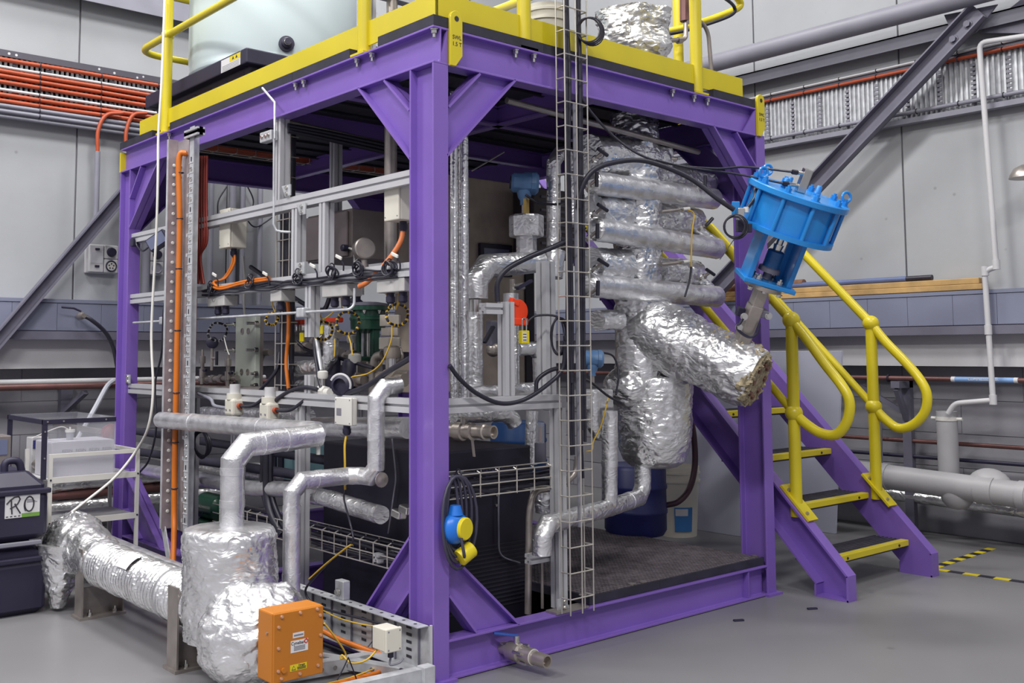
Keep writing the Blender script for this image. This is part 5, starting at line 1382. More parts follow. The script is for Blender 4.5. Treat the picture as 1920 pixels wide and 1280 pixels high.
for px, py, ax, w_ in names: tee(px, py, ax, w_+' black tee handled needle valve on the foil exchanger', group if False else YS-.17)
for px, py, l in ((1240, 397, 'upper'), (1240, 496, 'lower')):
    a_, b_ = As(px, py, YS-.12), As(px+52, py-6, YS-.14)
    t = thing('sensor_probe', l+' steel sensor probe lying across the right branch of the exchanger', 'sensor', a_)
    MB().cyl(a_, a_.lerp(b_, 0.6), 0.009, n=12).build('probe_tube', STEEL, t)
    MB().cyl(a_.lerp(b_, 0.6), a_.lerp(b_, 0.75), 0.013, n=6).build('hex_nut', CHROME, t)
    MB().cyl(a_.lerp(b_, 0.75), b_, 0.01, n=12).build('connector', WHITEC, t)
a_ = As(1255, 298, YS-.1); MB().cyl(a_, As(1268, 299, YS-.12), 0.014, n=14).build('end_stub', STEEL, stk)
cable('yellow_cable', [As(1290, 393, .1), As(1301, 402, .1), As(1297, 440, .1), As(1296, 500, .1)], 0.004, YCAB, 'thin yellow sensor cable hanging beside the exchanger branches')
cable('black_cable', [As(1296, 500, .1), As(1293, 525, .1), As(1284, 556, .1)], 0.005, RUBBER, 'short black sensor cable dropping to the large foil pipe')
# --- vessel below
vc = As(1226, 800)
vs = thing('foil_vessel', 'bulging foil wrapped drum hanging in the right bay below the exchanger', 'vessel', vc)
rV = 0.188
zT, zB = As(1226, 706).z, As(1226, 874).z
MB().tube([(cx, YS, 1.42), (cx, YS, zT-.02)], 0.115, 100, sub=0.008, disp=wrinkle(0.02, 9, 33, .012)).build('neck_wrap', FOIL, vs, smooth=60)
MB().tube([(vc.x, YS, zT+.015), (vc.x, YS, zT), (vc.x, YS, zT-0.03), (vc.x, YS, (zT+zB)/2), (vc.x, YS, zB+0.10), (vc.x, YS, zB+0.03), (vc.x, YS, zB), (vc.x, YS, zB-.005)], [rV*.7, rV*0.98, rV*1.02, rV*1.0, rV*.93, rV*.8, rV*.6, rV*.2], 130, sub=0.007, disp=wrinkle(0.02, 8, 41, .011)).build('drum_wrap', FOIL, vs, smooth=60)
MB().sphere((vc.x-.14, YS+.03, zT-.05), 0.13, 40, (1, 1, .8), wrinkle(0.03, 9, 3, .014)).build('side_wrap', FOIL_ROUGH, vs, smooth=60)
# --- bottom pipe
foil_pipe('foil_pipe', [(As(1205, 870).x, YS, zB+.02), As(1205, 930), As(1140, 952, .17), As(1016, 986, .005), As(1016, 1040, .005)], 0.04, 'foil wrapped drain pipe stepping down from the hanging drum to the base', amp=.006, m=FOIL, bands=((2, 0.5), (1, 0.4)))
foil_pipe('foil_pipe', [As(1143, 770, .16), As(1143, 950, .17)], 0.036, 'upright foil wrapped pipe teeing into the drain pipe behind the wire tray', amp=.005, m=FOIL, bands=((0, 0.55),))
foil_pipe('foil_pipe', [As(1143, 815, .22), As(1112, 812, .22), As(1112, 735, .22)], 0.03, 'short foil wrapped bend beside the wire tray below the hanging drum', amp=.007, m=FOIL)
t_ = tag(MB().box(As(1097, 768, .2), As(1127, 728, .28)).build('foil_block', FOIL, smooth=0, bevel=0.01), 'square foil wrapped block between the wire tray and the hanging drum', 'insulation')
# blue transmitter near (1108,672)
def transmitter(px, py, v, lab, s=1.0, ax=V((0.75, -0.62, -0.05))):
    c = As(px, py, v); ax = ax.normalized()
    t = thing('pressure_transmitter', lab, 'transmitter', c)
    MB().lathe(c-ax*0.06*s, ax, [(0.035*s, 0), (0.045*s, 0.012*s), (0.045*s, 0.05*s), (0.05*s, 0.06*s), (0.05*s, 0.09*s), (0.053*s, 0.092*s), (0.053*s, 0.112*s), (0.04*s, 0.125*s)], 12).build('housing', BLUEGREY, t, smooth=30)
    MB().lathe(c-V((0, 0, 0.035*s)), (0, 0, -1), [(0.035*s, 0), (0.03*s, 0.03*s), (0.02*s, 0.045*s), (0.02*s, 0.065*s)], 16).build('neck', BLUEGREY, t)
    MB().cyl(c-V((0, 0, 0.1*s)), c-V((0, 0, 0.155*s)), 0.014*s, n=6).build('nipple', STEEL, t)
    MB().cyl(c-ax*0.06*s, c-ax*0.066*s, 0.03*s, n=14).build('end_cap', BLACK, t)
    return t
transmitter(1110, 672, .2, 'small blue grey pressure transmitter beside the hanging drum', 0.8)
transmitter(983, 343, .45, 'blue grey pressure transmitter on the foil wrapped block near the cable tray', 1.05)
cable('black_cable', [As(1126, 660, .2), As(1150, 668, .2), As(1160, 700, .18), As(1155, 740, .15)], 0.005, RUBBER, 'black cable curving from the small transmitter over the drum')
cable('black_cable', [As(1085, 705, .0), As(1110, 718, .05), As(1140, 742, .07), As(1165, 755, .07)], 0.006, RUBBER, 'black cable crossing from the wire tray to the hanging drum')
cable('yellow_cable', [As(1141, 742, .1), As(1136, 765, .1), As(1126, 800, .12), As(1113, 826, .12), As(1110, 843, .05), As(1100, 846, 0)], 0.0035, YCAB, 'thin yellow cable trailing from the drum to the wire tray')

# --- big foil pipe out to the front with the actuated valve
S = As(1205, 612); E_ = at(1418, 712, 'y', -0.25)
dd = (E_-S).normalized()
bp_ = thing('foil_outlet', 'large foil wrapped outlet pipe jutting forward with open rock wool end', 'pipe', (S+E_)/2)
MB().sphere(S+dd*0.06, 0.165, 56, (1, 1, 1), wrinkle(0.02, 7, 50, .012)).build('rear_wrap', FOIL, bp_, smooth=60)
MB().tube([S+dd*0.05, S+dd*0.25, S+dd*0.28], [0.165, 0.168, 0.16], 120, sub=0.007, disp=wrinkle(0.018, 8, 51, .012)).build('rear_wrap', FOIL, bp_, smooth=60)
MB().tube([S+dd*0.25, S+dd*0.35, E_-dd*0.05, E_], [0.15, 0.152, 0.15, 0.138], 120, sub=0.007, disp=wrinkle(0.024, 8, 52, .014)).build('front_wrap', FOIL, bp_, smooth=60)
wdsp = lambda p: 0.03*noise.noise(p*26)+0.016*noise.noise(p*60)
MB().tube([E_-dd*0.04, E_-dd*0.01, E_+dd*0.012, E_+dd*0.005], [0.135, 0.137, 0.125, 0.085], 56, sub=0.008, disp=wdsp, cap=False).build('wool_ring', WOOL, bp_, smooth=30)
pk = E_+dd*0.0
fl_u = dd.orthogonal().normalized(); fl_v = dd.cross(fl_u)
MB().cyl(pk-dd*0.03, pk+dd*0.002, 0.105, n=28).build('pipe_flange', mat('dark_rust_steel', '5a4a45', .6, .4, .3, 20), bp_)
MB().cyl(pk+dd*0.002, pk+dd*0.006, 0.05, n=24).build('bore', INK, bp_)
for k in range(8):
    a = k*PI/4; p = pk+(fl_u*math.cos(a)+fl_v*math.sin(a))*0.082
    MB().cyl(p, p+dd*0.02, 0.014, n=6).build('flange_bolt', BROWNP, bp_)
for k in range(24):
    a = k*PI/12+0.2; rr_ = 0.105+0.018*random.random(); p = pk+(fl_u*math.cos(a)+fl_v*math.sin(a))*rr_
    MB().sphere(p, 0.012+0.01*random.random(), 7, (1, 1, 1), lambda q: 0.014*noise.noise(q*90)).build('wool_tuft', WOOL, bp_, smooth=30)
nA = V((0, -.438, .899)); nA = (nA-dd*nA.dot(dd)).normalized()
Pv = S+(E_-S)*0.79
sdA = nA.cross(dd).normalized()
for k in range(40):
    p = Pv+nA*(0.122+0.016*random.random())+dd*(random.random()-.55)*0.26+sdA*(random.random()-.5)*0.11
    MB().sphere(p, 0.010+0.010*random.random(), 7, (1.2, 1, 0.9), lambda q: 0.012*noise.noise(q*80)).build('wool_tuft', WOOL, bp_, smooth=30)
# valve bonnet and yoke
uA = (R2-nA*R2.dot(nA)).normalized(); vA = nA.cross(uA).normalized()    # across the yoke, through the yoke
ac = thing('valve_actuator', 'bright blue pneumatic valve actuator tilted above the foil outlet pipe', 'actuator', Pv)
T = lambda t, v=0.0, u=0.0: Pv+nA*t+uA*u+vA*v
MB().obox(T(0.22), uA*0.030, vA*0.040, nA*0.11).build('bonnet', STEEL, ac, smooth=0, bevel=.006)
MB().obox(T(0.36), uA*0.026, vA*0.035, nA*0.06).build('neck_plate', STEEL, ac, smooth=0, bevel=.004)
MB().obox(T(0.30, .0, .045), uA*0.02, vA*0.03, nA*0.018).build('side_lug', DKSTEEL, ac, smooth=0, bevel=.004)
MB().obox(T(0.27, .03, -0.035), uA*0.028, vA*0.02, nA*0.02).build('gland_clamp', BLACK, ac, smooth=0, bevel=.004)
for t0, v_, u_ in ((.27, -.05, -.05), (.30, -.03, .065), (.215, -.05, -.055)):
    hexbolt(MB(), T(t0, v_, u_), -FW, 0.013, 0.014).build('bolt', CHROME, ac)
MB().tube(smooth_path([T(0.27, -.05, -.05), T(0.21, -.06, -.06), T(0.185, -.06, 0), T(0.21, -.06, .03), T(0.26, -.05, .03)]), 0.007, 8).build('gland_ring', BLACK, ac)
MB().lathe(T(0.415), nA, [(0.088, 0), (0.088, 0.02), (0.02, 0.022)], 28).build('steel_flange', STEEL, ac)
for u_ in (-.07, 0, .07): hexbolt(MB(), T(0.415, -.045, u_), -nA, 0.011, 0.012).build('bolt', CHROME, ac)
MB().obox(T(0.447), uA*0.125, vA*0.085, nA*0.011).build('yoke_base', BLUEP, ac, smooth=0, bevel=.004)
for s_ in (-1, 1):
    MB().obox(T(0.57, 0, s_*0.095), uA*0.012, vA*0.06, nA*0.115).build('yoke_leg', BLUEP, ac, smooth=0, bevel=.004)
    MB().obox(T(0.57, .05, s_*0.075), uA*0.02, vA*0.008, nA*0.115).build('yoke_web', BLUEP, ac, smooth=0, bevel=.003)
    for v_ in (-0.05, 0.05): hexbolt(MB(), T(0.459, v_, s_*0.05), nA, 0.013, 0.013, .01).build('bolt', CHROME, ac)
DBL = mat('deep_blue_paint', '1d5a94', .4)
MB().lathe(T(0.46), nA, [(0.02, 0), (0.02, 0.035), (0.05, 0.036), (0.05, 0.055), (0.04, 0.06)], 20).build('stem_plate', DKSTEEL, ac)
MB().lathe(T(0.52), nA, [(0.038, 0), (0.038, 0.075), (0.03, 0.08)], 20).build('stem_coupling', DBL, ac)
MB().lathe(T(0.60), nA, [(0.02, 0), (0.024, 0.03), (0.016, 0.03), (0.016, 0.1)], 16).build('stem', CHROME, ac)
MB().obox(T(0.60, -.0605, .095), uA*0.0015, vA*0.0, nA*0.0) if False else None
np_ = T(0.60, 0, .1075)
MB().obox(T(0.60, 0, .1075), uA*0.0012, vA*0.03, nA*0.018).build('nameplate', BLUEGREY, ac, smooth=0)
RD = 0.205
MB().lathe(T(0.685), nA, [(RD*1.08, 0), (RD*1.08, 0.022), (RD*0.2, 0.024)], 56).build('lower_flange', BLUEP, ac)
MB().lathe(T(0.705), nA, [(RD*0.97, 0), (RD*0.97, 0.155), (RD*.2, .155)], 56).build('cylinder', BLUEP, ac)
tfl = MB().lathe(T(0.855), nA, [(RD*1.10, 0), (RD*1.12, 0.004), (RD*1.12, 0.026), (RD*1.10, 0.03), (0.001, 0.03)], 56).build('top_flange', BLUEP, ac)
for k in range(10):
    a = k*2*PI/10+0.35; o_ = uA*math.cos(a)*RD*1.03+vA*math.sin(a)*RD*1.03
    MB().cyl(T(0.69)+o_, T(0.87)+o_, 0.010, n=12).build('tie_rod', BLUEP, ac)
    hexbolt(MB(), T(0.885)+o_*0.95, nA, 0.015, 0.018, 0.010).build('tie_nut', BLUEP, tfl)
for a in (-.25, 2.2, 3.3):
    o_ = uA*math.cos(a)*RD*0.97+vA*math.sin(a)*RD*0.97
    MB().cyl(T(0.885)+o_, T(0.905)+o_, .012, n=10).build('eye_shank', BLUEP, tfl)
    MB().torus(T(0.925)+o_, -FW*.9+R2*.3, 0.022, 0.0065, 20, 8).build('lifting_eye', BLUEP, tfl)
for (v_, u_) in ((0.05, 0.10), (-0.02, -0.08), (.08, -.03)):
    MB().lathe(T(0.885, v_, u_), nA, [(0.017, 0), (0.017, 0.015), (0.013, 0.02), (0.013, 0.04), (0.009, 0.046)], 12).build('vent_plug', BLUEP, tfl)
# air fittings on top
fb = T(0.885, -0.03, -0.01)
f = MB().obox(fb+nA*0.055, uA*0.02, vA*0.02, nA*0.055).build('air_block', CHROME, ac, smooth=0, bevel=.004)
AF = []
for t0, u in ((0.03, 0.0), (0.09, 0.02)):
    p = fb+nA*t0+uA*u
    q_ = p-sdA*0.0-dd*0.06
    MB().cyl(p, p-V((0.06, -.03, -0.006)), 0.009, n=10).build('air_fitting', CHROME, ac)
    MB().cyl(p-V((0.06, -.03, -.006)), p-V((0.085, -.04, -.008)), 0.011, n=6).build('gland_nut', RUBBER, ac); AF.append(p-V((.085, -.04, -.008)))
# side positioner block and hose
sb = at(1388, 402, 'y', -0.40)
MB().obox(sb, R2*0.014, U2*0.028, FW*0.02).build('solenoid_block', CHROME, ac, smooth=0, bevel=.003)
MB().obox(sb-U2*0.05, R2*0.016, U2*0.028, FW*0.02).build('solenoid_coil', BLACK, ac, smooth=0, bevel=.003)
MB().obox(sb+R2*0.03-U2*0.06, R2*0.018, U2*0.02, FW*0.02).build('solenoid_coil', BLACK, ac, smooth=0, bevel=.003)
MB().obox(sb-R2*0.012+U2*0.03+FW*.03, R2*0.018, U2*0.03, FW*0.004).build('mount_plate', BLUEP, ac, smooth=0, bevel=.003)
h0, h1 = at(1399, 393, 'y', -.42), at(1419, 352, 'y', -.42)
MB().tube(smooth_path([h0, h0.lerp(h1, .5)+R2*0.012, h1]), 0.008, 8).build('air_hose', RUBBER, ac, smooth=60)
for p in (h0, h1): MB().cyl(p-U2*0.012, p+U2*0.012, 0.012, n=10).build('white_fitting', WHITEC, ac)
mb = MB()
for k in range(3):
    c_ = at(1377, 425, 'y', -.41)
    mb.torus(c_+R2*0.004*k, FW+R2*(0.5-.3*k), 0.045+0.004*k, 0.004, 22, 6)
mb.build('coiled_lead', RUBBER, ac)
MB().tube([at(1376, 449, 'y', -.41), at(1350, 486, 'y', -.41)], 0.0018, 6).build('tie_tail', RUBBER, ac)
# cables to the actuator
cable('black_cable', [at(1084, 390, 'y', -.05), at(1088, 360, 'y', -.06), at(1112, 320, 'y', -.1), at(1160, 303, 'y', -.15), at(1215, 303, 'y', -.2), at(1290, 332, 'y', -.28), at(1345, 372, 'y', -.36), at(1376, 393, 'y', -.4)], 0.0115, RUBBER, 'thick black cable arching from the wire tray to the blue actuator')
cable('black_cable', [at(1088, 180, 'y', -.04), at(1110, 212, 'y', -.05), at(1150, 255, 'y', -.08), at(1200, 290, 'y', -.15), at(1260, 308, 'y', -.22), at(1340, 316, 'y', -.3), at(1400, 313, 'y', -.36), AF[1]], 0.0055, RUBBER, 'thin black air line running from the wire tray to the top of the actuator')
cable('black_cable', [at(1230, 300, 'y', -.2), at(1290, 314, 'y', -.26), at(1380, 326, 'y', -.34), AF[0]], 0.005, RUBBER, 'lower thin black air line to the actuator top')
# thin steel tube across the frame
tag(MB().tube([at(945, 285, 'y', .5), at(885, 320, 'y', .5)], 0.004, 6).build('steel_tube', STEEL), 'thin steel tube sloping under the deck above the blue transmitter', 'tube')
tag(MB().tube([at(950, 188, 'y', .16), at(1180, 250, 'y', .16), at(1310, 285, 'y', .16)], 0.014, 10).build('steel_conduit', STEEL, smooth=60), 'steel conduit running under the deck behind the top beam', 'conduit')

# ================================================================ upright wire tray with cables in front of the right face
wt = thing('wire_tray', 'upright wire basket cable tray standing in front of the right face', 'wire tray', (0.73, -0.03, HB))
wx = [0.662, 0.732, 0.80]; wz0, wz1 = 0.156, 3.0
for x, y in ((wx[0], -0.012), (wx[0], -0.062), (wx[1], -0.062), (wx[2], -0.062), (wx[2], -0.012)):
    MB().cyl((x, y, wz0), (x, y, wz1), 0.0032, n=8).build('long_wire', WIRE, wt)
rung = mesh_of(MB().tube([(wx[0], -0.012, 0), (wx[0], -0.0625, 0), (wx[2], -0.0625, 0), (wx[2], -0.012, 0)], 0.003, 6), 'rung_wire', WIRE)
k = 0
zz = 0.22
while zz < 2.95:
    inst(rung, 'rung_wire', (0, 0.0, zz), wt); zz += 0.1035
MB().box((0.64, -0.005, HB+.004), (0.83, 0.06, HB+.012)).build('foot_plate', STEEL, wt, smooth=0)
random.seed(11)
vc_ = [(0.696, 0.010, 1.02, 3.0), (0.714, 0.008, 0.80, 3.0), (0.706, 0.007, 1.1, 3.0), (0.777, 0.010, 0.9, 3.0), (0.790, 0.007, 0.85, 3.0), (0.704, 0.006, 0.8, 2.2), (0.766, 0.006, 0.7, 1.9)]
for i, (x, r, z0, z1) in enumerate(vc_):
    pts = [(x+0.008*(noise.noise(V((x*40, z0+j*.5, 3)))), -0.034+0.012*noise.noise(V((x*70, j*.7, 9))), z0+(z1-z0)*j/7) for j in range(8)]
    cable('black_cable', pts, r, RUBBER, ['left thick', 'second', 'middle', 'right thick', 'far right', 'short left', 'short right'][i]+' black cable tied inside the upright wire tray', group='black cables in the upright wire tray')
cable('grey_cable', [(0.752, -.034, 0.5), (0.750, -.035, 1.1), (0.751, -.034, 1.7), (0.748, -.034, 2.3)], 0.009, GREYC, 'pale grey cable among the black ones in the upright wire tray')
# cable coil on the deck side of the tray
t = thing('cable_coil', 'loose coil of thin black cable hanging at the top of the wire tray', 'cable', at(1105, 55, 'y', -.08))
for k in range(4):
    MB().torus(at(1103+k*2, 56+k, 'y', -.09+k*.006), -FW+R2*.12*k, 0.052+0.003*k, 0.004, 26, 6).build('loop', RUBBER, t)
t = thing('cable_coil', 'coil of black cable hanging beside the upright wire tray at mid height', 'cable', at(1046, 630, 'y', 0.0))
for k in range(3):
    c_ = at(1046+k*2, 630, 'y', 0.0+k*.008)
    pts = [c_+R2*(0.026+.006*k)*math.cos(a)+U2*0.078*math.sin(a)+FW*0.012*math.sin(2*a+k) for a in [i*2*PI/24 for i in range(24)]]
    MB().tube(pts, 0.0045, 6, closed=True).build('loop', RUBBER, t, smooth=60)
cable('black_cable', [at(988, 604, 'y', .12), at(1005, 592, 'y', .1), at(1040, 592, 'y', .05), at(1058, 606, 'y', .0)], 0.005, RUBBER, 'thin black lead from the red knob to the cable coil')
cable('black_cable', [at(933, 565, 'y', .12), at(933, 530, 'y', .12), at(950, 505, 'y', .1), at(985, 485, 'y', .06), at(1030, 466, 'y', 0), at(1066, 450, 'y', -.03)], 0.0115, RUBBER, 'thick black hose arching from the wire tray down past the foil elbow', cat='hose')
cable('black_cable', [at(843, 685, 'y', -.01), at(862, 710, 'y', .0), at(895, 738, 'y', .01), at(940, 756, 'y', .012), at(985, 748, 'y', .01), at(1030, 718, 'y', .0), at(1055, 690, 'y', -.02), at(1060, 640, 'y', -.03)], 0.009, RUBBER, 'black cable sagging in front of the right face between column and wire tray')
cable('black_cable', [at(1005, 735, 'y', .08), at(1008, 712, 'y', .08), at(1030, 695, 'y', .05), at(1056, 688, 'y', .0)], 0.009, RUBBER, 'short thick black cable looping from the wire tray to the front rail')
cable('black_cable', [at(985, 365, 'y', .4), at(1010, 380, 'y', .35), at(1045, 383, 'y', .2), at(1062, 378, 'y', .02)], 0.006, RUBBER, 'thin black cable from the blue transmitter to the wire tray')

# ================================================================ horizontal wire tray on the right face
wb = thing('wire_tray', 'horizontal wire basket tray full of black cables across the near right bay', 'wire tray', (0.5, 0.1, 0.65))
bx0_, bx1_ = 0.08, 0.80
zt_, zb_ = 0.765, 0.655
zf = at(950, 905, 'y', .09).z
for y, z in ((0.09, 0.745), (0.09, 0.655), (0.20, 0.745), (0.15, 0.655), (0.09, 0.70), (0.2, .655)):
    MB().cyl((bx0_, y, z), (bx1_, y, z), 0.003, n=8).build('long_wire', WIRE, wb)
rw = mesh_of(MB().tube([(0, 0.11, 0.752), (0, 0.09, 0.745), (0, 0.09, 0.652), (0, 0.20, 0.652), (0, 0.2, 0.745)], 0.003, 6), 'rung_wire', WIRE)
for k in range(8): inst(rw, 'rung_wire', (bx0_+0.03+k*0.1, 0, 0), wb)
for i in range(7):
    z = 0.668+0.012*i; y = 0.115+0.028*(i % 3)
    pts = [(bx0_+.0+(bx1_-bx0_-.02)*j/7, y+0.01*noise.noise(V((j*.9, i*3.3, 0))), z+0.014*noise.noise(V((j*.8, i*5.1, 4)))) for j in range(8)]
    cable('black_cable', pts, 0.008, RUBBER, ['lowest', 'second lowest', 'third', 'fourth', 'fifth', 'second highest', 'topmost'][i]+' black cable lying in the horizontal wire tray of the right face', group='black cables in the horizontal wire tray')
# ================================================================ aluminium framing
EX = []
def ext(p0, p1, lab, w=0.056, up=None, h=None):
    d = (V(p1)-V(p0)).normalized()
    if up is None: up = (0, 1, 0) if abs(d.z) > 0.9 else (0, 0, 1)
    return tag(extrusion(p0, p1, w, up, h).build('aluminium_rail', ALU, smooth=0), lab, 'rail')
XR = 0.045
ext((XR, D+.002, 1.928), (XR, Y1-D-.002, 1.928), 'upper slotted aluminium rail along the left side of the frame')
ext((XR, D+.002, 1.558), (XR, Y1-D-.002, 1.558), 'middle slotted aluminium rail along the left side carrying bundled cables')
ext((XR, D+.002, 1.020), (XR, Y1-D-.002, 1.020), 'lower slotted aluminium rail along the left side above the foil pipes')
ext((B+.002, 0.075, 1.020), (0.735, 0.075, 1.020), 'slotted aluminium rail across the near right bay at waist height')
def vert(px, z0, z1, lab, x=XR, w=0.05, plane='x', py=500):
    p = at(px, py, plane, x)
    return ext((p.x, p.y, z0), (p.x, p.y, z1), lab, w)
vert(529, 1.957, H-HB, 'slotted aluminium post between the top beam and the upper rail', py=300)
vert(560, 1.587, 1.899, 'left slotted aluminium post between the upper and middle rails', py=450)
vert(612, 1.587, 1.899, 'right slotted aluminium post between the upper and middle rails', py=450)
vert(586, 1.30, 1.529, 'short slotted aluminium post hanging under the middle rail', py=560)
vert(567, 0.16, 0.991, 'slotted aluminium post below the lower rail behind the elbow pipe', py=880)
vert(585, 1.049, 1.13, 'stub of slotted aluminium post standing on the lower rail', py=710)
vert(361, 0.16, 0.991, 'slotted aluminium post below the lower rail beside the cable ladder', py=880)
vert(443, 0.16, 0.991, 'slotted aluminium post below the lower rail behind the drum pipe', x=0.35, py=880)
p = at(700, 960, 'x', 0.6); ext((p.x, p.y, 0.16), (p.x, p.y, 0.99), 'slotted aluminium post deep in the near bay behind the zigzag pipe', 0.045)
p = at(685, 960, 'x', 0.7); ext((p.x, p.y, 0.16), (p.x, p.y, 0.99), 'second slotted aluminium post deep in the near bay', 0.045)
p = at(630, 290, 'x', 0.55); ext((p.x, p.y, 1.96), (p.x, p.y, H-0.1), 'slotted aluminium hanger under the deck behind the upper rail', 0.05)
p = at(949, 650, 'y', 0.11); zt1_ = at(949, 566, 'y', .11).z; ext((p.x, p.y, 1.049), (p.x, p.y, zt1_), 'slotted aluminium post beside the red knob on the front rail', 0.05)
p = at(1024, 620, 'y', 0.16); zt2_ = at(1024, 490, 'y', .16).z; ext((p.x, p.y, 1.0), (p.x, p.y, zt2_), 'taller slotted aluminium post left of the upright wire tray', 0.06)
p = at(1047, 950, 'y', 0.075); ext((p.x, p.y, HB+.005), (p.x, p.y, 0.991), 'slotted aluminium post under the front rail beside the upright wire tray', 0.05)
a_, b_ = at(905, 578, 'y', .11), at(936, 576, 'y', .11); ext((a_.x, .11, a_.z), (b_.x, .11, a_.z), 'short aluminium rail from the foil elbow to the red knob post', 0.045)
a_, b_ = at(990, 1048, 'y', .13), at(1040, 1045, 'y', .13); ext((a_.x, .13, a_.z), (b_.x, .13, a_.z), 'short aluminium rail low in the right bay holding the drain pipe', 0.04)
# corner brackets on the framing
def bracket(p, lab, s=0.04, face='x'):
    p = V(p); t = thing('angle_bracket', lab, 'bracket', p)
    mb = MB()
    if face == 'x': q = [(0, -s, 0), (0, s*0.2, 0), (0, s, s*1.3), (0, -s, s*1.3)]; e = V((-0.006, 0, 0)); ax = (-1, 0, 0)
    else: q = [(-s, 0, 0), (s, 0, 0), (s*0.2, 0, s*1.3), (-s, 0, s*1.3)]; e = V((0, -0.006, 0)); ax = (0, -1, 0)
    mb.quadloop([[p+V(v)+e*k for v in q] for k in (0, 1)]).build('plate', GALV, t, smooth=0)
    for zz in (0.25, 0.95):
        hexbolt(MB(), p+V((0, -s*.2, s*zz))+e, ax, 0.008, 0.006).build('bolt', CHROME, t)
for px, py, l in ((538, 360, 'above the upper rail'), (566, 395, 'below the upper rail'), (564, 505, 'above the middle rail'), (240, 712, 'on the far column above the lower rail')):
    p = at(px, py, 'x', 0.012); bracket((0.012, p.y, p.z-.02), 'small metal angle bracket '+l)
p = at(1055, 1120, 'y', .03); bracket((p.x, .03, HB+.01), 'small metal angle bracket at the foot of the aluminium post', 0.035, 'y')

# ================================================================ boxes, glands and cables on the rails
def jbox(px, py, w_, h_, d_, lab, x=0.005, m=IVORY, glands=(0.5,), leads=None):
    c = at(px, py, 'x', x)
    t = thing('junction_box', lab, 'junction box', c)
    MB().box((x, c.y-w_/2, c.z-h_), (x+d_, c.y+w_/2, c.z)).build('box_body', m, t, smooth=0, bevel=.004)
    ld = MB().box((x-0.012, c.y-w_/2-.001, c.z-h_-.001), (x-.001, c.y+w_/2+.001, c.z+.001)).build('lid', m, t, smooth=0, bevel=.004)
    for u in (-1, 1):
        for v in (0.08, 0.92): MB().cyl((x-0.012, c.y+u*w_*0.42, c.z-h_*v), (x-0.0135, c.y+u*w_*.42, c.z-h_*v), 0.003, n=8).build('lid_screw', INKG, ld)
    for g in glands:
        gy = c.y-w_/2+w_*g
        MB().lathe((x+d_/2, gy, c.z-h_), (0, 0, -1), [(0.015, 0), (0.015, 0.014), (0.018, 0.015), (0.018, 0.032), (0.012, 0.042)], 14).build('cable_gland', BLACK, t)
    return c
# tall ivory boxes below the upper rail
c1 = jbox(738, 330, 0.10, 0.185, 0.10, 'tall ivory junction box under the upper rail beside the near column', x=0.06)
c2 = jbox(425, 392, 0.115, 0.205, 0.09, 'tall ivory junction box under the upper rail near the cable ladder', x=0.06)
for k in (-1, 1): pass
cable('orange_cable', [(0.11, c1.y, c1.z-0.22), (0.09, c1.y, c1.z-0.28), (0.05, c1.y+.04, c1.z-.36), (0.02, c1.y+.12, c1.z-.43), (0.014, c1.y+.18, c1.z-.45)], 0.011, mat('salmon_orange_sheath', 'd97a44', .45), 'salmon orange cable dropping from the tall box beside the near column')
for k, o_ in ((-0.012, 'left'), (0.012, 'right')):
    cable('orange_cable', [(0.105, c2.y-k, c2.z-0.24), (0.10, c2.y-k, c2.z-0.29), (0.07, c2.y+.03-k, c2.z-.36), (0.012, c2.y+.05-k, c2.z-.39+k*.5), (0.01, c2.y-.05, c2.z-.42+k*.4), (0.01, c2.y-.28, c2.z-.405+k*.4), (0.01, c2.y-.55, c2.z-.40+k*.4)], 0.007, ORANGE2, o_+' of two orange cables curving from the tall box onto the middle rail')
# flat boxes hanging below the middle rail
GB = mat('pale_grey_box', 'b9b7b6', .5)
for i, (px, w_, gl) in enumerate([(408, 0.19, (0.35, 0.8)), (520, 0.10, (0.5,)), (630, 0.20, (0.3, 0.75)), (735, 0.19, (0.3, 0.75))]):
    c = at(px, 540, 'x', .03); c.z = 1.528
    t = thing('junction_box', ['far left', 'second', 'third', 'near right'][i]+' flat grey junction box under the middle rail', 'junction box', c)
    MB().box((0.02, c.y-w_/2, c.z-0.055), (0.10, c.y+w_/2, c.z)).build('box_body', GB, t, smooth=0, bevel=.004)
    for g in gl:
        MB().lathe((0.05, c.y+w_/2-w_*g, c.z-.055), (0, 0, -1), [(0.017, 0), (0.017, 0.015), (0.019, 0.016), (0.019, 0.038), (0.011, 0.045)], 14).build('cable_gland', BLACK, t)
# white flat box on the lower rail
c = at(647, 748, 'x', 0.0)
c4 = jbox(647, 745, 0.125, 0.115, 0.02, 'light grey junction box on the lower rail with a cable below', x=-0.01, m=WHITEC)
MB().box((-0.0235, c4.y+0.01, c4.z-.075), (-0.0222, c4.y+.045, c4.z-.045)).build('rating_label', INKG, bpy.data.objects[[o.name for o in bpy.data.objects if o.get('label') == 'light grey junction box on the lower rail with a cable below'][0]], smooth=0)
cable('yellow_cable', [(0.0, c4.y, c4.z-.15), (-0.01, c4.y, c4.z-.2), (-0.015, c4.y-.01, c4.z-.28), (-0.02, c4.y-.02, c4.z-.38)], 0.005, YCAB, 'yellow and black cable hanging from the light grey box behind the zigzag pipe')
cable('black_cable', [(-0.02, c4.y-.02, c4.z-.38), at(645, 935, 'x', -.04), at(655, 975, 'x', -.07), at(662, 1005, 'x', -.09), at(659, 1021, 'x', -.09)], 0.004, RUBBER, 'black end of the hanging cable passing the zigzag pipe')
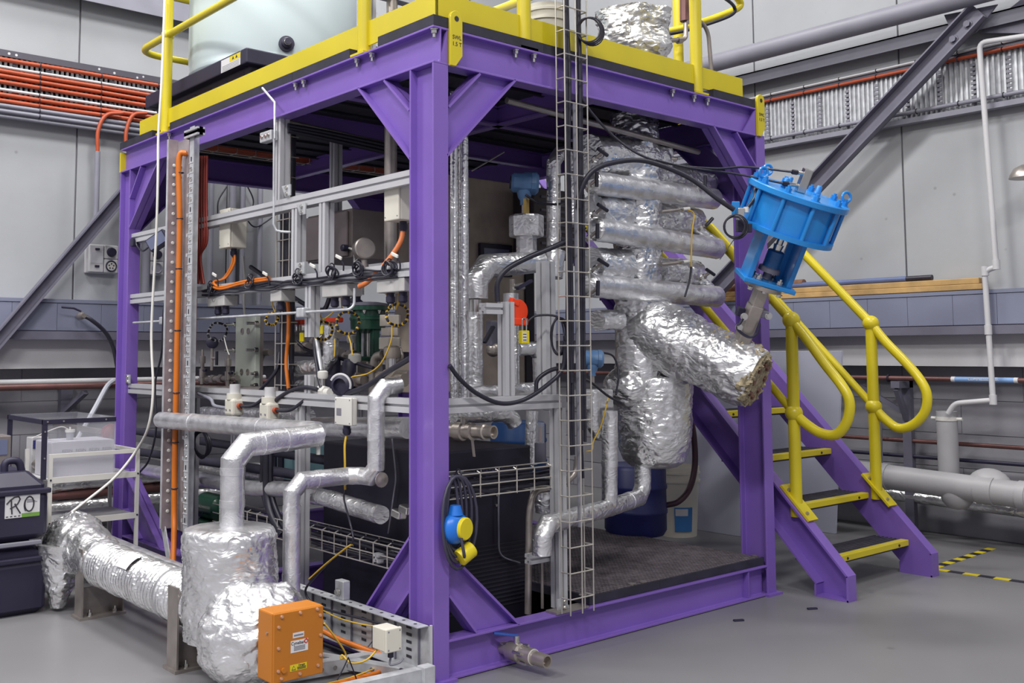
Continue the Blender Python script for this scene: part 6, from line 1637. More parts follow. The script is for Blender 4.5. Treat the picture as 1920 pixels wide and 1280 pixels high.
# bundles along the middle rail
random.seed(5)
for i in range(4):
    pts = []
    for j in range(15):
        y = 2.0-1.75*j/14
        pts.append((0.008+0.006*random.random(), y, 1.535+0.009*i+0.02*noise.noise(V((y*5, i*3.7, 1)))))
    cable('black_cable', pts, 0.0042, RUBBER, ['lowest', 'lower', 'upper', 'topmost'][i]+' black cable strapped along the middle rail', group='black cables along the middle rail')
for i, (px, py) in enumerate([(395, 542), (470, 530), (558, 521), (622, 512), (672, 505), (730, 505)]):
    t = thing('cable_coil', ['far left', 'second', 'third', 'fourth', 'fifth', 'near right'][i]+' small coil of black cable tied on the middle rail', 'cable', at(px, py, 'x', 0.0), 'cable coils on the middle rail')
    c = at(px, py, 'x', 0.0)
    for k in range(4):
        o_ = V((-.006+.004*k, 0.01*random.uniform(-1, 1), 0.008*random.uniform(-1, 1)))
        MB().torus(c+o_, V((1, 0.5*random.uniform(-1, 1), 0.5*random.uniform(-1, 1))), 0.028*random.uniform(.75, 1.1), 0.0038, 20, 6).build('loop', RUBBER, t)
    MB().torus(c+V((0, 0, .03)), V((0, 1, 0)), 0.013, 0.003, 12, 5).build('tie', RUBBER, t)
    a = random.uniform(-.6, .6)
for i, (px, py) in enumerate([(497, 513), (586, 498), (635, 482), (740, 478), (402, 515)]):
    c = at(px, py, 'x', -0.01)
    t = thing('cable_tag', ['second', 'third', 'fourth', 'rightmost', 'leftmost'][i]+' white marker tag on the cables of the middle rail', 'tag', c)
    MB().obox(c, (0.004, 0, 0), (0, 0.022, 0.008), (0, -0.002, 0.007)).build('tag_plate', WHITEC, t, smooth=0, bevel=.003)
    MB().tube(smooth_path([c, c+V((.01, -.02, -.03)), c+V((.012, -.02, -.06))]), 0.004, 6).build('lead', RUBBER, t)
# steel conduit hooks from the top beam
cable('steel_rod', [at(492, 165, 'x', -.02), at(515, 192, 'x', -.02), at(515, 260, 'x', -.02)], 0.006, GALV, 'bent galvanised rod hooked over the top beam', cat='rod', straight=True)
cable('steel_rod', [at(514, 260, 'x', -.02), at(513, 420, 'x', -.01), at(518, 432, 'x', .0), at(528, 434, 'x', .02), at(545, 435, 'x', .05)], 0.006, GALV, 'long galvanised rod hanging to the wire tray beside the post', cat='rod', straight=True)
p = at(505, 258, 'x', .0)
t = thing('rod_clamp', 'small metal clamp holding the hanging rod to the aluminium post', 'clamp', p)
MB().box((-.02, p.y-.05, p.z-.02), (.02, p.y+.06, p.z+.03)).build('clamp_body', GALV, t, smooth=0, bevel=.004)
for k in (-.03, .0, .035): hexbolt(MB(), (-.02, p.y+k, p.z+.005), (-1, 0, 0), .008, .006).build('bolt', CHROME, t)
# long thin rod along the left side
tag(MB().tube(arc_path([at(250, 605, 'x', .0), at(380, 597, 'x', .0), at(655, 580, 'x', .0), at(664, 572, 'x', .02), at(665, 540, 'x', .02)], 0.03), 0.006, 8).build('steel_rod', GALV, smooth=60), 'long thin steel tube running level along the left side below the middle rail', 'tube')
for px, py in ((308, 601), (568, 586)):
    c = at(px, py, 'x', .0); tag(MB().box((-.02, c.y-.03, c.z-.022), (.022, c.y+.03, c.z+.022)).build('rod_clamp', GALV, smooth=0, bevel=.006), 'small clamp on the thin level tube '+('by the cable ladder' if px < 400 else 'by the short post'), 'clamp')

# ================================================================ left bay interior
# inner wire tray with black trunk cables
wi = thing('wire_tray', 'upright wire tray with thick black cables inside the left bay', 'wire tray', at(537, 735, 'x', .18))
p0 = at(537, 560, 'x', .18)
iy0, iy1 = at(524, 560, 'x', .18).y, at(548, 560, 'x', .18).y
iy0, iy1 = max(iy0, iy1), min(iy0, iy1)
for y in (iy0, (iy0+iy1)/2, iy1): MB().cyl((0.16, y, 1.05), (0.16, y, H-.1), 0.0035, n=8).build('long_wire', WIRE, wi)
rm_ = mesh_of(MB().tube([(0.21, iy0, 0), (0.16, iy0, 0), (0.16, iy1, 0), (0.21, iy1, 0)], 0.003, 6), 'rung_wire', WIRE)
for k in range(13): inst(rm_, 'rung_wire', (0, 0, 1.07+k*0.103), wi)
for i in range(3):
    y = iy1+(iy0-iy1)*(0.2+0.3*i)
    cable('black_cable', [(0.185, y, 1.0), (0.19, y, 1.4), (0.185, y, 1.9), (0.188, y, 2.38)], 0.019, RUBBER, ['near', 'middle', 'far'][i]+' thick black trunk cable in the inner wire tray', group='thick cables in the inner wire tray')
ym = iy1+(iy0-iy1)*.4
cable('orange_cable', [at(515, 535, 'x', .06), at(530, 545, 'x', .12), at(540, 570, 'x', .155), at(541, 620, 'x', .155), at(537, 680, 'x', .155), at(541, 728, 'x', .155)], 0.010, ORANGE2, 'orange cable dropping down the face of the inner wire tray')
# stainless enclosure
e0, e1 = at(570, 395, 'x', .55), at(676, 490, 'x', .55)
zE0, zE1 = at(620, 488, 'x', .5).z, at(620, 398, 'x', .5).z
t = thing('steel_enclosure', 'stainless steel enclosure behind the posts of the left bay', 'enclosure', ((.7), (e0.y+e1.y)/2, zE0))
ya, yb = at(577, 450, 'x', .5).y, at(660, 450, 'x', .5).y
MB().box((0.5, yb, zE0), (0.8, ya, zE1)).build('enclosure_body', mat('dull_stainless', '8b8280', .4, .75, .15, 8), t, smooth=0, bevel=.004)
MB().box((0.485, yb+.03, zE0+.01), (0.4995, ya-.0, zE1-.01)).build('enclosure_door', mat('dull_stainless_door', '94898a', .38, .7, .12, 6), t, smooth=0, bevel=.004)
MB().lathe(at(651, 465, 'x', .49), (-1, 0, 0), [(.018, 0), (.018, .03), (.012, .035)], 12).build('cable_gland', BLACK, t)
# shelf bracket behind it (pale sloped panel)
q = [at(690, 372, 'x', .9), at(760, 470, 'x', .9), at(760, 560, 'x', .9), at(690, 520, 'x', .9)]
# pressure gauge
c = at(683, 466, 'x', .22)
t = thing('dial_gauge', 'round steel dial gauge above the middle rail near the near column', 'gauge', c)
MB().lathe(c, V((-.35, -1, .05)), [(0.05, -.03), (0.05, 0.02), (0.044, 0.024), (0.001, 0.024)], 28).build('gauge_case', STEEL, t, smooth=20)
MB().lathe(c-V((0, 0, .05)), (0, 0, -1), [(.014, 0), (.014, .02), (.02, .02), (.02, .05), (.01, .05), (.01, .1)], 12).build('gauge_stem', STEEL, t)
cable('white_cable', [at(655, 465, 'x', .46), at(663, 470, 'x', .4), at(665, 490, 'x', .3), at(665, 512, 'x', .1)], 0.006, WHITEC, 'short white cable from the steel enclosure to the middle rail')
# vertical round pipe and hex fittings near the column
pv = at(732, 450, 'x', .35)
t = thing('process_pipe', 'upright steel pipe with large hexagon unions beside the near column', 'pipe', (pv.x, pv.y, 1.0))
MB().cyl((pv.x, pv.y, 1.50), (pv.x, pv.y, 2.40), 0.030, n=20).build('upright_pipe', STEEL, t)
for z0, z1, r in ((at(730, 612, 'x', .35).z, at(730, 590, 'x', .35).z, .052), (at(730, 630, 'x', .35).z, at(730, 614, 'x', .35).z, .045), (at(730, 655, 'x', .35).z, at(730, 632, 'x', .35).z, .055), (at(730, 662, 'x', .35).z, at(730, 655, 'x', .35).z, .03)):
    MB().cyl((pv.x, pv.y, z0+.001), (pv.x, pv.y, z1-.001), r, n=6).build('hex_union', mat('warm_steel', 'c9c0b4', .35, .35, .08, 8), t, smooth=0, bevel=.003)
MB().cyl((pv.x, pv.y, 1.08), (pv.x, pv.y, at(730, 662, 'x', .35).z), 0.022, n=16).build('lower_pipe', STEEL, t)
bb = V((pv.x, pv.y, at(730, 660, 'x', .35).z))
MB().tube(arc_path([bb+V((0, -.07, .02)), bb+V((0, -.10, -.03)), bb+V((0, -.0, -.05))], .03), 0.01, 10).build('union_handle', STEEL, t)
MB().tube(arc_path([at(718, 665, 'x', .33), at(703, 668, 'x', .33), at(699, 700, 'x', .33), at(699, 740, 'x', .33)], .07), 0.02, 14).build('bend_pipe', STEEL, t, smooth=60)
# green actuator with yoke
cg = at(690, 590, 'x', .40)
t = thing('control_valve', 'dark green control valve head with an open yoke in the near left bay', 'valve', (cg.x, cg.y, 1.05))
rg = 0.085
zt_g, zb_g = at(690, 578, 'x', .40).z, at(690, 617, 'x', .40).z
MB().lathe((cg.x, cg.y, zt_g), (0, 0, -1), [(0.06, -.02), (rg*1.18, -.012), (rg*1.18, 0.01), (rg, .014), (rg, .04), (rg*1.05, .045), (rg*1.05, .055), (rg, .06), (rg*.98, zt_g-zb_g), (0.03, zt_g-zb_g+.02)], 32).build('diaphragm_case', GREENP, t)
MB().lathe((cg.x, cg.y, zt_g), (0, 0, 1), [(rg*1.2, 0.012), (rg*1.2, .022), (.05, .03)], 32).build('case_rim', DKSTEEL, t)
zy = at(690, 668, 'x', .40).z
for s_ in (-1, 1): MB().box((cg.x-.02, cg.y+s_*.058-.016, zy), (cg.x+.02, cg.y+s_*.058+.016, zb_g)).build('yoke_leg', GREENP, t, smooth=0, bevel=.006)
MB().box((cg.x-.03, cg.y-.074, zy-.02), (cg.x+.03, cg.y+.074, zy+.0)).build('yoke_foot', GREENP, t, smooth=0, bevel=.005)
MB().cyl((cg.x, cg.y, zy), (cg.x, cg.y, zb_g), 0.009, n=12).build('stem', CHROME, t)
MB().box((cg.x-.03, cg.y-.005, zy), (cg.x-.024, cg.y+.012, zb_g-.02)).build('travel_scale', GALV, t, smooth=0)
for k in range(8):
    a = k*PI/4; hexbolt(MB(), (cg.x+math.cos(a)*rg*1.1, cg.y+math.sin(a)*rg*1.1, zt_g-.012), (0, 0, -1), .007, .007, .006).build('rim_bolt', CHROME, t)
MB().box((cg.x-.05, cg.y-.06, zy-.10), (cg.x+.05, cg.y+.06, zy-.02)).build('valve_body', STEEL, t, smooth=0, bevel=.012)
# small dark actuator head above (regulator)
c = at(668, 565, 'x', .42)
t = thing('air_regulator', 'small dark air regulator with steel fittings above the green valve', 'regulator', c)
MB().lathe(c, (0, 0, 1), [(.02, -.03), (.034, -.025), (.034, .0), (.022, .01), (.022, .05), (.012, .055)], 16).build('regulator_body', BLACK, t)
MB().cyl(c+V((0, .0, 0)), c+V((0, .07, -.005)), 0.022, n=14).build('side_knob', RUBBER, t)
MB().cyl(c+V((0, 0, .05)), c+V((0, 0, .16)), 0.014, n=8).build('riser_fitting', CHROME, t)
MB().tube(arc_path([c+V((0, 0, .1)), c+V((0, -.06, .1)), c+V((0, -.06, .03))], .02), 0.006, 8).build('bypass_tube', CHROME, t)
# pale plate heat exchanger
q0, q1 = at(448, 592, 'x', .35), at(484, 728, 'x', .35)
t = thing('plate_exchanger', 'pale green plate exchanger with protruding bolts in the left bay', 'heat exchanger', (0.4, (q0.y+q1.y)/2, q1.z))
MB().box((0.33, q1.y, q1.z), (0.36, q0.y, q0.z)).build('front_plate', PALEG, t, smooth=0, bevel=.003)
MB().box((0.36, q1.y+.012, q1.z+.01), (0.385, q0.y-.01, q0.z-.01)).build('plate_pack', STEEL, t, smooth=0)
for v in (0.12, 0.48, 0.80, 0.96):
    z = q0.z+(q1.z-q0.z)*v
    for y in (q0.y+.012, q1.y-.006): 
        MB().cyl((0.32, y, z), (0.34, y, z), 0.014, n=6).build('bolt_nut', CHROME, t)
        MB().cyl((0.27 if v in (.12, .48) else .30, y, z), (0.34, y, z), 0.008, n=10).build('stud', CHROME, t)
for v in (0.22, 0.78):
    for u in (0.35, 0.65):
        c = V((0.3295, q0.y+(q1.y-q0.y)*u, q0.z+(q1.z-q0.z)*v)); MB().lathe(c, (-1, 0, 0), [(.018, 0), (.018, .003), (.012, .003), (.012, .0005)], 16).build('port_ring', STEEL, t)
# instruments under the upper rail far left: gauges and needle valves
for i, (px, py) in enumerate([(398, 642), (395, 690), (425, 675)]):
    c = at(px, py, 'x', .28)
    if i == 0:
        t = thing('pressure_gauge', 'small dark pressure gauge with a tap in the far left bay', 'gauge', c)
        MB().lathe(c, V((-.5, -.8, .1)), [(.034, -.02), (.034, .015), (.03, .018), (.001, .018)], 20).build('gauge_case', BLACK, t)
        MB().cyl(c-V((0, 0, .03)), c-V((0, 0, .16)), .009, n=8).build('gauge_stem', STEEL, t)
        MB().cyl(c-V((0, .0, .09)), c-V((0, .06, .09)), .008, n=8).build('tap_stem', STEEL, t)
        MB().cyl(c-V((0, .06, .05)), c-V((0, .06, .13)), .009, n=8).build('tap_handle', RUBBER, t)
for i, (px, py0, py1) in enumerate([(379, 655, 720), (427, 660, 725)]):
    a_, b_ = at(px, py0, 'x', .28), at(px, py1, 'x', .28)
    t = thing('manifold_riser', ['left', 'right'][i]+' steel manifold riser with stacked fittings in the far left bay', 'fitting', b_)
    L = (a_.z-b_.z)
    MB().lathe(b_, (0, 0, 1), [(.012, 0), (.012, L*.2), (.018, L*.2), (.018, L*.45), (.011, L*.45), (.011, L*.6), (.018, L*.6), (.018, L*.8), (.007, L*.82), (.007, L)], 10).build('fitting_stack', STEEL, t)
    MB().cyl(b_+V((0, 0.05, L*.4)), b_+V((0, -.05, L*.4)), .008, n=8).build('cross_arm', BLACK, t)
t = thing('steel_manifold', 'horizontal dark steel manifold along the lower rail in the far left bay', 'pipe', at(400, 715, 'x', .3))
a_, b_ = at(375, 712, 'x', .3), at(445, 708, 'x', .3)
MB().tube([a_, b_], .016, 12).build('manifold_pipe', STEEL, t)
for k in range(4): MB().cyl(a_.lerp(b_, .15+k*.22)-V((0, .02, 0)), a_.lerp(b_, .15+k*.22)+V((0, .02, 0)), .025, n=6).build('hex_union', STEEL, t)
# spiral coil leads in black and yellow
def spiral(px, py, R, lab, ya=0.12, m2=YCAB):
    c = at(px, py, 'x', ya)
    t = thing('coil_lead', lab, 'cable', c)
    k = 26
    ring = [c+R2*math.cos(a)*R+U2*math.sin(a)*R+FW*0.02*math.sin(3*a) for a in [i*2*PI/k for i in range(k)]]
    MB().tube(ring, 0.006, 6, closed=True).build('black_loop', RUBBER, t, smooth=60)
    for i in range(k):
        p = ring[i]; d_ = (ring[(i+1) % k]-p).normalized()
        if i % 2 == 0: MB().cyl(p-d_*.004, p+d_*.004, 0.0075, n=8).build('yellow_wrap', m2, t)
spiral(652, 605, .05, 'round black and yellow spiral wrapped lead beside the green valve')
spiral(606, 620, .042, 'smaller black and yellow spiral wrapped lead left of the round one')
spiral(745, 590, .045, 'black and yellow spiral wrapped lead beside the hexagon unions')
spiral(408, 622, .05, 'black spiral wrapped lead coiled in the far left bay', .12, STRIPW)
spiral(510, 598, .03, 'short black and yellow spiral lead left of the inner wire tray')
for i, pts in enumerate([[(594, 550), (600, 590), (608, 600)], [(640, 550), (641, 575), (645, 585)], [(722, 548), (735, 570), (738, 580)], [(748, 548), (745, 570), (742, 580)], [(653, 628), (658, 645), (661, 665)], [(628, 635), (628, 650), (627, 668)], [(735, 610), (733, 640), (715, 680), (690, 700), (662, 706), (656, 712), (661, 717)], [(420, 632), (426, 655), (430, 665)], [(402, 572), (406, 590), (408, 597)], [(416, 572), (416, 590), (417, 600)], [(511, 565), (512, 575), (516, 585)], [(588, 590), (598, 600), (612, 595), (625, 585)]]):
    cable('sensor_lead', [at(x, y, 'x', .10) for x, y in pts], 0.0032, YCAB if i not in (7, 8, 9) else WHITEC, ['yellow lead under the third grey box', 'yellow lead dropping to the round spiral', 'yellow lead under the near grey box', 'second yellow lead under the near grey box', 'yellow lead below the round spiral', 'yellow lead below the small spiral', 'long yellow lead looping to a sensor over the lower rail', 'pale lead below the black spiral in the far bay', 'left white lead under the far grey box', 'right white lead under the far grey box', 'yellow lead under the second grey box', 'yellow lead crossing above the red handle'][i], cat='cable')
# red handles and yellow tags
for px, py, w_, lab in ((560, 604, .07, 'small ball valve with a red handle right of the inner wire tray'), (625, 600, .12, 'ball valve with a long red handle beside the round spiral lead')):
    c = at(px, py, 'x', .25); t = thing('ball_valve', lab, 'valve', c)
    MB().box((.24, c.y-w_/2, c.z-.012), (.27, c.y+w_/2, c.z+.012)).build('red_handle', REDP, t, smooth=0, bevel=.006)
    MB().cyl((.255, c.y, c.z-.012), (.255, c.y, c.z-.05), .012, n=10).build('stem', STEEL, t)
    MB().cyl((.255, c.y-.04, c.z-.065), (.255, c.y+.04, c.z-.065), .024, n=8).build('valve_body', STEEL, t)
for px, py, lab in ((566, 632, 'small yellow tag below the red handle'), (603, 618, 'yellow cap inside the small spiral lead')):
    c = at(px, py, 'x', .22); tag(MB().box((.215, c.y-.018, c.z-.022), (.225, c.y+.018, c.z+.022)).build('yellow_tag', YEL2, smooth=0, bevel=.003), lab, 'tag')
# steel valve clutter on the lower rail line
def gadget(px, py, x, lab, s=1.0, m=STEEL):
    c = at(px, py, 'x', x); t = thing('valve_fitting', lab, 'fitting', c)
    MB().cyl(c-V((0, .06*s, 0)), c+V((0, .06*s, 0)), .018*s, n=14).build('through_pipe', m, t)
    MB().cyl(c-V((0, .028*s, 0)), c+V((0, .028*s, 0)), .03*s, n=6).build('hex_body', m, t, smooth=0, bevel=.003)
    MB().cyl(c, c+V((0, 0, .07*s)), .012*s, n=10).build('stem', CHROME, t)
    MB().lathe(c+V((0, 0, .06*s)), (0, 0, 1), [(.02*s, 0), (.024*s, .01*s), (.024*s, .03*s), (.014*s, .036*s)], 14).build('cap', WHITEC if m is STEEL else m, t)
gadget(600, 640, .45, 'steel ball valve below the small spiral lead', 1.2)
gadget(628, 660, .42, 'steel valve fitting with a white cap left of the green valve', 1.1)
gadget(660, 668, .38, 'steel valve fitting with a white cap beside the green yoke', 1.1)
gadget(665, 712, .30, 'steel valve fitting under the looping yellow lead', 1.3)
gadget(735, 712, .30, 'steel valve fitting at the foot of the hexagon unions', 1.6, mat('warm_steel_valve', 'a89e94', .35, .6))
gadget(605, 735, .05, 'white hose fitting on the lower rail', 1.0, WHITEC)
gadget(565, 650, .5, 'steel valve fitting right of the inner wire tray', 1.2)
MB_ = MB()
for px, z0, z1, lab in ((625, 1.06, 1.20, 'left black cylinder standing behind the lower rail'), (655, 1.06, 1.18, 'right black cylinder standing behind the lower rail')):
    c = at(px, 700, 'x', .28); tag(MB().lathe((c.x, c.y, z0), (0, 0, 1), [(.035, 0), (.035, z1-z0), (.02, z1-z0+.02)], 20).build('black_cylinder', BLACK), lab, 'cylinder')
c = at(640, 722, 'x', .02)
t = thing('hose_coupling', 'dark round coupling with a pale band above the light grey box', 'coupling', c)
MB().lathe(c, V((-1, -.6, 0)), [(.045, -.03), (.045, .01), (.03, .02), (.03, .0)], 20).build('coupling_ring', BLACK, t)
MB().torus(c+V((-.005, 0, 0)), V((-1, -.6, 0)), .046, .007, 24, 8, 0.4, 3.4).build('pale_band', STRIPW, t)
cable('black_hose', [at(768, 672, 'x', .04), at(730, 695, 'x', .03), at(690, 722, 'x', .03), at(648, 740, 'x', .03)], 0.012, RUBBER, 'black hose slanting across the near bay above the lower rail', cat='hose')
cable('black_hose', [at(600, 600, 'x', .12), at(590, 640, 'x', .1), at(597, 700, 'x', .06), at(603, 728, 'x', .04)], 0.010, RUBBER, 'black hose dropping beside the short post to the lower rail', cat='hose')
cable('black_hose', [at(595, 730, 'x', .02), at(570, 726, 'x', .02), at(540, 735, 'x', .02), at(515, 752, 'x', .01), at(500, 772, 'x', .01)], 0.010, RUBBER, 'black hose from the white valve over the lower rail', cat='hose')
cable('black_hose', [at(470, 500, 'x', .3), at(600, 575, 'x', .3)][0:1]+[at(590, 580, 'x', .3), at(622, 552, 'x', .3)], 0.012, RUBBER, 'black hose slanting behind the grey boxes under the middle rail', cat='hose')
for i, (px0, py0, px1, py1, r, m) in enumerate([(480, 660, 505, 735, .02, STEEL), (530, 700, 545, 690, .02, STEEL)]):
    tag(MB().tube(arc_path([at(px0+28, py0, 'x', .4), at(px0+12, py0, 'x', .4), at(px0+4, py0+25, 'x', .4), at(px0+4, 735, 'x', .4)], .06), r, 12).build('steel_bend', m, smooth=60), ['steel pipe bend left of the inner wire tray', 'steel pipe bend behind the inner wire tray'][i], 'pipe')
# foil things behind the lower rail
foil_pipe('foil_pipe', [at(550, 692, 'x', .24), at(618, 686, 'x', .24), at(622, 610, 'x', .24)], 0.036, 'crumpled foil elbow behind the lower rail in the left bay', m=FOIL, amp=.01)
foil_pipe('foil_pipe', [at(560, 722, 'x', .26), at(606, 716, 'x', .26)], 0.022, 'short crumpled foil stub behind the lower rail', m=FOIL, amp=.01)
foil_pipe('foil_pipe', [at(560, 800, 'x', .14), at(765, 802, 'x', .14)], 0.045, 'level foil wrapped pipe under the lower rail behind the zigzag pipe', bands=((0, .45),))
foil_pipe('foil_pipe', [at(380, 775, 'x', .30), at(580, 782, 'x', .30)], 0.04, 'crumpled foil pipe under the lower rail behind the white valves', m=FOIL, amp=.01)
foil_pipe('foil_pipe', [at(265, 880, 'x', .12), at(470, 915, 'x', .12), at(560, 918, 'x', .12)], 0.038, 'foil wrapped pipe running low through the left bay', m=FOIL_FINE)
foil_pipe('foil_pipe', [at(575, 928, 'x', .12), at(610, 932, 'x', .12), at(680, 955, 'x', .10), at(715, 965, 'x', .08)], 0.038, 'foil wrapped pipe slanting down to a narrow end in the near bay', m=FOIL, amp=.006)
foil_pipe('foil_pipe', [at(255, 840, 'x', .5), at(420, 880, 'x', .5), at(520, 895, 'x', .5)], 0.045, 'dull foil wrapped pipe deep in the lower left bay', m=FOIL)
for i, (y0, y1, x, r) in enumerate([(808, 853, .35, .024), (846, 888, .35, .026), (884, 905, .6, .03)]):
    tag(MB().tube([at(255, y0, 'x', x), at(430, (y0+y1)/2+4, 'x', x), at(640, y1+14, 'x', x)], r, 16).build('insulated_pipe', mat('black_foam_insulation', '3a3848', .75, 0, .1, 10, .1), smooth=60), ['upper', 'middle', 'deep lower'][i]+' black foam insulated pipe running through the lower left bay', 'pipe')
c = at(655, 940, 'x', .7)
t = tag(MB().tube(arc_path([at(500, 850, 'x', .10), at(500, 930, 'x', .10), at(510, 970, 'x', .10), at(530, 1000, 'x', .12)], .1), .02, 12).build('black_cable', RUBBER, smooth=60), 'thick black cable hanging below the elbow pipe in the left bay', 'cable')
for i, px in enumerate((492, 508)): cable('black_cable', [at(px, 850, 'x', .11), at(px+1, 920, 'x', .11), at(px+14, 965, 'x', .11), at(px+32, 1000, 'x', .13)], .012, RUBBER, ['left', 'right'][i]+' black cable beside the thick one below the elbow pipe')
# white valves on the foil pipe
for px, py, l in ((440, 760, 'left'), (506, 768, 'right')):
    c = at(px, py, 'x', -.0)
    t = thing('solenoid_valve', l+' white plastic valve with an orange gland on the lower rail', 'valve', c)
    MB().box((-.035, c.y-.045, c.z-.05), (.03, c.y+.045, c.z+.035)).build('valve_body', IVORY, t, smooth=0, bevel=.012)
    MB().cyl(c+V((0, 0, .03)), c+V((0, 0, .06)), .04, n=20).build('collar', IVORY, t)
    MB().cyl(c+V((0, 0, .06)), c+V((0, 0, .105)), .026, n=16).build('cap', STRIPW, t)
    MB().cyl(c-V((0, 0, .05)), c-V((0, 0, .085)), .03, n=16).build('lower_union', STRIPW, t)
    MB().cyl(c+V((-.0, -.045, -.0)), c+V((-.0, -.065, 0)), .014, n=10).build('orange_gland', ORANGE, t)
    cable('black_hose', [c+V((0, -.06, 0)), c+V((0, -.12, .0)), c+V((.0, -.2, .01)), c+V((.02, -.27, .05))], .008, RUBBER, 'black hose leaving the '+l+' white valve', cat='hose')
    for k in (-.02, .02): MB().cyl(c+V((-.035, k, -.02)), c+V((-.038, k, -.02)), .005, n=8).build('screw', INKG, t)
cable('grey_hose', [at(372, 738, 'x', .0), at(395, 748, 'x', -.01), at(402, 760, 'x', -.01), at(425, 765, 'x', .0)], .009, GREYC, 'grey hose curving from the ladder to the left white valve', cat='hose')
t = thing('cable_coil', 'loose coil of black hose behind the cable ladder under the lower rail', 'cable', at(376, 830, 'x', .02))
for k in range(3): MB().torus(at(376+k*2, 832, 'x', .02+.008*k), V((1, .15*k, .1)), .075-.006*k, .006, 28, 6).build('loop', RUBBER, t)
# cyan tank and wire baskets low in the bay
c = at(525, 860, 'x', 1.0)
p0_, p1_ = at(498, 915, 'x', 1.0), at(548, 835, 'x', 1.0)
t = thing('cyan_tank', 'pale cyan plastic tank with a dark cage deep in the left bay', 'tank', p0_)
MB().box((1.0, p1_.y, p0_.z), (1.3, p0_.y, p1_.z)).build('tank_body', CYAN, t, smooth=0, bevel=.02)
for k in (.35, .62): MB().box((.985, p0_.y+(p1_.y-p0_.y)*k-.03, p0_.z), (.999, p0_.y+(p1_.y-p0_.y)*k+.03, p1_.z)).build('cage_bar', BLACK, t, smooth=0)
# green pump deep behind the drum
c = at(400, 950, 'x', .45)
t = thing('green_pump', 'dark green pump behind the foil drum in the lower left bay', 'pump', c)
MB().lathe(c, (0, 1, 0), [(.05, -.14), (.08, -.12), (.08, .1), (.06, .12)], 20).build('motor', GREENP, t)
MB().box((c.x-.09, c.y-.1, c.z-.14), (c.x+.09, c.y+.1, c.z-.07)).build('foot', GREENP, t, smooth=0, bevel=.01)
wq = thing('wire_tray', 'low wire basket tray of black cables along the left side near the column', 'wire tray', (0.13, .6, .36))
yW0, yW1 = at(583, 985, 'x', .12).y, D+.03
zw1, zw0 = .435, .345
for x, z in ((.10, zw1), (.10, zw0), (.10, (zw0+zw1)/2), (.2, zw1), (.2, zw0)): MB().cyl((x, yW1, z), (x, yW0+.95, z), .003, n=8).build('long_wire', WIRE, wq)
rq = mesh_of(MB().tube([(.12, 0, zw1+.008), (.10, 0, zw1), (.10, 0, zw0), (.2, 0, zw0), (.2, 0, zw1)], .003, 6), 'rung_wire', WIRE)
k = 0
y = yW1+.05
while y < yW0+.9: inst(rq, 'rung_wire', (0, y, 0), wq); y += .1
for i in range(6):
    pts = [(.125+.025*(i % 3), yW1+(yW0+.8-yW1)*j/7, .362+.013*i+.01*noise.noise(V((j*.8, i*4.4, 2)))) for j in range(8)]
    cable('black_cable', pts, .008, RUBBER, ['lowest', 'second lowest', 'third', 'fourth', 'fifth', 'topmost'][i]+' black cable lying in the low wire basket of the left side', group='black cables in the low wire basket')
tag(MB().cyl((at(702, 1000, 'x', .5).x, at(702, 1000, 'x', .5).y, .0), (at(702, 1000, 'x', .5).x, at(702, 1000, 'x', .5).y, .75), .018, n=14).build('steel_tube', STEEL), 'upright steel tube behind the low wire basket', 'tube')
# slotted extrusion end poking below the basket
p = at(678, 1050, 'x', .02); tag(MB().poly((.09, p.y, p.z), (.25, p.y, p.z), extr_prof(.036, slot=.01, dep=.012)).build('aluminium_stub', ALU, smooth=0), 'cut end of an aluminium rail poking out under the low wire basket', 'rail')
for i, (px, py) in enumerate([(748, 963), (762, 955)]):
    c = at(px, py, 'x', .1); tag(MB().obox(c, (.02, 0, 0), (0, .03, .005), (0, -.003, .016)).build('brass_fitting', CHROME, smooth=0, bevel=.006), ['left', 'right'][i]+' bright pipe fitting beside the near column below the zigzag pipe', 'fitting')

# ================================================================ near right bay interior
# black chiller cabinet
t = thing('black_cabinet', 'large black vented cabinet behind the near column', 'cabinet', (.7, .8, .1))
MB().box((.30, .42, .012), (.905, 1.25, .80)).build('cabinet_body', mat('matt_black_steel', '1d1a2b', .55, 0, .1, 5), t, smooth=0, bevel=.01)
sl_ = mesh_of(MB().box((-.0045, -.002, -.03), (.0045, .002, .03)), 'vent_slot', INK, 0)
for k in range(16): inst(sl_, 'vent_slot', (.36+k*.017, .4185, .64), t)
ho = mesh_of(MB().cyl((0, 0, 0), (0, -.002, 0), .006, n=8), 'vent_hole', mat('grey_vent', '4a4866', .6))
for k in range(10):
    for j in range(2): inst(ho, 'vent_hole', (.56+k*.018, .4195, .70-j*.022+(k % 2)*.01), t)
for j in range(16): MB().box((.33, .4165, .10+j*.018), (.89, .4195, .107+j*.018)).build('louvre', INK, t, smooth=0)
for px, py in ((882, 935), (933, 928), (932, 947)):
    p = at(px, py, 'y', .41); MB().cyl((p.x, .419, p.z), (p.x, .412, p.z), .006, n=10).build('screw', CHROME, t)
cable('black_cable', [at(935, 920, 'y', .4), at(935, 1000, 'y', .4), at(940, 1040, 'y', .4), at(975, 1055, 'y', .4)], .004, INKG, 'thin grey cable hanging down the front of the black cabinet')
cable('black_cable', [at(735, 820, 'x', .29), at(742, 890, 'x', .28), at(738, 930, 'x', .28), at(728, 1000, 'x', .27)], .004, INKG, 'thin grey cable hanging down the left side of the black cabinet')
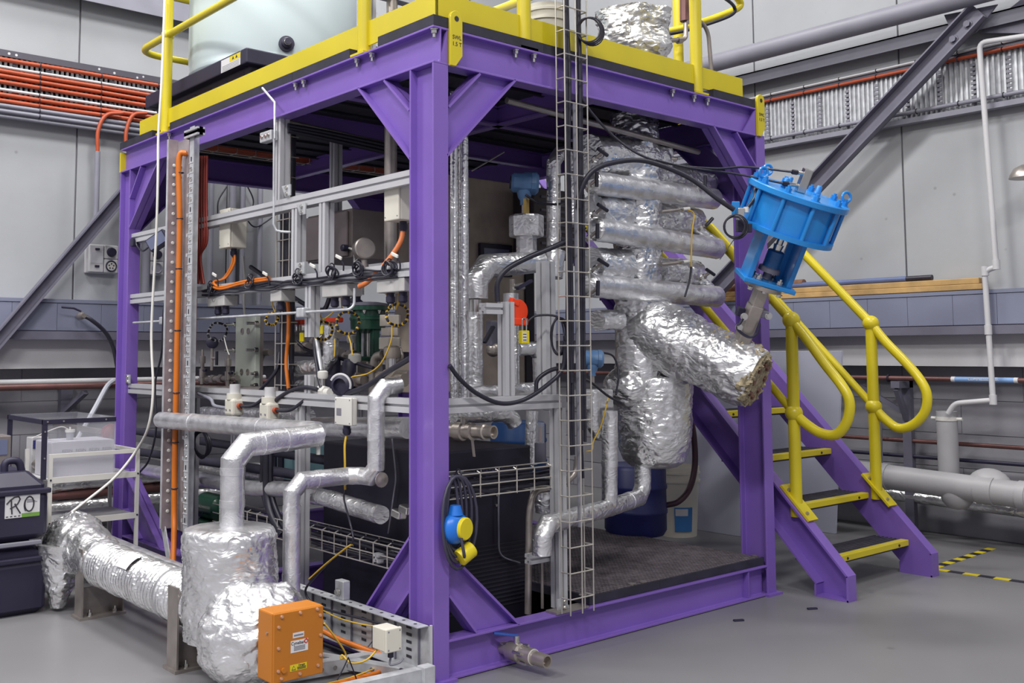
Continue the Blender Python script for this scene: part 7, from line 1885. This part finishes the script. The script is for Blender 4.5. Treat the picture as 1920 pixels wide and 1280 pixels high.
# cream panel with display, dark equipment behind
t = thing('operator_station', 'stained cream steel control panel with a display deep in the frame', 'panel', (1.6, 1.6, 1.0))
pa, pb = at(865, 330, 'y', 1.5), at(1000, 730, 'y', 1.5)
MB().box((pa.x-.3, 1.5, pb.z), (pb.x+.02, 1.75, pa.z)).build('panel_body', CREAMW, t, smooth=0, bevel=.006)
s0, s1 = at(898, 455, 'y', 1.49), at(958, 520, 'y', 1.49)
MB().box((s0.x, 1.475, s1.z), (s1.x, 1.4995, s0.z)).build('display_bezel', BLACK, t, smooth=0, bevel=.004)
MB().box((s0.x+.025, 1.472, s1.z+.02), (s1.x-.03, 1.4748, s0.z-.03)).build('display_glass', SCREEN, t, smooth=0)
MB().box((at(985, 540, 'y', 1.49).x, 1.485, pb.z), (at(1000, 540, 'y', 1.49).x, 1.4995, at(990, 500, 'y', 1.49).z)).build('dark_seal', INK, t, smooth=0)
p = at(877, 413, 'y', 1.49); MB().torus((p.x, 1.495, p.z), (0, 1, 0), .014, .004, 14, 6).build('eyelet', INK, t)
t = thing('vent_cabinet', 'dark cabinet with horizontal vents behind the upright foil pipe', 'cabinet', at(1015, 420, 'y', 1.3))
v0, v1 = at(1000, 350, 'y', 1.3), at(1034, 480, 'y', 1.3)
MB().box((v0.x, 1.3, v1.z), (v1.x+.3, 1.48, v0.z)).build('cabinet_body', mat('brown_black_steel', '453c42', .5), t, smooth=0, bevel=.005)
for k in range(8): MB().box((v0.x+.06, 1.294, v0.z-.06-k*.04), (v1.x+.2, 1.2995, v0.z-.045-k*.04)).build('vent_bar', DKSTEEL, t, smooth=0)
# tall pair of foil tubes at the column
yF = .30
for px, r, l in ((852, .017, 'left'), (870, .022, 'right')):
    a_, b_ = at(px, 735, 'y', yF), at(px-2, 275, 'y', yF)
    tag(MB().tube([(a_.x, yF, 1.02), (a_.x, yF, 2.35)], r, 18, sub=.02, disp=wrinkle(.003, 14, px)).build('foil_tube', FOIL, smooth=60), l+' tall slim foil tube rising beside the near column', 'pipe')
# thick foil elbow with block
yQ = .36
q = [at(893, 560, 'y', yQ), at(893, 500, 'y', yQ), at(1012, 490, 'y', yQ)]
foil_pipe('foil_pipe', q, .052, 'thick crumpled foil elbow behind the front rail posts', m=FOIL, amp=.006)
foil_pipe('foil_pipe', [at(890, 585, 'y', yQ), at(890, 735, 'y', yQ)], .036, 'crumpled upright foil pipe below the thick elbow', m=FOIL, amp=.009)
tag(MB().cyl(at(890, 588, 'y', yQ), at(890, 562, 'y', yQ), .03, n=20).build('pipe_clamp', CHROME), 'steel pipe clamp below the thick foil elbow', 'clamp')
foil_pipe('foil_pipe', [at(880, 738, 'y', .30), at(1005, 730, 'y', .30)], .034, 'level foil pipe just above the front rail', m=FOIL, amp=.007)
foil_pipe('foil_pipe', [at(970, 655, 'y', .34), at(1010, 652, 'y', .34), at(1012, 735, 'y', .34)], .03, 'small foil elbow between the two front posts', m=FOIL, amp=.007)
foil_pipe('foil_pipe', [at(965, 610, 'y', .3), at(967, 735, 'y', .3)], .018, 'thin foil tube beside the red knob post', m=FOIL, amp=.004)
# block on top
yT = .42
b0 = at(987, 425, 'y', yT)
t = thing('foil_block', 'hexagonal foil wrapped block on a tee under the blue transmitter', 'insulation', b0)
MB().cyl((b0.x, yT, at(987, 445, 'y', yT).z), (b0.x, yT, at(987, 403, 'y', yT).z), .082, n=8).build('block_wrap', FOIL, t, smooth=0, bevel=.01)
MB().cyl((b0.x, yT, at(987, 485, 'y', yT).z), (b0.x, yT, at(987, 445, 'y', yT).z), .05, n=10).build('neck_wrap', FOIL, t, smooth=30)
MB().cyl((b0.x, yT, at(987, 403, 'y', yT).z), (b0.x, yT, at(983, 372, 'y', yT).z), .016, n=6).build('brass_stem', mat('brass', 'b59a5a', .35, .7), t)
# upright foil loop left of the wire tray
foil_pipe('foil_pipe', [at(1038, 520, 'y', .40), at(1038, 290, 'y', .40), at(1074, 285, 'y', .40), at(1074, 420, 'y', .40)], .034, 'tall foil pipe with a return bend left of the upright wire tray', m=FOIL, amp=.005, bands=((0, .35), (0, .85)))
foil_pipe('foil_pipe', [at(1040, 470, 'y', .33), at(1035, 520, 'y', .33)], .05, 'short thick foil cuff at the bottom of the tall return pipe', m=FOIL, amp=.008)
# needle valve below the elbow
c = at(960, 540, 'y', .34)
t = thing('needle_valve', 'steel needle valve with a black lever under the thick foil elbow', 'valve', c)
MB().cyl(c+V((0, 0, .04)), c-V((0, 0, .06)), .014, n=8).build('valve_body', STEEL, t)
MB().cyl(c, c+V((.05, -.03, .01)), .016, n=6).build('bonnet', CHROME, t)
MB().bar(at(970, 541, 'y', .3), at(996, 526, 'y', .3), .02, .012).build('lever', BLACK, t, smooth=0)
tag(MB().cyl(at(958, 568, 'y', .3), at(958, 550, 'y', .3), .035, n=16).build('insulated_union', FOIL_FINE), 'round foil cap behind the red knob', 'insulation')
# lever valve at (925,620)
c = at(925, 625, 'y', .5)
t = thing('lever_valve', 'dark lever valve with a black handle between foil pipe and post', 'valve', c)
MB().obox(c, (.03, 0, 0), (0, .02, 0), (0, 0, .06)).build('valve_body', DKSTEEL, t, smooth=0, bevel=.006)
MB().bar(at(908, 642, 'y', .44), at(925, 612, 'y', .44), .02, .012).build('lever', RUBBER, t, smooth=0)
MB().sphere(at(925, 655, 'y', .5), .035, 10).build('round_body', STEEL, t)
# red knob and padlock
c = at(973, 583, 'y', .10)
t = thing('lockout_knob', 'bright red orange round lockout knob on the aluminium post', 'knob', c)
MB().lathe(c+V((0, .02, 0)), (0, -1, 0), [(.045, -.01), (.05, 0), (.05, .02), (.046, .026), (.001, .026)], 28).build('knob_disc', REDP, t)
MB().obox(c+V((-.028, .0, .037)), (.022, 0, -.008), (0, .012, 0), (.004, 0, .012)).build('knob_tab', REDP, t, smooth=0, bevel=.005)
MB().obox(c+V((.0, .0, -.045)), (.042, 0, 0), (0, .014, 0), (0, 0, .016)).build('knob_base', REDP, t, smooth=0, bevel=.005)
c = at(983, 632, 'y', .085)
t = thing('padlock', 'small yellow padlock hanging below the red knob', 'padlock', c)
MB().box((c.x-.022, .075, c.z-.028), (c.x+.022, .098, c.z+.028)).build('lock_body', YEL2, t, smooth=0, bevel=.003)
MB().tube(arc_path([c+V((-.012, 0, .025)), c+V((-.012, 0, .08)), c+V((.012, 0, .08)), c+V((.012, 0, .025))], .012), .0035, 8).build('shackle', CHROME, t, smooth=60)
MB().box((c.x-.019, .0742, c.z-.018), (c.x+.004, .075, c.z+.02)).build('lock_label', PAPER, t, smooth=0)
for k in range(3): MB().box((c.x-.017, .0736, c.z+.014-k*.012), (c.x+.002, .0742, c.z+.008+(-k*.012)+.0025)).build('print_line', INK, t, smooth=0)
# camlock outlet under the front rail
a_, b_ = at(848, 812, 'y', .10), at(928, 812, 'y', .02)
b_ = at(926, 810, 'y', .0)
a_ = at(846, 808, 'y', .22)
t = thing('hose_outlet', 'steel ball valve outlet with a quick coupling under the front rail', 'valve', a_)
dv = (b_-a_).normalized(); L = (b_-a_).length
MB().lathe(a_, dv, [(.03, 0), (.03, L*.12), (.038, L*.13), (.038, L*.3), (.03, L*.32), (.03, L*.42), (.036, L*.43), (.036, L*.52), (.026, L*.54), (.026, L*.72), (.031, L*.74), (.031, L*.8), (.025, L*.82), (.027, L), (.021, L), (.021, L*.9)], 20).build('outlet_body', mat('cast_stainless', 'b3aaa2', .32, .75, .1, 14), t)
MB().cyl(a_+dv*L*.3, a_+dv*L*.3+V((0, 0, .06)), .014, n=12).build('valve_stem', STEEL, t)
MB().bar(a_+dv*L*.3+V((.0, 0, .055)), a_+dv*L*.3+V((.0, -.03, .055))+dv*.06, .02, .008).build('lever', STEEL, t, smooth=0)
MB().bar(a_+dv*L*.5-V((0, 0, .03)), a_+dv*L*.5-V((-.01, 0, .10)), .014, .003, (1, 0, 0)).build('hang_tag', STEEL, t, smooth=0)
# things above the cabinet: foil pipe run and blue drum
foil_pipe('foil_pipe', [at(850, 778, 'y', .35), at(955, 775, 'y', .35), at(965, 795, 'y', .35)], .035, 'crumpled foil pipe hanging under the front rail', m=FOIL_ROUGH, amp=.012)
foil_pipe('foil_pipe', [at(998, 770, 'y', .45), at(995, 870, 'y', .45)], .03, 'foil pipe dropping behind the lower aluminium post', m=FOIL, amp=.006)
def drum(px, py0, py1, v, r, lab, m):
    a_, b_ = at(px, py0, 'y', v), at(px, py1, 'y', v)
    t = thing('plastic_drum', lab, 'drum', (a_.x, v, max(b_.z, 0)))
    h = a_.z-max(b_.z, .0); zb2 = max(b_.z, .0)
    MB().lathe((a_.x, v, zb2), (0, 0, 1), [(r*.9, 0), (r, .03), (r, h*.3), (r*1.03, h*.32), (r*1.03, h*.36), (r, h*.38), (r, h*.65), (r*1.03, h*.67), (r*1.03, h*.71), (r, h*.73), (r, h*.95), (r*.92, h), (r*.8, h*.98)], 36).build('drum_body', m, t)
    return t
d1 = drum(1190, 870, 1000, .95, .18, 'dark blue plastic drum standing on the base grating in the right bay', BLUEDRUM)
drum(972, 790, 900, 1.35, .16, 'mid blue plastic drum behind the black cabinet', mat('mid_blue_drum', '2f5da0', .45))
# rotameter and steel bends
c = at(1012, 850, 'y', .32)
t = thing('flow_sight', 'clear sight tube on a dark cylinder behind the lower post', 'sight glass', c)
MB().cyl(at(1013, 830, 'y', .32), at(1013, 792, 'y', .32), .02, n=14).build('sight_tube', GLASSY, t)
MB().cyl(at(1013, 828, 'y', .32), at(1013, 800, 'y', .32), .008, n=10).build('float', mat('pinkish_float', 'b08878', .4), t)
MB().cyl(at(1013, 868, 'y', .32), at(1013, 830, 'y', .32), .026, n=16).build('cylinder', DKSTEEL, t)
tag(MB().tube(arc_path([at(1032, 915, 'y', .2), at(1000, 920, 'y', .2), at(992, 960, 'y', .2), at(990, 1150, 'y', .2)], .09), .015, 12).build('steel_pipe_bend', STEEL, smooth=60), 'bent steel pipe standing behind the lower aluminium post', 'pipe')
tag(MB().cyl(at(1016, 1045, 'y', .17), at(1017, 1140, 'y', .17), .007, n=10).build('steel_rod', STEEL), 'thin steel rod standing under the drain pipe elbow', 'rod')
foil_pipe('foil_pipe', [at(1016, 915, 'y', .3), at(1018, 960, 'y', .3)], .035, 'short crumpled foil stub behind the lower post', m=FOIL_ROUGH, amp=.01)
tag(MB().tube(arc_path([at(1083, 855, 'y', .1), at(1082, 885, 'y', .1), at(1060, 905, 'y', .12)], .05), .014, 12).build('steel_pipe_bend', STEEL, smooth=60), 'small bent steel pipe beside the upright wire tray', 'pipe')
# float switch on its cable hank at the column
fs = thing('float_switch', 'blue and yellow float switch hanging on a looped cable at the near column', 'float switch', at(853, 985, 'y', -.03))
c = at(854, 990, 'y', -.035)
MB().sphere(c, .062, 14, (1, .62, .95)).build('blue_float', mat('blue_float_plastic', '1e6fd0', .35), fs, smooth=60)
MB().cyl(c+V((0, 0, .05)), c+V((0, 0, .085)), .03, .02, 16).build('float_neck', mat('blue_float_neck', '1e6fd0', .35), fs)
MB().lathe(c+V((.018, -.025, 0.0)), V((.2, -1, 0)), [(.042, 0), (.042, .012), (.038, .016), (.001, .016)], 24).build('yellow_disc', YEL2, fs)
e = at(873, 1037, 'y', -.05)
MB().lathe(e-V((.03, .0, .015)), V((.9, -.1, .5)), [(.03, 0), (.032, .004), (.032, .06), (.028, .066)], 20).build('counterweight', YEL2, fs)
loops = MB()
for k in range(5):
    ww = .028+.014*k; cc_ = at(855+(k-2)*3, 955+k*6, 'y', -.02-.004*k)
    pts = []
    for i in range(22):
        a = i*2*PI/22
        pts.append(cc_+V((math.cos(a)*ww, 0.006*math.sin(a*2+k), math.sin(a)*(.125+.012*k))))
    MB().tube(pts, .0062, 7, closed=True).build('cable_loop', mat('dark_grey_cable', '3b394a', .45) if k == 0 else bpy.data.materials['dark_grey_cable'], fs, smooth=60)
MB().tube(smooth_path([c+V((0, -.0, .08)), c+V((-.005, -.03, .0)), c+V((.0, -.05, -.09)), e-V((.01, 0, .01))]), .0062, 7).build('cable_loop', bpy.data.materials['dark_grey_cable'], fs, smooth=60)
MB().torus(at(860, 888, 'y', -.02), V((1, 0, 0)), .016, .003, 14, 5).build('hanging_tie', RUBBER, fs)
# ball valve outlet at the floor
a_, b_ = at(938, 1212, 'y', .05), at(1026, 1240, 'y', -.22)
t = thing('drain_valve', 'steel drain ball valve with a blue lever sticking out above the floor', 'valve', (a_.x, 0, 0))
dv = (b_-a_).normalized(); L = (b_-a_).length
MB().lathe(a_, dv, [(.026, 0), (.026, L*.2), (.036, L*.22), (.036, L*.45), (.028, L*.47), (.028, L*.62), (.032, L*.63), (.032, L*.72), (.024, L*.74), (.027, L*.86), (.025, L), (.019, L), (.019, L*.9)], 20).build('valve_body', bpy.data.materials['cast_stainless'], t)
MB().cyl(a_+dv*L*.68, a_+dv*L*.73, .0305, n=20).build('white_seal', WHITEC, t)
s0 = a_+dv*L*.36
MB().cyl(s0, s0+V((0, 0, .062)), .012, n=10).build('stem', CHROME, t)
MB().bar(s0+V((.01, .0, .06)), s0+V((-.075, .05, .075)), .022, .008).build('blue_lever', mat('blue_lever', '2a4f9c', .4), t, smooth=0, bevel=.002)
for k in range(4):
    a = k*PI/2+.5; p = a_+dv*L*.47+(dv.orthogonal().normalized()*math.cos(a)+dv.cross(dv.orthogonal().normalized())*math.sin(a))*.034
    MB().cyl(p-dv*.015, p+dv*.03, .006, n=8).build('body_bolt', CHROME, t)
# pail under the stair and the brown hose
pc = at(1266, 1003, 'z', 0)
b2 = bucket((pc.x+.03, pc.y, 0), .125, .15, .46, 'white plastic pail with a blue label under the stair', IVORY)
u = (V((C0.x, C0.y, 0))-V((pc.x+.03, pc.y, 0))).normalized()
rings = []
for z in (.04, .20):
    rr = .127+.025*z/.46+.004
    rings.append([V((pc.x+.03, pc.y, z))+(Matrix.Rotation(a, 3, 'Z') @ u)*rr for a in [-.15+.1*i for i in range(10)]])
MB().quadloop(rings, closed=False).build('blue_label', BLUEL, b2)
rings = []
for z in (.145, .19):
    rr = .127+.025*z/.46+.005
    rings.append([V((pc.x+.03, pc.y, z))+(Matrix.Rotation(a, 3, 'Z') @ u)*rr for a in [-.1+.1*i for i in range(7)]])
MB().quadloop(rings, closed=False).build('white_label', PAPER, b2)
cable('brown_hose', [at(1288, 760, 'y', .8), at(1300, 810, 'y', .8), at(1303, 870, 'y', .8), at(1293, 915, 'y', .8), at(1272, 940, 'y', .8), at(1248, 947, 'y', .85)], .018, mat('dark_brown_hose', '4a2f3c', .45), 'dark brown hose curving behind the hanging drum to the blue drum', cat='hose')
# ================================================================ under the deck
t = thing('deck_cable_tray', 'wire tray with orange cables slung under the deck at the back', 'cable tray', (1.0, 2.6, 2.25))
yz = 2.75; zz_ = at(560, 303, 'y', yz).z
for dx in (0, .06): MB().cyl((.1, yz-dx, zz_-.02), (2.0, yz-dx, zz_-.02), .004, n=8).build('long_wire', WIRE, t)
rz = mesh_of(MB().tube([(0, yz, zz_+.06), (0, yz, zz_-.02), (0, yz-.1, zz_-.02), (0, yz-.1, zz_+.06)], .003, 6), 'rung_wire', WIRE)
for k in range(14): inst(rz, 'rung_wire', (.15+k*.13, 0, 0), t)
for k in range(4): cable('red_cable', [(.1, yz-.02*k-.02, zz_+.0+.006*k), (.8, yz-.02*k-.02, zz_+.004*k), (1.5, yz-.02*k-.02, zz_+.006*k), (2.0, yz-.02*k-.02, zz_+.002*k)], .013, ORANGE, ['front', 'second', 'third', 'back'][3-k]+' orange cable in the tray under the deck', group='orange cables under the deck')
tag(MB().tube([at(530, 225, 'y', 1.3), at(720, 268, 'y', 1.3), at(760, 275, 'y', 1.3)], .01, 8).build('steel_conduit', STEEL), 'thin steel conduit hung under the deck in the left bay', 'conduit')
for i, (px, py) in enumerate([(700, 255), (640, 245), (590, 240)]):
    cable('black_cable', [at(540, 235+i*5, 'y', 1.2), at(620, 250+i*6, 'y', 1.2), at(760, 280+i*7, 'y', 1.2)], .012, RUBBER, ['upper', 'middle', 'lower'][i]+' black cable slung under the deck in the left bay')
# sloped purple plate behind the enclosure is part of the back knee; grey wall chute beside it
q = [at(690, 372, 'x', 1.2), at(700, 372, 'x', 1.2), at(772, 530, 'x', 1.2), at(720, 520, 'x', 1.2)]

# floodlight hanging from the far end of the upper rail
c = at(297, 452, 'x', .0)
t = thing('floodlight', 'small black framed floodlight under the upper rail beside the far column', 'floodlight', c)
MB().obox(c, V((.02, -.075, .03)), V((.012, .0, -.004)), V((-.01, .025, .035))).build('lamp_body', BLACK, t, smooth=0, bevel=.005)
MB().obox(c+V((-.014, -.002, .002)), V((.017, -.064, .025)), V((.002, 0, 0)), V((-.008, .02, .028))).build('lamp_glass', SCREEN, t, smooth=0)
MB().tube(smooth_path([at(280, 462, 'x', .02), at(268, 470, 'x', .02), at(258, 462, 'x', .02), at(254, 448, 'x', .02)]), .006, 6).build('lead', RUBBER, t, smooth=60)
MB().box((.0, at(252, 455, 'x', .02).y-.02, at(252, 462, 'x', .02).z), (.04, at(252, 455, 'x', .02).y+.02, at(252, 447, 'x', .02).z)).build('mount', BLACK, t, smooth=0, bevel=.004)

# more lines in the left bay
cable('white_cable', [at(456, 480, 'x', .3), at(459, 530, 'x', .3), at(457, 560, 'x', .3), at(459, 592, 'x', .34)], .007, WHITEC, 'white cable dropping to the top of the pale green plate')
cable('steel_lance', [at(588, 602, 'x', .12), at(596, 650, 'x', .1), at(602, 695, 'x', .08)], .011, GALV, 'slanted pale tube in front of the small spiral lead', cat='tube')
cable('black_hose', [at(548, 632, 'x', .3), at(575, 655, 'x', .3), at(625, 668, 'x', .3), at(700, 690, 'x', .3)], .009, RUBBER, 'thin black hose sagging from the inner wire tray behind the valves', cat='hose')
cable('black_hose', [at(482, 738, 'x', .12), at(505, 712, 'x', .14), at(520, 690, 'x', .16), at(524, 660, 'x', .18)], .009, RUBBER, 'black hose rising from the lower rail to the inner wire tray', cat='hose')
tag(MB().tube([at(548, 660, 'x', .62), at(765, 668, 'x', .62)], .022, 14).build('insulated_pipe', RUBBER, smooth=60), 'black insulated pipe running level behind the green valve', 'pipe')
tag(MB().tube([at(365, 728, 'x', .28), at(545, 733, 'x', .28)], .02, 14).build('steel_header', STEEL, smooth=60), 'dull steel header pipe lying along the back of the lower rail', 'pipe')
tag(MB().tube([at(640, 705, 'x', .34), at(768, 700, 'x', .34)], .016, 14).build('steel_header', STEEL, smooth=60), 'thin steel header behind the looping yellow lead', 'pipe')
